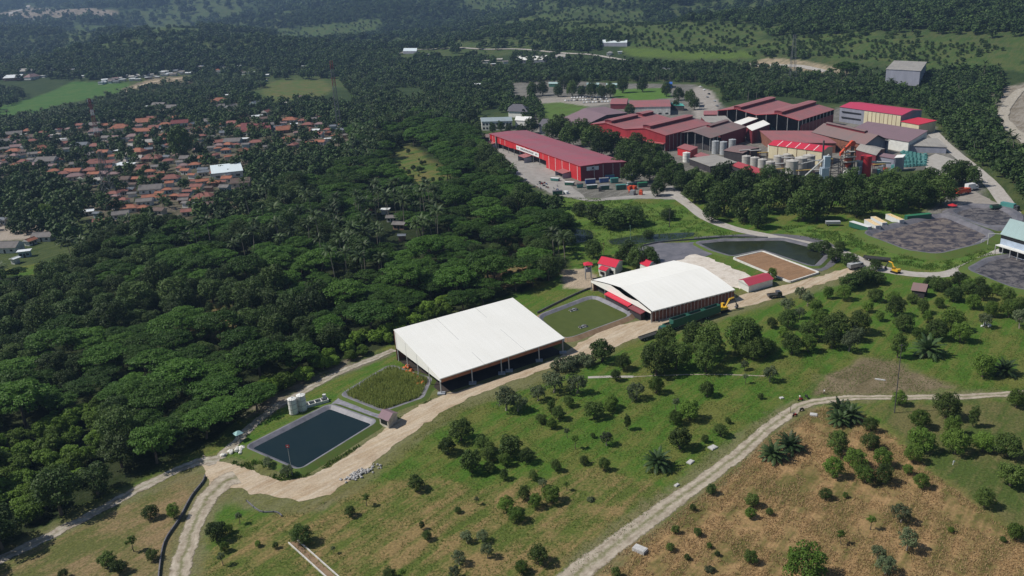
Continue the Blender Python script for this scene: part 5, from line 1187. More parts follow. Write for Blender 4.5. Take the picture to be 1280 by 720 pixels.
for nm,A,B,C,h,lab in (('hip_roof_building',(634,139),(660,140),(662,127),6,'dark hip-roofed pavilion behind the white office, the bigger one'),('hip_roof_building',(673,158),(692,159),(694,146),6,'dark hip-roofed pavilion right of the white office, the nearer one')):
    a,b,c=[G(*p,h) for p in (A,B,C)]; u=(b-a).xy;v=(c-b).xy; v=v.normalized()*min(v.length,u.length*1.1); cen=a.xy+u/2+v/2; e=thing(nm,lab,'building',(cen.x,cen.y,0))
    rf=MB();Q=[a.xy-cen,b.xy-cen,b.xy+v-cen,a.xy+v-cen]; r1=(Q[0]+Q[3])/2*.45;r2=-r1; zz=h+5.5
    rf.face([(Q[0].x,Q[0].y,h),(Q[1].x,Q[1].y,h),(r2.x,r2.y,zz),(r1.x,r1.y,zz)]);rf.face([(Q[2].x,Q[2].y,h),(Q[3].x,Q[3].y,h),(r1.x,r1.y,zz),(r2.x,r2.y,zz)])
    rf.face([(Q[1].x,Q[1].y,h),(Q[2].x,Q[2].y,h),(r2.x,r2.y,zz)]);rf.face([(Q[3].x,Q[3].y,h),(Q[0].x,Q[0].y,h),(r1.x,r1.y,zz)]); rf.build('roof',RM_DGR,e)
    wl=MB(); 
    for k in range(4): wl.wall(Q[k]*.9,Q[(k+1)%4]*.9,0,h+.2,.25)
    wl.build('wall',W_WHITE,e)
simple_hall('white_house','small white two-tier house between office and dark pavilions','building',(644,150),(663,151),(664,146.5),7,.4,RM_WHT,W_WHITE,mono=True,doors=3)
# --- raised office by the sludge basin
e=simple_hall('raised_office','two-storey blue and white office with pale teal roof at the right edge','office',(1252,292),(1290,303),(1300,286),8.5,.9,RM_TEAL,mat('pale_blue_wall',(.42,.50,.62),.6,.15,.5),mono=True)
a,b=G(1252,292,8.5),G(1290,303,8.5);cen=e.location; d=(b-a).xy.normalized(); n_=Vector((d.y,-d.x))
mb=MB(); mb.wall(a.xy-cen.xy+n_*.1,b.xy-cen.xy+n_*.1,6.6,8.0,.08); mb.build('window_band',M_DARK,e)
mb=MB(); mb.wall(a.xy-cen.xy+n_*2.6,b.xy-cen.xy+n_*2.6,3.6,3.9,2.6); mb.build('balcony_slab',W_WHITE,e)
mb=MB(); mb.wall(a.xy-cen.xy+n_*.1,b.xy-cen.xy+n_*.1,.4,3.2,.08); mb.build('dark_ground_floor',M_DARK,e)
for k in range(5):
    p=a.lerp(b,k/4).xy-cen.xy+n_*2.3; mb=MB(); mb.box(p.x-.15,p.y-.15,0,p.x+.15,p.y+.15,3.6); mb.build('post',STEEL,e)
# --- white roofed shed in the foreground (mono pitch, open sides)
hN,hF=5.6,11.6
a,b=G(550,473.5,hN).xy,G(706,422.5,hN).xy; c=G(641,372,hF).xy; d_=G(492,412,hF).xy
cen=(a+b+c+d_)/4; e=thing('white_roofed_shed','big open-sided shed with a plain white sloping roof','shed',(cen.x,cen.y,0))
rf=MB(); q=[(a-cen),(b-cen),(c-cen),(d_-cen)]; zz=[hN,hN,hF,hF]; lu=(b-a).length;lv=(d_-a).length
top=[(p.x,p.y,z) for p,z in zip(q,zz)]; rf.face(top,0,[(0,0),(lu,0),(lu,lv),(0,lv)]); bot=[(x,y,z-.35) for x,y,z in top]; rf.face(bot[::-1],1)
for i in range(4): rf.face([bot[i],bot[(i+1)%4],top[(i+1)%4],top[i]],0 if i in(0,3) else 1)
ro=rf.build('roof',[RM_WHT,W_DK],e)
seam_parent=ro
S=lambda u,v: ((q[0]+(q[1]-q[0])*u)*(1-v)+(q[3]+(q[2]-q[3])*u)*v)
for u in (.335,.665):
    p0,p1=S(u,0),S(u,1); d=(q[1]-q[0]).normalized()*.16; mb=MB(); z_=.05
    mb.hexa([(p0.x,p0.y,hN+.003),(p0.x+d.x,p0.y+d.y,hN+.003),(p1.x+d.x,p1.y+d.y,hF+.003),(p1.x,p1.y,hF+.003),(p0.x,p0.y,hN+z_),(p0.x+d.x,p0.y+d.y,hN+z_),(p1.x+d.x,p1.y+d.y,hF+z_),(p1.x,p1.y,hF+z_)]); mb.build('seam',mat('seam_grey',(.55,.55,.53),.7,.2,1),ro)
# sloping left side panel, deep at the far end
mb=MB(); A_,D_=S(.003,0.0),S(.003,1)
mb.hexa([(A_.x,A_.y,hN-1.2),(A_.x+.2,A_.y,hN-1.2),(D_.x+.2,D_.y,4.6),(D_.x,D_.y,4.6),(A_.x,A_.y,hN-.36),(A_.x+.2,A_.y,hN-.36),(D_.x+.2,D_.y,hF-.36),(D_.x,D_.y,hF-.36)]); mb.build('side_panel',RM_WHT,e)
mb=MB(); A_,D_=S(.992,0.0),S(.992,1)
mb.hexa([(A_.x,A_.y,hN-1.2),(A_.x+.2,A_.y,hN-1.2),(D_.x+.2,D_.y,4.6),(D_.x,D_.y,4.6),(A_.x,A_.y,hN-.36),(A_.x+.2,A_.y,hN-.36),(D_.x+.2,D_.y,hF-.36),(D_.x,D_.y,hF-.36)]); mb.build('side_panel',RM_WHT,e)
mb=MB(); mb.wall(S(0,.995),S(1,.995),0,hF-.5,.25); mb.build('back_wall',W_BROWN,e)
mb=MB(); mb.wall(S(.01,.03),S(.99,.03),hN-2.0,hN-.3,.15); mb.build('inner_fascia',mat('rust_red_beam',(.42,.17,.09),.8,.3,.5),e)  # rust beam, its colour brightened for light bounced under the eave
for u in (.004,.24,.47,.53,.78,.985):
    p=S(u,.012); mb=MB(); mb.tube([(p.x,p.y,0),(p.x,p.y,hN-.4)],.2,8); po=mb.build('post',STEEL,e)
    mb=MB(); mb.box(p.x-1.2,p.y-.9,0,p.x+1.2,p.y+.9,.5); mb.build('post_footing',mat('footing_concrete',(.34,.36,.40),.9,.2,1),po)
for v in (.25,.5,.75,.97):
    p=S(.006,v); z=hN+(hF-hN)*v-.4; mb=MB(); mb.tube([(p.x,p.y,0),(p.x,p.y,z)],.2,8); mb.build('post',STEEL,e)
for k in range(14):
    p0,p1=S((k+.5)/14,.02),S((k+.5)/14,.98); mb=MB(); mb.tube([(p0.x,p0.y,hN-.7),(p1.x,p1.y,hF-.7)],.12,4); mb.build('rafter',DSTEEL,e)
tag(sheet('shed_floor',[tuple(S(u,v)+cen) for u,v in ((.01,.01),(.99,.01),(.99,.98),(.01,.98))],.07,mat('dark_shed_floor',(.05,.04,.035),.95,.3,.3)),'dark floor under the sloping white shed')  # one near-black sheet under the whole roof
# orange tarpaulins piled in the shed side
for k in range(5):
    p=S(-.035+.008*k,.32+.11*k); r_=random.Random(k); bm=bmesh.new(); bmesh.ops.create_icosphere(bm,subdivisions=3,radius=1)
    for v_ in bm.verts:
        v_.co.x*=1.7;v_.co.y*=1.1;v_.co.z=max(-.1,v_.co.z*(.9+.5*math.sin(v_.co.x*3+k))); v_.co+=Vector((r_.uniform(-.12,.12),)*3)
    me=bpy.data.meshes.new('orange_tarpaulin'); bm.to_mesh(me);bm.free(); me.materials.append(mat('orange_tarp',(.55,.16,.05),.6,.3,1)); o=bpy.data.objects.new('orange_tarpaulin',me);COL.objects.link(o); o.location=(p.x+cen.x,p.y+cen.y,.1); o.rotation_euler=(0,0,k)
    tag(o,'crumpled orange tarpaulin heap at the left side of the sloping shed','tarpaulin','orange tarpaulin heaps')
# --- round-backed white shed
h=4.6
a,b,c,d_=[G(*p,h).xy for p in ((740,350),(815,389),(919,362),(842,325.5))]
cen=(a+b+c+d_)/4; e=thing('curved_roof_shed','white membrane shed with gently curved ridged roof and brown netted sides','shed',(cen.x,cen.y,0))
Q=[p-cen for p in (a,b,c,d_)]; S=lambda s,t:(Q[0]+(Q[1]-Q[0])*s)*(1-t)+(Q[3]+(Q[2]-Q[3])*s)*t   # s across the gable, t along the ridge
NS=20; NB=17
def zf(s): 
    k=1-abs(2*s-1); return h+3.1*(k**.95)+.2*math.sin(math.pi*k)
rf=MB(); L_=((b-a).length,(c-b).length)
for j in range(NB*4):
    t0,t1=j/(NB*4),(j+1)/(NB*4)
    for i in range(NS):
        s0,s1=i/NS,(i+1)/NS
        def pt(s,t):
            p=S(s,t); sag=-.02*math.sin(math.pi*((t*NB)%1))if 0<t<1 else 0; return (p.x,p.y,zf(s)+sag)
        f=[pt(s0,t0),pt(s1,t0),pt(s1,t1),pt(s0,t1)]
        rf.face(f,0,[(t0*L_[1],s0*L_[0]),(t0*L_[1],s1*L_[0]),(t1*L_[1],s1*L_[0]),(t1*L_[1],s0*L_[0])])
        rf.face([(x,y,z-.2) for x,y,z in f][::-1],1)
# scalloped valance along the near eave
for j in range(NB):
    t0,t1=j/NB,(j+1)/NB; p,q_=S(1,t0),S(1,t1); m_=(p+q_)/2
    rf.face([(p.x,p.y,h),(p.x,p.y,h-.3),(m_.x,m_.y,h-.55),(q_.x,q_.y,h-.3),(q_.x,q_.y,h)][::-1],0)
    p,q_=S(0,t0),S(0,t1); rf.face([(p.x,p.y,h),(p.x,p.y,h-.5),(q_.x,q_.y,h-.5),(q_.x,q_.y,h)],0)
ro=rf.build('roof',[RM_WHT,W_DK],e)
mb=MB()
for i in range(NS):
    s0,s1=i/NS,(i+1)/NS; p,q_=S(s0,-.012),S(s1,-.012); cut=lambda s: (zf(s)-.15) if (s<.36 or s>.80) else zf(s)-1.5*math.sin(math.pi*(s-.36)/.44)-.15
    lo=h-.9
    mb.face([(p.x,p.y,lo),(q_.x,q_.y,lo),(q_.x,q_.y,cut(s1)),(p.x,p.y,cut(s0))],0); mb.face([(p.x,p.y+.1,lo),(q_.x,q_.y+.1,lo),(q_.x,q_.y+.1,cut(s1)),(p.x,p.y+.1,cut(s0))][::-1],0)
mb.build('gable_panel',RM_WHT,e)
mb=MB(); mb.wall(S(.985,0),S(.985,1),0,h-.9,.15); mb.build('side_netting',W_BROWN,e)
mb=MB(); mb.wall(S(.985,1),S(.02,1),0,h-.2,.15); mb.build('back_netting',W_BROWN,e)
mb=MB(); mb.wall(S(.02,1),S(.02,0),0,h-.9,.15); mb.build('side_netting',W_BROWN,e)
mb=MB(); mb.wall(S(.02,.04),S(.985,.04),0,h-1.4,.15); mb.build('end_wall',W_DK,e)
for j in range(25):
    p=S(1.0,j/24); mb=MB(); mb.tube([(p.x,p.y,0),(p.x,p.y,h-.4)],.08,6); mb.build('post',STEEL,e)
for j in range(5):
    p=S(j/4,-.01); mb=MB(); mb.tube([(p.x,p.y,0),(p.x,p.y,h-1.2)],.14,6); mb.build('post',STEEL,e)
simple_hall('red_awning','bright red awning tucked under the gable of the curved white shed','awning',(757,367.5),(785,382),(790,380),3.2,.5,RM_BRT,W_DK,mono=True)
simple_hall('red_awning','dark red awning at the near corner of the curved white shed','awning',(787,384.5),(801,391.5),(806,389.5),3.0,.4,roofmat('deep_red_roof',(.22,.05,.06),(.2,.06,.07)),W_DK,mono=True)
# --- small red roofed buildings
def gab(nm,lab,A,B,C,h,rise,rm,wm,cat='hut',doors=2): return simple_hall(nm,lab,cat,A,B,C,h,rise,rm,wm,doors=doors,ov=.4)
gab('red_roof_house','red gabled house behind the curved white shed',(748,329),(769,334),(778,326),4.2,1.7,RM_BRT,W_WHITE,'house')
gab('red_roof_house','small red-roofed white house beside the purple-leaved tree',(800,329),(810,333.5),(817,327),4.2,1.2,RM_BRT,W_WHITE,'house',1)
gab('entrance_porch','small red porch on pale posts left of the red house',(749,336),(757,338.5),(763,334.5),3.2,.6,RM_BRT,M_WALLS[1],'porch',1)
e=gab('red_roof_shed','long red-roofed shed with white end wall by the dirt road',(936,357),(966,348.5),(953,342),3.0,1.3,roofmat('rose_red_roof',(.42,.05,.08),(.36,.06,.09)),W_WHITE,'shed',0)
gab('brown_roof_hut','brown roofed hut among orchard trees at upper right',(1140,362.5),(1156,364.5),(1160,359),2.8,2.2,RM_BRN,W_DK,'hut',0)
gab('pump_hut','mauve roofed pump hut at the corner of the dark pond',(474,521),(485,525.5),(496,516.5),2.8,1.3,RM_PUR,M_WALLS[0],'hut',1)
# guard tower
P0=G(735.5,349); e=thing('guard_tower','slim guard tower with small red roof near the sheds','tower',(P0.x,P0.y,0))
mb=MB()
for sx in (-1.2,1.2):
    for sy in (-1.2,1.2): mb.box(sx-.15,sy-.15,0,sx+.15,sy+.15,7)
mb.build('frame',STEEL,e); mb=MB(); mb.box(-1.3,-1.3,3.6,1.3,1.3,5.0); mb.build('cabin',W_GREY,e)
mb=MB()
for k in range(4):
    a=[(-2,-2),(2,-2),(2,2),(-2,2)][k];b=[(2,-2),(2,2),(-2,2),(-2,-2)][k]; mb.face([(*a,6.9),(*b,6.9),(0,0,8.0)])
mb.face([(-2,-2,6.9),(-2,2,6.9),(2,2,6.9),(2,-2,6.9)]); mb.build('roof',RM_BRT,e)
# long green sheds behind the car park
ch=[]
for i,(x,w,y) in enumerate([(693,14,103),(741,15,104),(766,16,104.5)]):
    ch.append((simple_hall('green_shed',None,'shed',(x-w/2,y+1.5),(x+w/2,y+1.5),(x+w/2,y-.2),4,.3,RM_TEAL,mat('dark_green_wall',(.04,.14,.10),.7,.2,.5),mono=True),'long low green shed behind the car park trees',x))
autolabel(ch,'green sheds behind the car park')
simple_hall('blue_cabin','bright blue cabin behind the green lawn','cabin',(832.5,104.5),(840,104.5),(840,102.5),5,.2,mat('blue_sheet',(.04,.14,.50),.6,.15,.5),MATS['blue_sheet'],mono=True)
simple_hall('gate_office','small pale office beside the yard lane','building',(865,128),(874,128),(875,125),5,.3,RM_GRY,W_WHITE,mono=True,doors=2)

# ------------------------------------------------------------ tanks and silos
M_SILO=mat('weathered_silo',(.52,.50,.46),.7,.3,.5,.3,col2=(.34,.32,.30),stretch=(1,1,.2))
M_TANKW=mat('white_tank',(.78,.78,.74),.5,.15,.5)
def tank(name,label,px,pyb,d,hh,mt,group=None,pyt=None,dome=.12,legs=False,P=None):
    P=P or G(px,pyb); e=thing(name,label,'tank' if 'tank' in name else 'silo',(P.x,P.y,0),group=group); r=d/2
    z0=1.2 if legs else 0
    mb=MB(); mb.tube([(0,0,z0),(0,0,hh)],r,28); mb.build('body',mt,e)
    mb=MB(); mb.tube([(0,0,hh),(0,0,hh+dome*d),(0,0,hh+dome*d+.3)],[r*1.03,r*.25,r*.12],28); mb.build('lid',mt,e)
    for z in (z0+.1,hh*.35,hh*.68,hh-.2): mb=MB(); mb.tube([(0,0,z),(0,0,z+.18)],r+.07,28); mb.build('hoop',STEEL,e)
    mb=MB()
    for sx in (-.3,.3): mb.box(sx-.05,-r-.35,z0,sx+.05,-r-.25,hh+.8)
    for k in range(int(hh/.6)): mb.box(-.3,-r-.33,z0+.5+k*.6,.3,-r-.27,z0+.56+k*.6)
    mb.build('ladder',STEEL,e)
    return e
tank('storage_tank','left one of the two cream tanks beside the dark pond',367.5,516.5,2.7,5.0,M_TANKW)
tank('storage_tank','right one of the two cream tanks beside the dark pond',378.5,512.5,2.7,5.2,M_TANKW)
its=[]
for k,(x,y) in enumerate([(932.5,208.5),(943,210.5),(952.5,213),(962.5,216)]): its.append((tank('short_silo',None,x,y,5.6,7.2,M_SILO,dome=.08),'squat silo in the row above the red awning',x))
for k,(x,y) in enumerate([(989,224),(1000,220),(1010,217)]): its.append((tank('tall_silo',None,x,y,7.4,11.5,M_SILO,dome=.1),'tall grey silo beside the plant tower',x))
for k,(x,y) in enumerate([(894,192),(904,193),(915,190)]): its.append((tank('vertical_tank',None,x,y,5.0,9,mat('galvanised',(.42,.44,.46),.45,.3,.4),dome=.05),'galvanised tank by the brown shed end',x))
for k,(x,y) in enumerate([(858,202.5),(965,194),(973,206),(984,202)]): its.append((tank('white_tank',None,x,y,[5,6,6.5,6][k],[6.5,7,6,5][k],M_TANKW if k<2 else M_SILO,dome=.08),['white round tank below the red kiosk','white tank at the left end of the cream building','pale low tank between the silo groups, nearer','pale low tank between the silo groups, farther'][k],x))
autolabel(its,'silos and tanks of the plant')
# ------------------------------------------------------------ plant tower
P0=G(1058,222); e=thing('plant_tower','tangled processing tower with orange conveyor head and red tank','plant',(P0.x,P0.y,0))
M_ORG=mat('orange_red_paint',(.60,.09,.04),.5,.2,.5); M_RUST=mat('rusty_steel',(.16,.07,.055),.8,.3,.6)
W=lambda px,py,dy=0.0:None
def loc(px,z):  # local position at the depth of the tower base
    d=ray(px,300); t=P0.y/d.y; 
    # x for a column seen at px, allowing for the height
    for _ in range(3): pass
    s=pxm((P0.x,P0.y,z)); x0,_y=pj(P0.x,P0.y,z); return (px-x0)/s
def fr(name,x0,x1,y0,y1,z0,z1,n,mt,rr=.18):
    mb=MB()
    for x in (x0,x1):
        for y in (y0,y1): mb.box(x-rr,y-rr,z0,x+rr,y+rr,z1)
    for k in range(n+1):
        z=z0+(z1-z0)*k/n; mb.box(x0,y0-rr,z-.12,x1,y0+rr,z+.12);mb.box(x0,y1-rr,z-.12,x1,y1+rr,z+.12);mb.box(x0-rr,y0,z-.12,x0+rr,y1,z+.12);mb.box(x1-rr,y0,z-.12,x1+rr,y1,z+.12)
        if k<n:
            zz=z0+(z1-z0)*(k+1)/n; mb.tube([(x0,y0,z),(x1,y0,zz)],.1,4);mb.tube([(x1,y1,z),(x0,y1,zz)],.1,4);mb.tube([(x0,y0,zz),(x0,y1,z)],.1,4)
    return mb.build(name,mt,e)
fr('frame',-3,3,-3,3,0,19,6,M_RUST)
fr('side_frame',-11,-4,-3,3,0,11,3,DSTEEL)
for z,w in ((6,3.6),(10,3.8),(13,3.6),(16,3.2)):
    mb=MB(); mb.box(-w,-w,z,w,w,z+.25); pl_=mb.build('platform',STEEL,e); mb=MB()
    for s_ in (-1,1): mb.box(-w,s_*w-.04,z+1.0,w,s_*w+.04,z+1.1);mb.box(s_*w-.04,-w,z+1.0,s_*w+.04,w,z+1.1)
    mb.build('railing',mat('yellow_rail',(.55,.38,.06),.6,.2,1),pl_)
mb=MB(); mb.box(-1.6,-1.6,8,1.6,1.6,12.6); mb.tube([(0,0,8),(0,0,5.6)],[1.6,.4],8); mb.build('hopper',M_ORG,e)
mb=MB(); mb.tube([(2.4,0,1),(2.4,0,20.5)],[1.1,1.1],8); mb.build('elevator_leg',DSTEEL,e)
mb=MB(); mb.hexa([(-5,-1,13.5),(1.4,-1,20),(1.4,1,20),(-5,1,13.5),(-5,-1,15.4),(1.6,-1,22.4),(1.6,1,22.4),(-5,1,15.4)]); mb.tube([(2.0,-1.3,20.8),(2.0,1.3,20.8)],1.6,12); mb.build('conveyor_head',M_ORG,e)
mb=MB(); mb.tube([(11.5,1,0),(11.5,1,12.5)],3.3,20); mb.build('red_tank',mat('red_paint',(.50,.03,.04),.5,.2,.5),e)
mb=MB(); mb.tube([(7.5,0,0),(7.5,0,9)],1.6,14); mb.tube([(6,-3,0),(6,-3,7)],1.3,14); mb.build('vessel',mat('blue_grey_vessel',(.22,.25,.32),.5,.2,.5),e)
mb=MB(); mb.tube([(-1.8,-4,0),(-1.8,-4,4.5)],2.2,16); mb.tube([(-1.8,-4,4.5),(-1.8,-4,6)],[2.2,.6],16); mb.build('cyclone',STEEL,e)
mb=MB(); mb.box(-15,-3,7.5,-11.5,0,14.2); mb.box(-16.5,-3.4,0,-12,.5,7.3); mb.build('duct',mat('silver_duct',(.52,.62,.72),.4,.15,.5),e)
mb=MB(); mb.tube([(-14.5,2,0),(-14.5,2,23)],.55,10); mb.build('chimney',DSTEEL,e)
mb=MB(); mb.tube([(-26,-2,3),(-12,-1,15)],.5,6); mb.tube([(-24,1,12),(-10,0,10.5)],.35,6); mb.tube([(-30,3,9),(-12,3,12)],.35,6); mb.build('pipe',STEEL,e)
mb=MB(); mb.hexa([(3,-1,9.5),(26,-1,7),(26,1,7),(3,1,9.5),(3,-1,10.6),(26,-1,8),(26,1,8),(3,1,10.6)]); mb.build('conveyor_gallery',STEEL,e)
# pipe clutter round the silos
its=[]
for k in range(10):
    r_=random.Random(90+k); x=[968,972,978,996,1018,1024,938,948,925,1092][k]; y=[214,221,210,226,222,212,203,205,202,216][k]; P=G(x,y)
    e=thing('pipe_rack',None,'pipework',(P.x,P.y,0)); mb=MB(); L=r_.uniform(5,9); hh=r_.uniform(4,8)
    for sx in (0,L): mb.box(sx-.12,-.12,0,sx+.12,.12,hh);mb.box(sx-.12,1.9,0,sx+.12,2.1,hh)
    mb.box(-.1,-.1,hh-.2,L,.1,hh);mb.box(-.1,1.9,hh-.2,L,2.1,hh); mb.build('rack',M_RUST,e); mb=MB()
    for q in range(4): mb.tube([(-.5,.2+q*.5,hh+.2),(L+.5,.2+q*.5,hh+.2),(L+.5,.2+q*.5,hh-2.5)],.17,6)
    mb.build('pipes',[STEEL,mat('ochre_pipe',(.45,.32,.10),.6,.2,.5)][k%2],e); its.append((e,'pipework rack among the silos of the plant',x))
autolabel(its,'pipework racks')
# ------------------------------------------------------------ vehicles
M_GLASS=mat('dark_glass',(.02,.025,.03),.12,.1,1,.6); M_TYRE=mat('tyre_rubber',(.02,.02,.02),.9,.2,1); M_RIM=mat('grey_rim',(.35,.35,.35),.5,.2,1)
PAINT={n:mat(n.replace(' ','_')+'_paint',c,.35,.1,.5,.5) for n,c in {'white':(.78,.79,.80),'silver':(.48,.50,.52),'black':(.03,.03,.035),'red':(.50,.04,.04),'blue':(.05,.12,.35),'dark green':(.035,.13,.095),'teal':(.08,.27,.25),'grey':(.25,.26,.28),'yellow':(.70,.42,.03),'orange red':(.62,.09,.03),'dark grey':(.07,.07,.08),'green':(.04,.20,.10)}.items()}
def wheel(e,x,y,r=.32,w=.22):
    mb=MB(); mb.tube([(x,y-w/2,r),(x,y+w/2,r)],r,14); o=mb.build('wheel',M_TYRE,e); mb=MB(); mb.tube([(x,y-w/2-.01,r),(x,y+w/2+.01,r)],r*.55,10); mb.build('rim',M_RIM,o)
def car_parts(e,col,L=4.3,W=1.75,hh=1.5):
    mb=MB(); l=L/2; mb.prism([(-l,.35),(-l+.05,.85),(-l+.5,.95),(l-1.1,.95),(l-.1,.78),(l,.35)],-W/2,W/2); mb.prism([(-l+.35,.95),(-l+.75,hh-.02),(l-1.9,hh),(l-1.05,.95)],-W/2+.12,W/2-.12); mb.build('body',PAINT[col],e)
    mb=MB(); mb.prism([(-l+.55,1.0),(-l+.82,hh-.12),(l-1.95,hh-.1),(l-1.28,1.0)],-W/2+.09,W/2-.09); 
    mb.hexa([(l-1.86,-W/2+.2,hh-.06),(l-1.12,-W/2+.2,1.0),(l-1.12,W/2-.2,1.0),(l-1.86,W/2-.2,hh-.06),(l-1.82,-W/2+.2,hh-.03),(l-1.08,-W/2+.2,1.03),(l-1.08,W/2-.2,1.03),(l-1.82,W/2-.2,hh-.03)]); mb.build('windows',M_GLASS,e)
    for x in (-l+.8,l-.85):
        for y in (-W/2+.1,W/2-.1): wheel(e,x,y)
def copytree(o,parent=None):
    c=o.copy(); COL.objects.link(c); c.parent=parent
    for ch in o.children: copytree(ch,c)
    return c
PROTO={}
def car(px,py,col,rz,kind='parked_car',P=None):
    P=P or G(px,py)
    if col not in PROTO:
        e=thing(kind,None,'car',(0,0,0)); car_parts(e,col); PROTO[col]=e
    else: e=copytree(PROTO[col])
    e.location=(P.x,P.y,.06); e.rotation_euler=(0,0,rz); return e
def truck(name,label,px,py,rz,cab='teal',box='teal',L=7.5,bh=2.4,open_=False,boxtop=None,z=.07,cabn=True,tarp=None,cat='truck',group=None,sc=1.0):
    P=G(px,py); e=thing(name,label,cat,(P.x,P.y,z),rz,group=group,sc=sc); l=L/2; W=2.3; x0=-l; x1=l-(2.0 if cabn else 0)
    mb=MB(); mb.box(-l,-.45,.65,l-.3,.45,.9); mb.build('chassis',DSTEEL,e)
    mb=MB()
    if open_:
        mb.box(x0,-W/2,.95,x1-.15,W/2,1.1)
        for y in (-W/2,W/2-.08): mb.box(x0,y,1.1,x1-.15,y+.08,1.0+bh)
        mb.box(x0,-W/2+.08,1.1,x0+.08,W/2-.08,1.0+bh); mb.box(x1-.23,-W/2+.08,1.1,x1-.15,W/2-.08,1.0+bh)
        n=int((x1-x0)/.9)
        for k in range(n):
            for y in (-W/2-.06,W/2): mb.box(x0+.3+k*.9,y,1.0,x0+.4+k*.9,y+.06,1.0+bh)
    else: mb.box(x0,-W/2,.95,x1-.15,W/2,1.0+bh)
    body=mb.build('cargo_bed' if open_ else 'cargo_box',PAINT[box],e)
    if open_: mb=MB(); mb.box(x0+.1,-W/2+.1,1.1,x1-.3,W/2-.1,.9+bh*.75); mb.build('load',mat('dark_load',(.05,.05,.045),.95,.4,1),body)
    elif boxtop: mb=MB(); mb.box(x0-.02,-W/2-.02,1.0+bh+.003,x1-.13,W/2+.02,1.06+bh); mb.build('box_roof',PAINT[boxtop],body)
    if cabn:
        mb=MB(); mb.prism([(l-2.0,.55),(l-2.0,2.55),(l-.45,2.55),(l-.05,1.6),(l,.55)],-W/2+.05,W/2-.05); c=mb.build('cab',PAINT[cab],e)
        mb=MB(); mb.hexa([(l-.43,-.95,2.42),(l-.05,-.95,1.62),(l-.05,.95,1.62),(l-.43,.95,2.42),(l-.40,-.95,2.46),(l-.01,-.95,1.66),(l-.01,.95,1.66),(l-.40,.95,2.46)]); mb.box(l-1.6,-W/2+.02,1.65,l-.6,W/2-.02,2.3); mb.build('windscreen',M_GLASS,c)
        wheel(e,l-.9,-W/2+.2,.48,.3);wheel(e,l-.9,W/2-.2,.48,.3)
    for x in ([-l+1.2,-l+2.3] if L>7 else [-l+1.3]): wheel(e,x,-W/2+.2,.48,.35);wheel(e,x,W/2-.2,.48,.35)
    return e
# the car park
items=[]; _r=random.Random(4); k=0
for r0,(xa,ya,xb,yb,n) in enumerate([(713,123,759,121.5,13),(705,126.5,760,124.5,15),(728,129,762,127.5,9)]):
    for i in range(n):
        t=(i+.5)/n; P=G(xa+(xb-xa)*t,ya+(yb-ya)*t); c=_r.choice(['white','white','white','silver','black','white','grey'])
        e=car(0,0,c,R(78)+_r.uniform(-.06,.06),P=P); items.append((e,'%s car in the %s row of the car park'%(c,['far','middle','near'][r0]),xa+(xb-xa)*t))
for (x,y,c) in [(880,113,'white'),(886,118,'black'),(884,122,'grey'),(893,127,'silver'),(896,133,'grey'),(875,109,'white')]: items.append((car(x,y,c,R(100)),c+' car on the yard lane',x))
for (x,y,c) in [(26,283,'white'),(34,280,'white'),(43,281,'silver'),(35,285,'white'),(51,286,'grey'),(20,287,'black'),(57,284,'red')]: items.append((car(x,y,c,R(_r.choice([0,10,170]))),c+' car on the far left lot',x))
for (x,y,c) in [(606,191,'black'),(619,199,'white'),(637,212,'white'),(632,211,'silver'),(645,216,'white')]: items.append((car(x,y,c,R(-60)),c+' car left of the red warehouse',x))
autolabel(items,'parked cars')
# small motorbikes parked in front of the warehouse and at the gravel path
def bike_parts(e,col):
    mb=MB(); mb.prism([(-.55,.55),(-.75,.85),(-.1,.82),(.25,.9),(.45,.62),(.2,.3),(-.3,.3)],-.13,.13); mb.build('body',PAINT[col],e)
    mb=MB(); mb.prism([(-.75,.86),(-.7,.95),(-.1,.9),(.05,.83)],-.12,.12); mb.build('saddle',M_TYRE,e)
    for x in (-.62,.65):
        mb=MB(); mb.tube([(x,-.06,.3),(x,.06,.3)],.3,14); mb.build('wheel',M_TYRE,e)
    mb=MB(); mb.tube([(.65,0,.3),(.42,0,1.02)],.035,5); mb.tube([(.4,-.33,1.06),(.42,0,1.02),(.4,.33,1.06)],.025,5); mb.build('handlebar',DSTEEL,e)
BP={}
def bike(P,col,rz,label=None):
    if col not in BP: e=thing('motorbike',None,'motorbike',(0,0,0)); bike_parts(e,col); BP[col]=e
    else: e=copytree(BP[col])
    e.location=(P.x,P.y,.07); e.rotation_euler=(0,0,rz); 
    if label: tag(e,label)
    return e
bike(G(1000.6,501),'red',R(200),'red motorbike standing on the left edge of the gravel path bend')
bike(G(1008,497.5),'black',R(100),'black motorbike beside the red one at the path bend')
bike(G(993.6,520.5),'red',R(20),'dark red motorbike on the lower side of the gravel path')
bike(G(1002,513.5),'black',R(30),'black motorbike in the grass below the gravel path')
its=[]; _r=random.Random(12)
for i in range(34):
    t=_r.random(); x,y=(609+t*22,198+t*18) if i<14 else (668+_r.uniform(0,30),230+_r.uniform(-3,8)); x+=_r.uniform(-2,2); c=_r.choice(['red','black','silver','blue'])
    its.append((bike(G(x,y),c,_r.uniform(0,6)),c+' motorbike '+('left of the red warehouse' if i<14 else 'below the red warehouse'),x))
autolabel(its,'motorbikes parked at the warehouse')
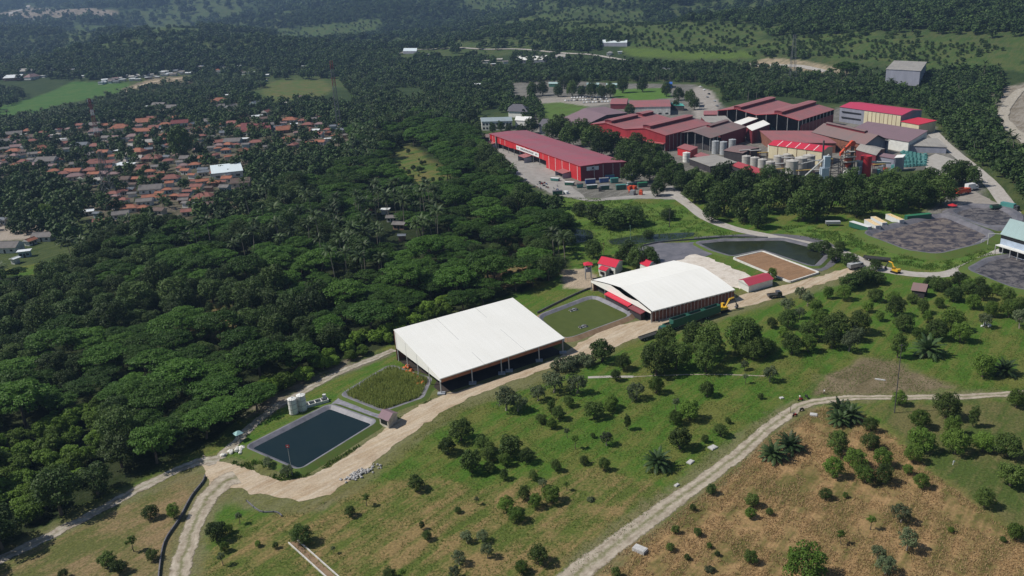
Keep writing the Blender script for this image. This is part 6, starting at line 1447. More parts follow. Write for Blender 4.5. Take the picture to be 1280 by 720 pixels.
# row by the curved shed
dir1=(G(899,392)-G(803,424)).xy; a1=math.atan2(dir1.y,dir1.x)
truck('flatbed_trailer','low empty flat trailer at the front of the green row',812,422.5,a1,box='dark grey',L=9,bh=.35,open_=True,cabn=False,cat='trailer')
truck('dark_truck','small dark green truck cab behind the flat trailer',832,415,a1+math.pi,cab='dark green',box='dark green',L=5.5,bh=1.9,open_=True)
for k,(x,y) in enumerate([(850,408.5),(870,402),(888,396)]):
    truck('cargo_trailer',['tall green slatted trailer nearest the small truck','green slatted trailer in the middle of the row','green slatted trailer nearest the yellow excavator'][k],x,y,a1,box='dark green',L=8.6,bh=3.0,open_=True,cabn=False,cat='trailer',group='green slatted trailers')
def excavator(name,label,px,py,rz,col='yellow',sc=1.0,reach=6.5):
    P=G(px,py); e=thing(name,label,'excavator',(P.x,P.y,.06),rz,sc=sc)
    for y in (-1.15,1.15):
        mb=MB(); mb.prism([(-1.7,.1),(-1.95,.45),(-1.7,.85),(1.7,.85),(1.95,.45),(1.7,.1)],y-.28,y+.28); mb.build('track',M_TYRE,e)
    mb=MB(); mb.box(-1.9,-1.25,1.05,1.3,1.25,1.9); mb.prism([(-2.2,1.1),(-2.2,2.2),(-1.0,2.3),(-.9,1.9),(-.9,1.1)],-1.2,1.2); mb.tube([(0,0,.7),(0,0,1.1)],.8,14); mb.build('body',PAINT[col],e)
    mb=MB(); mb.prism([(0,1.9),(0,3.0),(.9,3.0),(1.35,2.3),(1.35,1.9)],.15,1.2); c=mb.build('cab',PAINT[col],e); mb=MB(); mb.prism([(.15,2.1),(.15,2.85),(.85,2.85),(1.2,2.3),(1.2,2.1)],.1,1.25); mb.build('cab_window',M_GLASS,c)
    mb=MB(); mb.tube([(.9,-.35,1.7),(2.6,-.35,4.3),(4.6,-.35,4.5)],[.32,.38,.28],6); mb.build('boom',PAINT[col],e)
    mb=MB(); mb.tube([(4.5,-.35,4.6),(reach-.5,-.35,1.6)],[.28,.2],6); mb.build('dipper_arm',PAINT['dark grey'],e)
    mb=MB(); mb.prism([(reach-.7,1.6),(reach-.2,1.6),(reach+.1,.7),(reach-.6,.2),(reach-1.3,.5),(reach-1.0,.7),(reach-.6,.9)],-.8,.1); mb.build('bucket',PAINT['dark grey'],e)
    return e
excavator('excavator','yellow excavator reaching right at the end of the green row',903.5,389.5,a1+R(-6),sc=1.05)
excavator('excavator','yellow excavator standing where the two roads meet',1119,341,R(115),sc=.85)
truck('flatbed_truck','small dark flatbed on the dirt road near the red-roofed shed',968,372,R(8),cab='dark grey',box='dark grey',L=5.5,bh=.6,open_=True)
truck('flatbed_trailer','long dark low trailer parked on the road bend',1096,326,R(-32),box='dark grey',L=11,bh=.6,open_=True,cabn=False,cat='trailer')
truck('grey_truck','bluish truck half hidden by shrubs at the road bend',1069,336,R(20),cab='grey',box='grey',L=7,bh=1.6,boxtop='silver')
truck('road_truck','teal truck driving down the right-hand road',1262,262,R(-62),cab='dark grey',box='teal',L=9,bh=2.2,boxtop='teal')
truck('road_truck','white and teal truck on the road at the factory corner',1192,171,R(-55),cab='white',box='teal',L=8,bh=2.0,boxtop='teal')
# containers by the broad basin
def container(px,py,rz,label,side='white',stripes=True,L=12,top='white'):
    P=G(px,py); e=thing('long_container',label,'container',(P.x,P.y,.1),rz,group='long containers beside the broad basin'); l=L/2
    mb=MB(); mb.box(-l,-1.25,.25,l,1.25,2.7)
    for k in range(int(L/.7)): mb.box(-l+.3+k*.7,-1.30,.3,-l+.45+k*.7,1.30,2.65)
    b=mb.build('body',PAINT[side],e); mb=MB(); mb.box(-l-.05,-1.35,2.703,l+.05,1.35,2.8); t=mb.build('roof',PAINT[top],e)
    if stripes:
        for k in range(5): mb=MB(); mb.box(-l+.4,-1.15+k*.52,2.803,l-.4,-.95+k*.52,2.86); mb.build('stripe',PAINT['yellow'],t)
    mb=MB(); mb.box(l+.003,-1.1,.35,l+.05,1.1,2.6); d=mb.build('door',PAINT['silver'],e)
    mb=MB(); mb.box(l+.052,-.05,.4,l+.08,.05,2.5); mb.build('lock_bar',DSTEEL,d)
    return e
def cr(x0,y0,x1,y1): d=G(x1,y1)-G(x0,y0); return math.atan2(d.y,d.x)
ang=cr(1079,275,1102,288)
container(1075,287,cr(1063,283,1089,291),'white-topped long container with green side, leftmost beside the basin','dark green',False)
container(1090,285,ang,'white container with yellow roof stripes, second from left beside the basin')
container(1098,281.5,ang,'white container with yellow roof stripes, third from left beside the basin')
container(1118,278,cr(1103,272,1130,284),'white container with yellow roof stripes, separate right one')
container(1147,275,R(8),'dark green container at the right end beside the basin','dark green',False,13,'green')
truck('orange_loader','orange red truck with raised bed beside the tree belt',1203,243,R(25),cab='orange red',box='orange red',L=8.5,bh=1.8,open_=True,sc=1.2)
truck('white_box_truck','white box truck right behind the orange one',1214,238,R(20),cab='white',box='white',L=7,bh=2.6,sc=1.1)
P=G(1190,262); e=thing('red_parasol','bright red parasol at the top corner of the basin','parasol',(P.x,P.y,.1)); mb=MB(); mb.tube([(0,0,0),(0,0,2.6)],.06,6); mb.build('pole',STEEL,e)
mb=MB(); mb.tube([(0,0,2.2),(0,0,3.1)],[2.3,.1],10,0); mb.build('canopy',PAINT['red'],e)
truck('green_skip','small dark green skip by the right-hand road',1244,262,R(5),box='dark green',L=5,bh=1.4,open_=True,cabn=False,cat='skip')
truck('pale_boat_trailer','pale grey green covered trailer left of the containers',1041,282,R(-10),box='grey',L=7,bh=1.2,boxtop='silver',cabn=False,cat='trailer')
# teal and blue bins below the gable of the warehouse
its=[]
for k,(x,y,L,hh,c,tp,rz) in enumerate([(738,229.5,6.5,2.8,'blue','grey',4),(755,228,6,2.8,'blue','grey',4),(768,228.5,5,3,'teal','teal',4),(762,223.5,6,2.5,'blue','teal',4),(789,224.5,7,3.2,'blue','silver',8),
 (725,234.5,4,2.4,'teal','dark grey',0),(740,236,6.5,2.4,'dark green','silver',4),(756,237,5.5,2.6,'dark green','grey',4),(776,237,6,3,'dark green','teal',4),(803,233.5,6,2.6,'dark green','green',8),(792,231,8,1.6,'teal','silver',8),(712,231.5,6,2,'dark green','white',-25),(694,226,6,1.8,'teal','white',-35),(697,243.5,6,2.4,'dark green','dark grey',3)]):
    P=G(x,y); e=thing('waste_bin',None,'waste container',(P.x,P.y,.08),R(rz)); l=L/2; mb=MB(); mb.hexa([(-l+.2,-1.1,.2),(l-.2,-1.1,.2),(l-.2,1.1,.2),(-l+.2,1.1,.2),(-l,-1.25,hh),(l,-1.25,hh),(l,1.25,hh),(-l,1.25,hh)]); 
    for q in range(int(L)): mb.box(-l+.5+q,-1.34,.4,-l+.62+q,1.34,hh-.1)
    mb.build('body',PAINT[c],e); mb=MB(); mb.box(-l-.03,-1.3,hh+.003,l+.03,1.3,hh+.1); mb.build('lid',PAINT[tp],e)
    mb=MB(); mb.box(-l+.1,-1.0,0,-l+.4,1.0,.25);mb.box(l-.4,-1.0,0,l-.1,1.0,.25); mb.build('skid',DSTEEL,e)
    its.append((e,c+' bin with '+tp+' top by the gable',x))
autolabel(its,'metal bins by the warehouse')
# teal tarpaulins
its=[];TP=mat('teal_tarpaulin',(.05,.17,.165),.55,.25,1,.4); _r=random.Random(21)
quad=[G(1126,189),G(1158,194),G(1157,208),G(1128,211)]
for i in range(6):
    for j in range(5):
        u,v=(i+.5)/6,(j+.5)/5; P=(quad[0].lerp(quad[1],u)).lerp(quad[3].lerp(quad[2],u),v); r_=_r
        bm=bmesh.new(); bmesh.ops.create_grid(bm,x_segments=7,y_segments=5,size=1); W_=r_.uniform(1.9,2.5)
        for q in bm.verts:
            edge=max(abs(q.co.x),abs(q.co.y)); hgt_=1.5 if edge<.7 else .1
            q.co=Vector((q.co.x*W_,q.co.y*1.9,hgt_+r_.uniform(-.12,.12)+.35*math.sin(q.co.x*4+i)))
        me=bpy.data.meshes.new('tarpaulin_cover'); bm.to_mesh(me);bm.free();me.materials.append(TP)
        o=bpy.data.objects.new('tarpaulin_cover',me);COL.objects.link(o);o.location=(P.x,P.y,.1);o.rotation_euler=(0,0,R(12)+r_.uniform(-.2,.2))
        tag(o,'crumpled teal tarpaulin covering a low stack in the factory yard','tarpaulin','teal tarpaulin covered stacks')
its=[];_r=random.Random(31)
for i in range(34):
    if i<14: x,y=_r.uniform(952,1000),_r.uniform(160,172); wh='in the yard below the open hall'
    elif i<24: x,y=_r.uniform(1092,1124),_r.uniform(211,220); wh='in front of the conveyor shed'
    else: x,y=_r.uniform(690,812),_r.uniform(236,246); wh='below the metal bins'
    P=G(x,y); e=thing('crate_stack',None,'crates',(P.x,P.y,.06),_r.uniform(0,3)); c=_r.choice(['white','grey','dark grey','orange red','teal','silver']); b_=_r.uniform(.8,1.8); h_=0
    for k in range(_r.choice([1,2,2,3])):
        mb=MB(); hh=_r.uniform(.6,1.1); mb.box(-b_,-b_*.7,h_+.02,b_,b_*.7,h_+hh); 
        for q in (-.9,0,.9): mb.box(b_*q*.95-.06,-b_*.7-.05,h_,b_*q*.95+.06,b_*.7+.05,h_+hh-.05)
        mb.build('crate',PAINT[c],e); h_+=hh+.03
    its.append((e,c+' crate stack '+wh,x))
autolabel(its,'crate stacks of the factory yards')
# ------------------------------------------------------------ towers and poles
def pylon(name,label,px,py,toppy,base,mats,bands=8,arms=(),topw=.25):
    P=GT(px,py); s=pxm(P); hh=(py-toppy)/s*1.02; e=thing(name,label,'tower',(P.x,P.y,P.z)); b=base/2
    zs=[hh*k/bands for k in range(bands+1)]; w=lambda z:b*(1-(1-topw)*min(1,z/hh)**.8)
    for k in range(bands):
        mb=MB(); z0,z1=zs[k],zs[k+1]; w0,w1=w(z0),w(z1); c0=[(-w0,-w0),(w0,-w0),(w0,w0),(-w0,w0)];c1=[(-w1,-w1),(w1,-w1),(w1,w1),(-w1,w1)]
        for i in range(4):
            j=(i+1)%4
            mb.tube([(*c0[i],z0),(*c1[i],z1)],.16,4);mb.tube([(*c0[i],z0),(*c1[j],z1)],.09,4);mb.tube([(*c0[j],z0),(*c1[i],z1)],.09,4);mb.tube([(*c1[i],z1),(*c1[j],z1)],.09,4)
        mb.build('lattice_section',mats[(k) % len(mats)] if len(mats)>1 else mats[0],e)
    for (z,l) in arms:
        mb=MB(); z=hh*z; mb.tube([(-l,0,z),(0,0,z+1),(l,0,z)],.12,4);mb.tube([(-l,0,z),(l,0,z-.0)],.1,4); mb.build('cross_arm',mats[-1],e)
    return e,hh
TR=mat('tower_red',(.26,.07,.065),.6,.2,1);TW=mat('tower_white',(.72,.72,.72),.6,.15,1);TG=mat('tower_galvanised',(.17,.175,.19),.6,.2,1)
e,hh=pylon('telecom_tower','red and white lattice telecom tower rising over the village',124,180,125,4.5,[TW,TR,TW,TR,TR,TW,TR,TR],8)
for z in (.72,.84,.95):
    for a in range(3):
        mb=MB(); ca,sa=math.cos(a*2.1),math.sin(a*2.1); mb.box(ca*2.3-.25,sa*2.3-.25,hh*z-1.2,ca*2.3+.25,sa*2.3+.25,hh*z+1.2); mb.build('antenna',TR if z<.9 else TW,e)
pylon('telecom_tower','thin tall grey and reddish lattice tower right of the village',424,158,80,4,[TG,TG,TG,TG,TG,TR,TG,TR],8,topw=.55)
pylon('lattice_pylon','faint lattice pylon standing in mid village',137,245,190,8,[TG],7,arms=((.8,5),(.92,4)))
pylon('lattice_pylon','lattice pylon beside the far dirt site on the right',990,106,47,8,[TG],9,arms=((.78,6),(.9,5)))
def pole(name,label,px,py,tx,ty,r=.12,mt=STEEL,arm=0):
    P=G(px,py); s=pxm(P); hh=(py-ty)/s/ math.cos(R(20))*1.0
    e=thing(name,label,'pole',(P.x,P.y,0)); mb=MB(); mb.tube([(0,0,0),(0,0,hh)],[r,r*.6],8); mb.build('shaft',mt,e)
    if arm: mb=MB(); mb.box(-arm,-.06,hh-.5,arm,.06,hh-.38); mb.box(-.12,-.2,hh-.38,.12,.2,hh-.1); mb.build('cross_arm',mt,e)
    return e,hh
pole('utility_pole','tall thin dark pole leaning over the gravel path tree',1118,516,1131,428,.16,DSTEEL,.8)
pole('lamp_post','pale green slender post on the green slope',788,300,788,282,.12,mat('green_post',(.25,.40,.28),.6),.5)
pole('utility_pole','dark post in the marsh below the slope',837,284,837,262,.2,DSTEEL)
pole('utility_pole','reddish post left of the small red house',755,328,755,304,.12,M_RUST,.4)
e,hh=pole('warning_pole','thin pole with red and white board in front of the dark pond',365.5,595,365,553,.06,STEEL)
mb=MB(); mb.box(-.45,-.04,hh-.9,.45,.04,hh-.1); sb=mb.build('board',PAINT['red'],e); mb=MB(); mb.box(-.2,-.06,hh-.65,.2,-.042,hh-.35); mb.build('mark',PAINT['white'],sb)
P=G(299,551); e=thing('parasol_shelter','pale teal parasol shelter at the corner of the dark pond','parasol',(P.x,P.y,0)); mb=MB(); mb.tube([(0,0,0),(0,0,2.8)],.07,6); mb.build('pole',STEEL,e)
mb=MB(); mb.tube([(0,0,2.5),(0,0,3.3)],[1.7,.08],4,0); mb.build('canopy',mat('pale_teal_cloth',(.30,.50,.50),.7,.15,1),e)
P=G(406,500); e=thing('control_box','small pale control box by the end of the grass strip','cabinet',(P.x,P.y,0)); mb=MB(); mb.box(-.5,-.4,.2,.5,.4,2.0); mb.build('cabinet',W_WHITE,e); mb=MB(); mb.box(-.4,-.43,.4,.4,-.403,1.8); mb.build('door',STEEL,e)
P=G(394,505); e=thing('treatment_basin','small white multi-chamber basin beside the cream tanks','basin',(P.x,P.y,0),R(28)); mb=MB()
for k in range(5): mb.box(-4+k*2,-1.3,0,-3.85+k*2,1.3,.9)
mb.box(-4,-1.3,0,4.15,-1.15,.9);mb.box(-4,1.15,0,4.15,1.3,.9); mb.build('walls',W_WHITE,e); mb=MB(); mb.box(-3.9,-1.1,.02,4,1.1,.5); mb.build('contents',mat('dark_water_small',(.03,.04,.04),.2),e)
P=G(1234,308); e=thing('pipe_gantry','pale pipe gantry at the corner of the raised office','gantry',(P.x,P.y,0),R(-25)); mb=MB()
for x in (0,9):
    mb.tube([(x,0,0),(x,0,6)],.16,6)
mb.tube([(0,0,6),(9,0,6)],.16,6);mb.tube([(-2.5,0,3),(0,0,3)],.12,6);mb.tube([(-2.5,0,3),(-2.5,0,0)],.12,6); mb.build('pipe',STEEL,e)
# aerators, slabs, rocks
for k,(x,y,l) in enumerate([(717,388.5,'floating grey aerator in the algae pond, farther one'),(729,409.5,'floating grey aerator in the algae pond, nearer one')]):
    P=G(x,y); e=thing('pond_aerator',l,'aerator',(P.x,P.y,.15),R(25)); mb=MB()
    for s_ in (-1,1): mb.tube([(-1.7,s_*.6,.12),(1.7,s_*.6,.12)],.22,8)
    mb.build('float',STEEL,e); mb=MB(); mb.box(-.5,-.4,.3,.5,.4,.8); mb.build('motor',PAINT['grey'],e)
    for s_ in (-1,1):
        mb=MB(); mb.tube([(s_*1.2,-.7,.35),(s_*1.2,.7,.35)],.38,8); mb.build('paddle_wheel',DSTEEL,e)
M_CONC=mat('weathered_concrete',(.50,.49,.48),.9,.25,1)
def slab(x,y,w,d,hh,rz,l,nm='concrete_slab'):
    P=G(x,y); e=thing(nm,l,'slab',(P.x,P.y,0),rz); mb=MB(); mb.box(-w,-d,0,w,d,hh); mb.build('block',M_CONC,e); mb=MB(); mb.box(-w*.85,-d*.85,hh+.003,w*.85,d*.85,hh+.08); mb.build('cover',M_CONC,e); return e
slab(891,560,1.1,.9,.35,.6,'pale square slab in the grass nearest the big oil palm')
slab(863,578,1.0,.7,.3,.8,'smaller pale slab in the grass left of the gravel path')
slab(800,689,1.5,.9,.9,-.7,'grey box-like slab on the dry slope at the bottom')
slab(1017,519,1.0,.8,.35,-.4,'grey slab in the straw grass below the motorbikes')
slab(846,607,.7,.4,.3,.7,'tiny pale slab on the edge of the gravel path')
slab(977,498,.6,.5,.3,.2,'tiny white slab in the grass left of the red motorbike')
slab(1100,475,1.5,.25,.25,-.5,'pale broken kerb piece in the bare patch')
def rocks(x,y,n,spread,mt,name,l,size=.35):
    P=G(x,y); r_=random.Random(int(x)); bm=bmesh.new()
    for k in range(n):
        g=bmesh.ops.create_icosphere(bm,subdivisions=1,radius=size*r_.uniform(.6,1.4)); o=Vector((r_.gauss(0,spread),r_.gauss(0,spread*.45),0)); o.z=size*.5+max(0,(.5-o.length/spread*.4))*size
        for v in g['verts']: v.co=v.co*r_.uniform(.8,1.25)+o; v.co.z=max(0,v.co.z)
    me=bpy.data.meshes.new(name);bm.to_mesh(me);bm.free();me.materials.append(mt);o=bpy.data.objects.new(name,me);COL.objects.link(o);o.location=(P.x,P.y,0);o.rotation_euler=(0,0,R(40)); tag(o,l,kind='stuff'); return o
rocks(449,593,90,2.2,mat('grey_rubble',(.42,.41,.40),.9,.5,1.5),'rubble_pile','grey rubble heap at the edge of the dirt road')
rocks(297,564,22,1.6,mat('white_rubble',(.74,.72,.66),.9,.2,1),'white_stones','white stones at the corner of the dark pond',.6)
rocks(1232,406,10,1.5,mat('pale_sack',(.6,.6,.6),.9,.2,1),'pale_rubble','pale debris below the trees at right',.5)
# concrete drain at the bottom, black ditch lining
c0,c1=G(365,677),G(415,722); d=(c1-c0).xy; cen=(c0+c1)/2; e=thing('concrete_drain','open concrete drain with two pale edges at the bottom','drain',(cen.x,cen.y,0)); n_=Vector((-d.y,d.x)).normalized()
for s_ in (-1,1):
    mb=MB(); a=c0.xy-cen.xy+n_*s_*1.0; b=a+d*1.4; mb.wall(a,b,-.1,.35,.25); mb.build('kerb',MATS['pale_concrete_rim'],e)
mb=MB(); a=c0.xy-cen.xy-n_*.75; b=a+d*1.4; mb.wall(a,b,0,.05,1.5); mb.build('channel_floor',M_EBANK,e)
def liner_fence(pxs,label,hh=.7,nm='drain_edging'):
    pts=[G(x,y).xy for x,y in pxs]; pts=smooth(pts,5); cen=pts[len(pts)//2]; e=thing(nm,label,'edging',(cen.x,cen.y,0)); mb=MB()
    for a,b in zip(pts,pts[1:]): mb.wall(a-cen,b-cen,0,hh,.25)
    mb.build('strip',M_DLINER,e)
    for k in range(0,len(pts),3): mb=MB(); p=pts[k]-cen; mb.box(p.x-.06,p.y-.06,0,p.x+.06,p.y+.06,hh+.2); mb.build('stake',DSTEEL,e)
liner_fence([(198,740),(202,700),(208,676),(225,650),(240,622),(254,604),(257,596)],'black plastic edging left of the pale track at the bottom')
liner_fence([(308,627),(325,640),(345,641),(352,646)],'short dark edging below the dirt road junction',.35)
liner_fence([(672,392),(700,378),(728,365),(740,361)],'black trench edging behind the algae pond',.8)
liner_fence([(790,312),(822,304),(870,300),(915,297),(960,298)],'low black edging behind the far pond',.8)
P=G(1191,581); e=thing('white_marker_post','small white leaning post on the green rise at right','post',(P.x,P.y,0)); mb=MB(); mb.tube([(0,0,0),(.15,0,1.2)],.09,6); mb.build('stake',PAINT['white'],e); mb=MB(); mb.box(-.1,-.03,.7,.5,.03,1.1); mb.build('flag',PAINT['white'],e)
# ------------------------------------------------------------ people
SKIN=mat('brown_skin',(.28,.15,.09),.6,.1,1); HAIR=mat('black_hair',(.01,.01,.01),.6,.1,1)
def person(label,P,rz,top,low,pose='stand'):
    J={'pel':(0,0,.95),'ch':(0,0,1.32),'nk':(0,0,1.47),'hd':(0,.01,1.60),'ht':(0,.01,1.72)}
    E=[('pel','ch'),('ch','nk'),('nk','hd'),('hd','ht')]; Rr={'pel':.15,'ch':.165,'nk':.055,'hd':.10,'ht':.075}
    st=.22 if pose=='walk' else .02
    for s_,n in ((-1,'l'),(1,'r')):
        f=st*s_
        J.update({n+'sh':(s_*.19,0,1.40),n+'el':(s_*.25,-f*.5,1.12),n+'wr':(s_*.25,-f*.9+.05,.87),n+'pa':(s_*.25,-f*.95+.06,.80),
                  n+'hp':(s_*.09,0,.90),n+'kn':(s_*.10,f*.6+.03,.50),n+'an':(s_*.10,f,.09),n+'to':(s_*.11,f+.16,.04)})
        Rr.update({n+'sh':.07,n+'el':.045,n+'wr':.028,n+'pa':.034,n+'hp':.095,n+'kn':.06,n+'an':.04,n+'to':.035})
        E+=[('ch',n+'sh'),(n+'sh',n+'el'),(n+'el',n+'wr'),(n+'wr',n+'pa'),('pel',n+'hp'),(n+'hp',n+'kn'),(n+'kn',n+'an'),(n+'an',n+'to')]
        for q in range(5):
            base=Vector(J[n+'pa']); dx=(q-1.5)*.018; L=[.075,.085,.08,.065,.06][q] if q<4 else .055
            k1,k2=n+'f%da'%q,n+'f%db'%q
            if q==4: J[k1]=tuple(base+Vector((0,.035,.01)));J[k2]=tuple(base+Vector((0,.055,-.035)))
            else: J[k1]=tuple(base+Vector((s_*.005,dx,-L*.5)));J[k2]=tuple(base+Vector((-s_*.015,dx,-L)))
            Rr[k1]=.009;Rr[k2]=.008;E+=[(n+'pa',k1),(k1,k2)]
    ks=list(J);me=bpy.data.meshes.new('person');me.from_pydata([J[k] for k in ks],[(ks.index(a),ks.index(b)) for a,b in E],[])
    o=bpy.data.objects.new('person',me);COL.objects.link(o);o.location=(P.x,P.y,.06);o.rotation_euler=(0,0,rz)
    sk=o.modifiers.new('skin','SKIN'); 
    for k,v in zip(ks,me.skin_vertices[0].data): v.radius=(Rr[k],Rr[k]*(.72 if k in('pel','ch') else 1)); v.use_root=(k=='pel')
    o.modifiers.new('sub','SUBSURF').levels=1
    dg=bpy.context.evaluated_depsgraph_get(); m2=bpy.data.meshes.new_from_object(o.evaluated_get(dg)); o.modifiers.clear(); o.data=m2
    for mt in (SKIN,top,low): m2.materials.append(mt)
    for p in m2.polygons:
        c=p.center; p.material_index=0 if c.z>1.46 or (abs(c.x)>.18 and c.z<1.12 and c.z>.6) else (1 if c.z>.93 else 2)
        p.use_smooth=True
    tag(o,label,'person')
    bm=bmesh.new(); bmesh.ops.create_icosphere(bm,subdivisions=2,radius=.108)
    for v in bm.verts: v.co.y=v.co.y*1.1-.02; v.co.z=v.co.z*1.05+1.665; 
    bmesh.ops.delete(bm,geom=[v for v in bm.verts if v.co.z<1.60 or (v.co.y>.06 and v.co.z<1.70)],context='VERTS')
    hm=bpy.data.meshes.new('hair');bm.to_mesh(hm);bm.free();hm.materials.append(HAIR);h_=bpy.data.objects.new('hair',hm);COL.objects.link(h_);h_.parent=o
    for nm,loc_,r0 in (('eye',(-.035,.103,1.62),.014),('eye',(.035,.103,1.62),.014),('nose',(0,.115,1.595),.016),('ear',(-.10,.01,1.61),.022),('ear',(.10,.01,1.61),.022),('mouth',(0,.10,1.555),.02)):
        bm=bmesh.new(); bmesh.ops.create_icosphere(bm,subdivisions=1,radius=r0)
        for v in bm.verts:
            if nm=='mouth': v.co.z*=.3
            v.co+=Vector(loc_)
        q=bpy.data.meshes.new(nm);bm.to_mesh(q);bm.free();q.materials.append(HAIR if nm=='eye' else SKIN if nm!='mouth' else PAINT['red']);qo=bpy.data.objects.new(nm,q);COL.objects.link(qo);qo.parent=o
    return o
person('person in white top and dark trousers walking beside the gravel path',G(1030,493),R(-70),PAINT['white'],PAINT['black'],'walk')
person('person in dark clothes standing on the gravel path by the motorbikes',G(988,516.5),R(-100),PAINT['dark grey'],PAINT['black'])
person('person in white top beside the red motorbike at the path bend',G(999.5,500),R(-40),PAINT['white'],PAINT['red'])
# ------------------------------------------------------------ reeds and scattered far vegetation
rb=offset(rounded(wpoly([(434,494),(488,461),(533,476),(523,497),(480,512)]),.12,4),.6)
xs=[p[0] for p in rb];ys=[p[1] for p in rb]; g=np.random.default_rng(8); n=11000; X=g.uniform(min(xs),max(xs),n);Y=g.uniform(min(ys),max(ys),n); k=inpoly(X,Y,rb); X=X[k];Y=Y[k]
dn=fbm(X/3,Y/3,4,3); hh=(.8+1.5*dn)*g.uniform(.7,1.2,len(X)); a=g.uniform(0,6.28,len(X)); w=.14; lx=g.normal(0,.35,len(X));ly=g.normal(0,.35,len(X))
V=np.stack([np.stack([X-np.cos(a)*w,Y-np.sin(a)*w,0*X],1),np.stack([X+np.cos(a)*w,Y+np.sin(a)*w,0*X],1),np.stack([X+lx+np.cos(a)*w*.4,Y+ly+np.sin(a)*w*.4,hh],1),np.stack([X+lx-np.cos(a)*w*.4,Y+ly-np.sin(a)*w*.4,hh],1)],1).reshape(-1,3)
me=leafobj('reeds',V,np.repeat(g.uniform(0,1,len(X))*.6+.4*dn,4),[leafmat('reed_leaves',(.20,.25,.06),(.36,.38,.13),.45)]); o=bpy.data.objects.new('reeds',me);COL.objects.link(o); tag(o,'tall yellowish green reeds filling the reed bed',kind='stuff')
# rough grass tufts and weeds over the open slopes
def tufts(name,label,polys,n,hmin,hmax,w,c1,c2,holes=(),clump=7,seed=1,thr=.45):
    g=np.random.default_rng(seed); Vs=[];Ts=[]
    for poly in polys:
        W_=wpoly(poly); xs=[p[0] for p in W_];ys=[p[1] for p in W_]; X=g.uniform(min(xs),max(xs),n);Y=g.uniform(min(ys),max(ys),n)
        k=inpoly(X,Y,W_)&(fbm(X/clump,Y/clump,seed,3)>thr)
        for hp in holes: k&=~inpoly(X,Y,hp)
        X=X[k];Y=Y[k]; m_=len(X); h_=g.uniform(hmin,hmax,m_); a=g.uniform(0,6.28,m_); lx,ly=g.normal(0,.2,m_),g.normal(0,.2,m_)
        V=np.stack([np.stack([X-np.cos(a)*w,Y-np.sin(a)*w,0*X],1),np.stack([X+np.cos(a)*w,Y+np.sin(a)*w,0*X],1),np.stack([X+lx+np.cos(a)*w*.5,Y+ly+np.sin(a)*w*.5,h_],1),np.stack([X+lx-np.cos(a)*w*.5,Y+ly-np.sin(a)*w*.5,h_],1)],1).reshape(-1,3); Vs.append(V);Ts.append(np.repeat(g.uniform(0,1,m_),4))
    me=leafobj(name,np.concatenate(Vs),np.concatenate(Ts),[leafmat(name+'_blades',c1,c2,.3,.8)]); o=bpy.data.objects.new(name,me);COL.objects.link(o); tag(o,label,kind='stuff')
ROADS=[wpoly(UP+LO)]
pathpoly=[(690,760),(722,712),(770,676),(820,639),(870,603),(920,566),(957,534),(985,513),(1008,501),(1050,494),(1130,493),(1262,488),(1262,496),(1130,501),(1050,502),(1008,511),(985,525),(957,547),(920,577),(870,615),(820,653),(770,692),(740,730)]
ROADS.append(wpoly(pathpoly))
tufts('dry_grass_tufts','straw coloured grass tufts on the dry slope',[P_DRY],110000,.15,.5,.08,(.22,.14,.06),(.46,.33,.18),ROADS,4,5,.40)
tufts('green_weeds','green weeds and grass tufts over the orchard slopes',[[(700,470),(960,420),(1290,395),(1290,490),(1010,495),(860,600),(700,740),(240,740),(300,650),(440,620),(560,510)]],130000,.1,.35,.08,(.065,.14,.018),(.16,.21,.042),ROADS,4,6,.42)
tufts('bank_weeds','rank green weeds round the ponds and banks',[[(285,575),(310,600),(380,602),(410,590),(480,535),(540,498),(530,520),(470,545),(378,596),(310,570)],P_BERM,P_LUSH],40000,.2,.7,.12,(.06,.12,.015),(.12,.19,.03),ROADS,4,7)
# village, factory fringe and far hills
g=np.random.default_rng(17)
HP=np.array(hpos)
KEEP=[[(x-w*.5,y-w*.22-2),(x+w*.5,y-w*.22-2),(x+w*.5,y+w*.18),(x-w*.5,y+w*.18)] for x,y,w in ([float(q) for q in t.split(',')[:3]] for t in HOUSES.split())]
KEEP+=[[(x-w*.6,y-2.5),(x+w*.6,y-2.5),(x+w*.6,y+1.5),(x-w*.6,y+1.5)] for x,y,w,c in TOWN]
KEEP+=[P_RICE,P_BROWNF,P_EARTH,P_FARDIRT,P_RICE2,P_QUARRY,[(1108,76),(1158,78),(1150,114),(1108,112)],[(265,205),(304,205),(304,222),(265,222)],[(300,150),(340,150),(340,172),(300,172)],[(150,182),(178,182),(178,212),(150,212)],[(1240,112),(1280,104),(1280,178),(1252,160)],[(640,70),(710,70),(710,83),(640,83)],[(500,62),(525,62),(525,71),(500,71)],[(750,52),(790,52),(790,64),(750,64)],[(520,60),(790,60),(790,72),(520,68)]]
KEEP=openmask(KEEP)
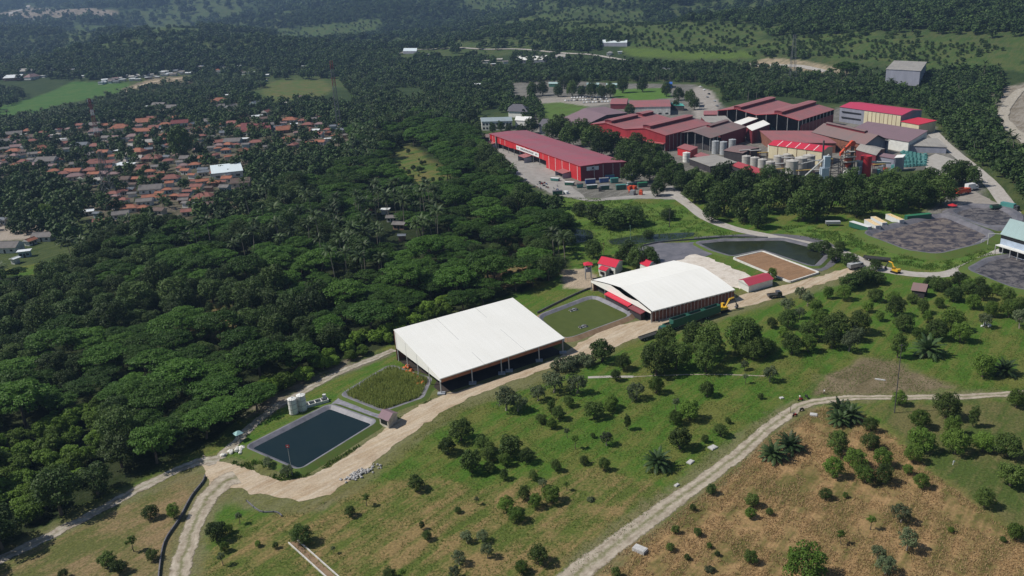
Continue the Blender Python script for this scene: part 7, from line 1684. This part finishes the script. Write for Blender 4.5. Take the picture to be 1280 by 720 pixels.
def scat_region(poly,n,wr,dmin,palm=.0,holes=(),thr=None,sd=0,ban=0):
    W_=zpoly_world(poly); xs=[p[0] for p in W_];ys=[p[1] for p in W_]; X=g.uniform(min(xs),max(xs),n);Y=g.uniform(min(ys),max(ys),n)
    k=inpoly(X,Y,W_)
    for h in holes: k&=~inpoly(X,Y,h)
    if thr is not None: k&=fbm(X/70,Y/70,sd,3)>thr
    X=X[k];Y=Y[k]; Z=height(X,Y); out=[]; gr2=Gr(18)
    for x,y,z in zip(X,Y,Z):
        w=g.uniform(*wr)
        if gr2.near(x,y,w*dmin): continue
        if len(HP):
            d=np.hypot(HP[:,0]-x,HP[:,1]-y)-HP[:,2]*.55
            if (d<w*.32).any(): continue
            # keep the view of the roofs open: thin out the trees right in front of the houses
            f=(np.abs(HP[:,0]-x)<HP[:,2]*.5+w*.25)&(HP[:,1]-y>0)&(HP[:,1]-y<16+HP[:,2]*.5)
            if f.any() and g.random()<.72: continue
        if covers(x,y,z,w,w*.95,KEEP) and g.random()<.70: continue
        gr2.add(x,y,w*dmin); u=g.random()
        if u<palm: out.append((x,y,z-.3,5,g.uniform(.85,1.25)))
        elif u<palm+ban: out.append((x,y,z-.2,6,g.uniform(1.0,1.7)))
        else: out.append((x,y,z-.5,int(g.integers(0,5)),w))
    return out
VT=scat_region([(-60,165),(40,158),(110,140),(180,122),(300,112),(330,130),(400,126),(450,140),(450,200),(330,262),(262,300),(100,330),(60,300),(-60,280)],18000,(4.5,12),.58,.05)
scatter('village_trees','trees and palms growing between the village houses',VT,PF)
FW=[(-120,100),(0,112),(40,120),(-20,150),(-120,170)]
A_=scat_region(FW,5000,(7,13),.55,.3)
A_+=scat_region([(100,138),(140,122),(180,112),(250,100),(330,97),(330,112),(250,118),(170,132),(110,150),(0,168),(-60,170),(0,152),(70,142)],6000,(6,12),.6,.3)
A_+=scat_region([(-100,85),(120,80),(330,70),(480,65),(600,68),(640,90),(640,105),(560,120),(470,105),(430,95),(330,97),(240,94),(120,101),(0,101),(-100,105)],16000,(8,14),.62,.15,thr=.36,sd=3)
A_+=scat_region([(425,100),(470,100),(560,112),(640,108),(640,128),(600,140),(590,175),(560,152),(520,150),(480,160),(440,172),(440,120)],14000,(5,11),.55,.1,[zpoly_world([(490,110),(530,110),(535,125),(505,128)])],ban=.35)
A_+=scat_region([(640,68),(700,72),(780,80),(940,86),(1000,92),(1110,95),(1105,118),(1000,116),(935,126),(900,112),(870,104),(770,102),(640,104)],16000,(6,12),.58,.2,ban=.15)
A_+=scat_region([(1105,96),(1160,92),(1250,90),(1252,112),(1240,150),(1255,185),(1300,195),(1330,290),(1310,290),(1282,250),(1250,222),(1215,200),(1190,178),(1175,160),(1165,128),(1050,122),(1000,116),(1105,118)],12000,(6,12),.6,.05)
A_+=scat_region([(612,150),(640,128),(636,120),(660,112),(668,125),(690,165),(660,163),(625,165)],2500,(6,10),.7,.0,thr=.4)
A_+=scat_region([(640,236),(700,258),(690,285),(668,262)],500,(5,9),.7)
A_+=scat_region([(900,112),(935,118),(1000,112),(1110,114),(1165,126),(1178,150),(1165,150),(1150,136),(1052,127),(1044,131),(990,122),(950,120),(905,128)],5000,(3,7),.8)
A_+=scat_region(GRASS_SLOPES[3],7000,(2,6.5),1.0,thr=.50,sd=12)
scatter('woodland','mixed woods and palm groves around village and factory',A_,PF)
# hills
B_=[]; g=np.random.default_rng(23)
opens=[zpoly_world(p) for p in GRASS_SLOPES+[P_QUARRY,P_FARDIRT,P_RICE2,P_EARTH,P_RICE,P_BROWNF]]
for r0,r1,n,wr in ((1150,1900,17000,(8,15)),(1900,3200,24000,(10,20)),(3200,7000,30000,(16,34))):
    rr=np.sqrt(g.uniform(r0*r0,r1*r1,n)); az=np.radians(g.uniform(-36,36,n)); X=rr*np.sin(az);Y=rr*np.cos(az); Z=height(X,Y)
    px,py=pj(X,Y,Z); k=(px>-60)&(px<1340)&(py>-60)&(py<100)
    f2=fbm(X/260,Y/260,21,4); den=np.clip((.62-f2)/.10,.3,1); 
    den=np.where((px>1000)&(py<40),1,den)
    so_=np.zeros(n,bool)
    for p in opens: so_|=inpoly(X,Y,p)
    den=np.where(so_,.42,den); k&=(g.uniform(0,1,n)<den)&(g.uniform(0,1,n)<.9)
    for x,y,z,s_o in zip(X[k],Y[k],Z[k],so_[k]): 
        w_=g.uniform(*wr)*(.45 if s_o else 1)
        if y<2200 and covers(x,y,z,w_,w_,KEEP): continue
        B_.append((x,y,z-.6,int(g.integers(0,5)),w_))
scatter('hill_forest','woods covering the far hills',B_,PF)
print('scatter',len(VT),len(A_),len(B_))
# ------------------------------------------------------------ haze
hz=MB(); hz.box(-9500,-700,-3,9500,10400,1500); o=hz.build('haze',[]); 
hm=bpy.data.materials.new('haze');hm.use_nodes=True;N=hm.node_tree.nodes;N.clear();ou=N.new('ShaderNodeOutputMaterial');vp=N.new('ShaderNodeVolumePrincipled');vp.inputs['Color'].default_value=(.40,.62,1,1);vp.inputs['Density'].default_value=1.0e-4;vp.inputs['Anisotropy'].default_value=.2
hm.node_tree.links.new(vp.outputs[0],ou.inputs['Volume']); o.data.materials.append(hm); tag(o,'thin blue haze over the whole valley',kind='stuff')
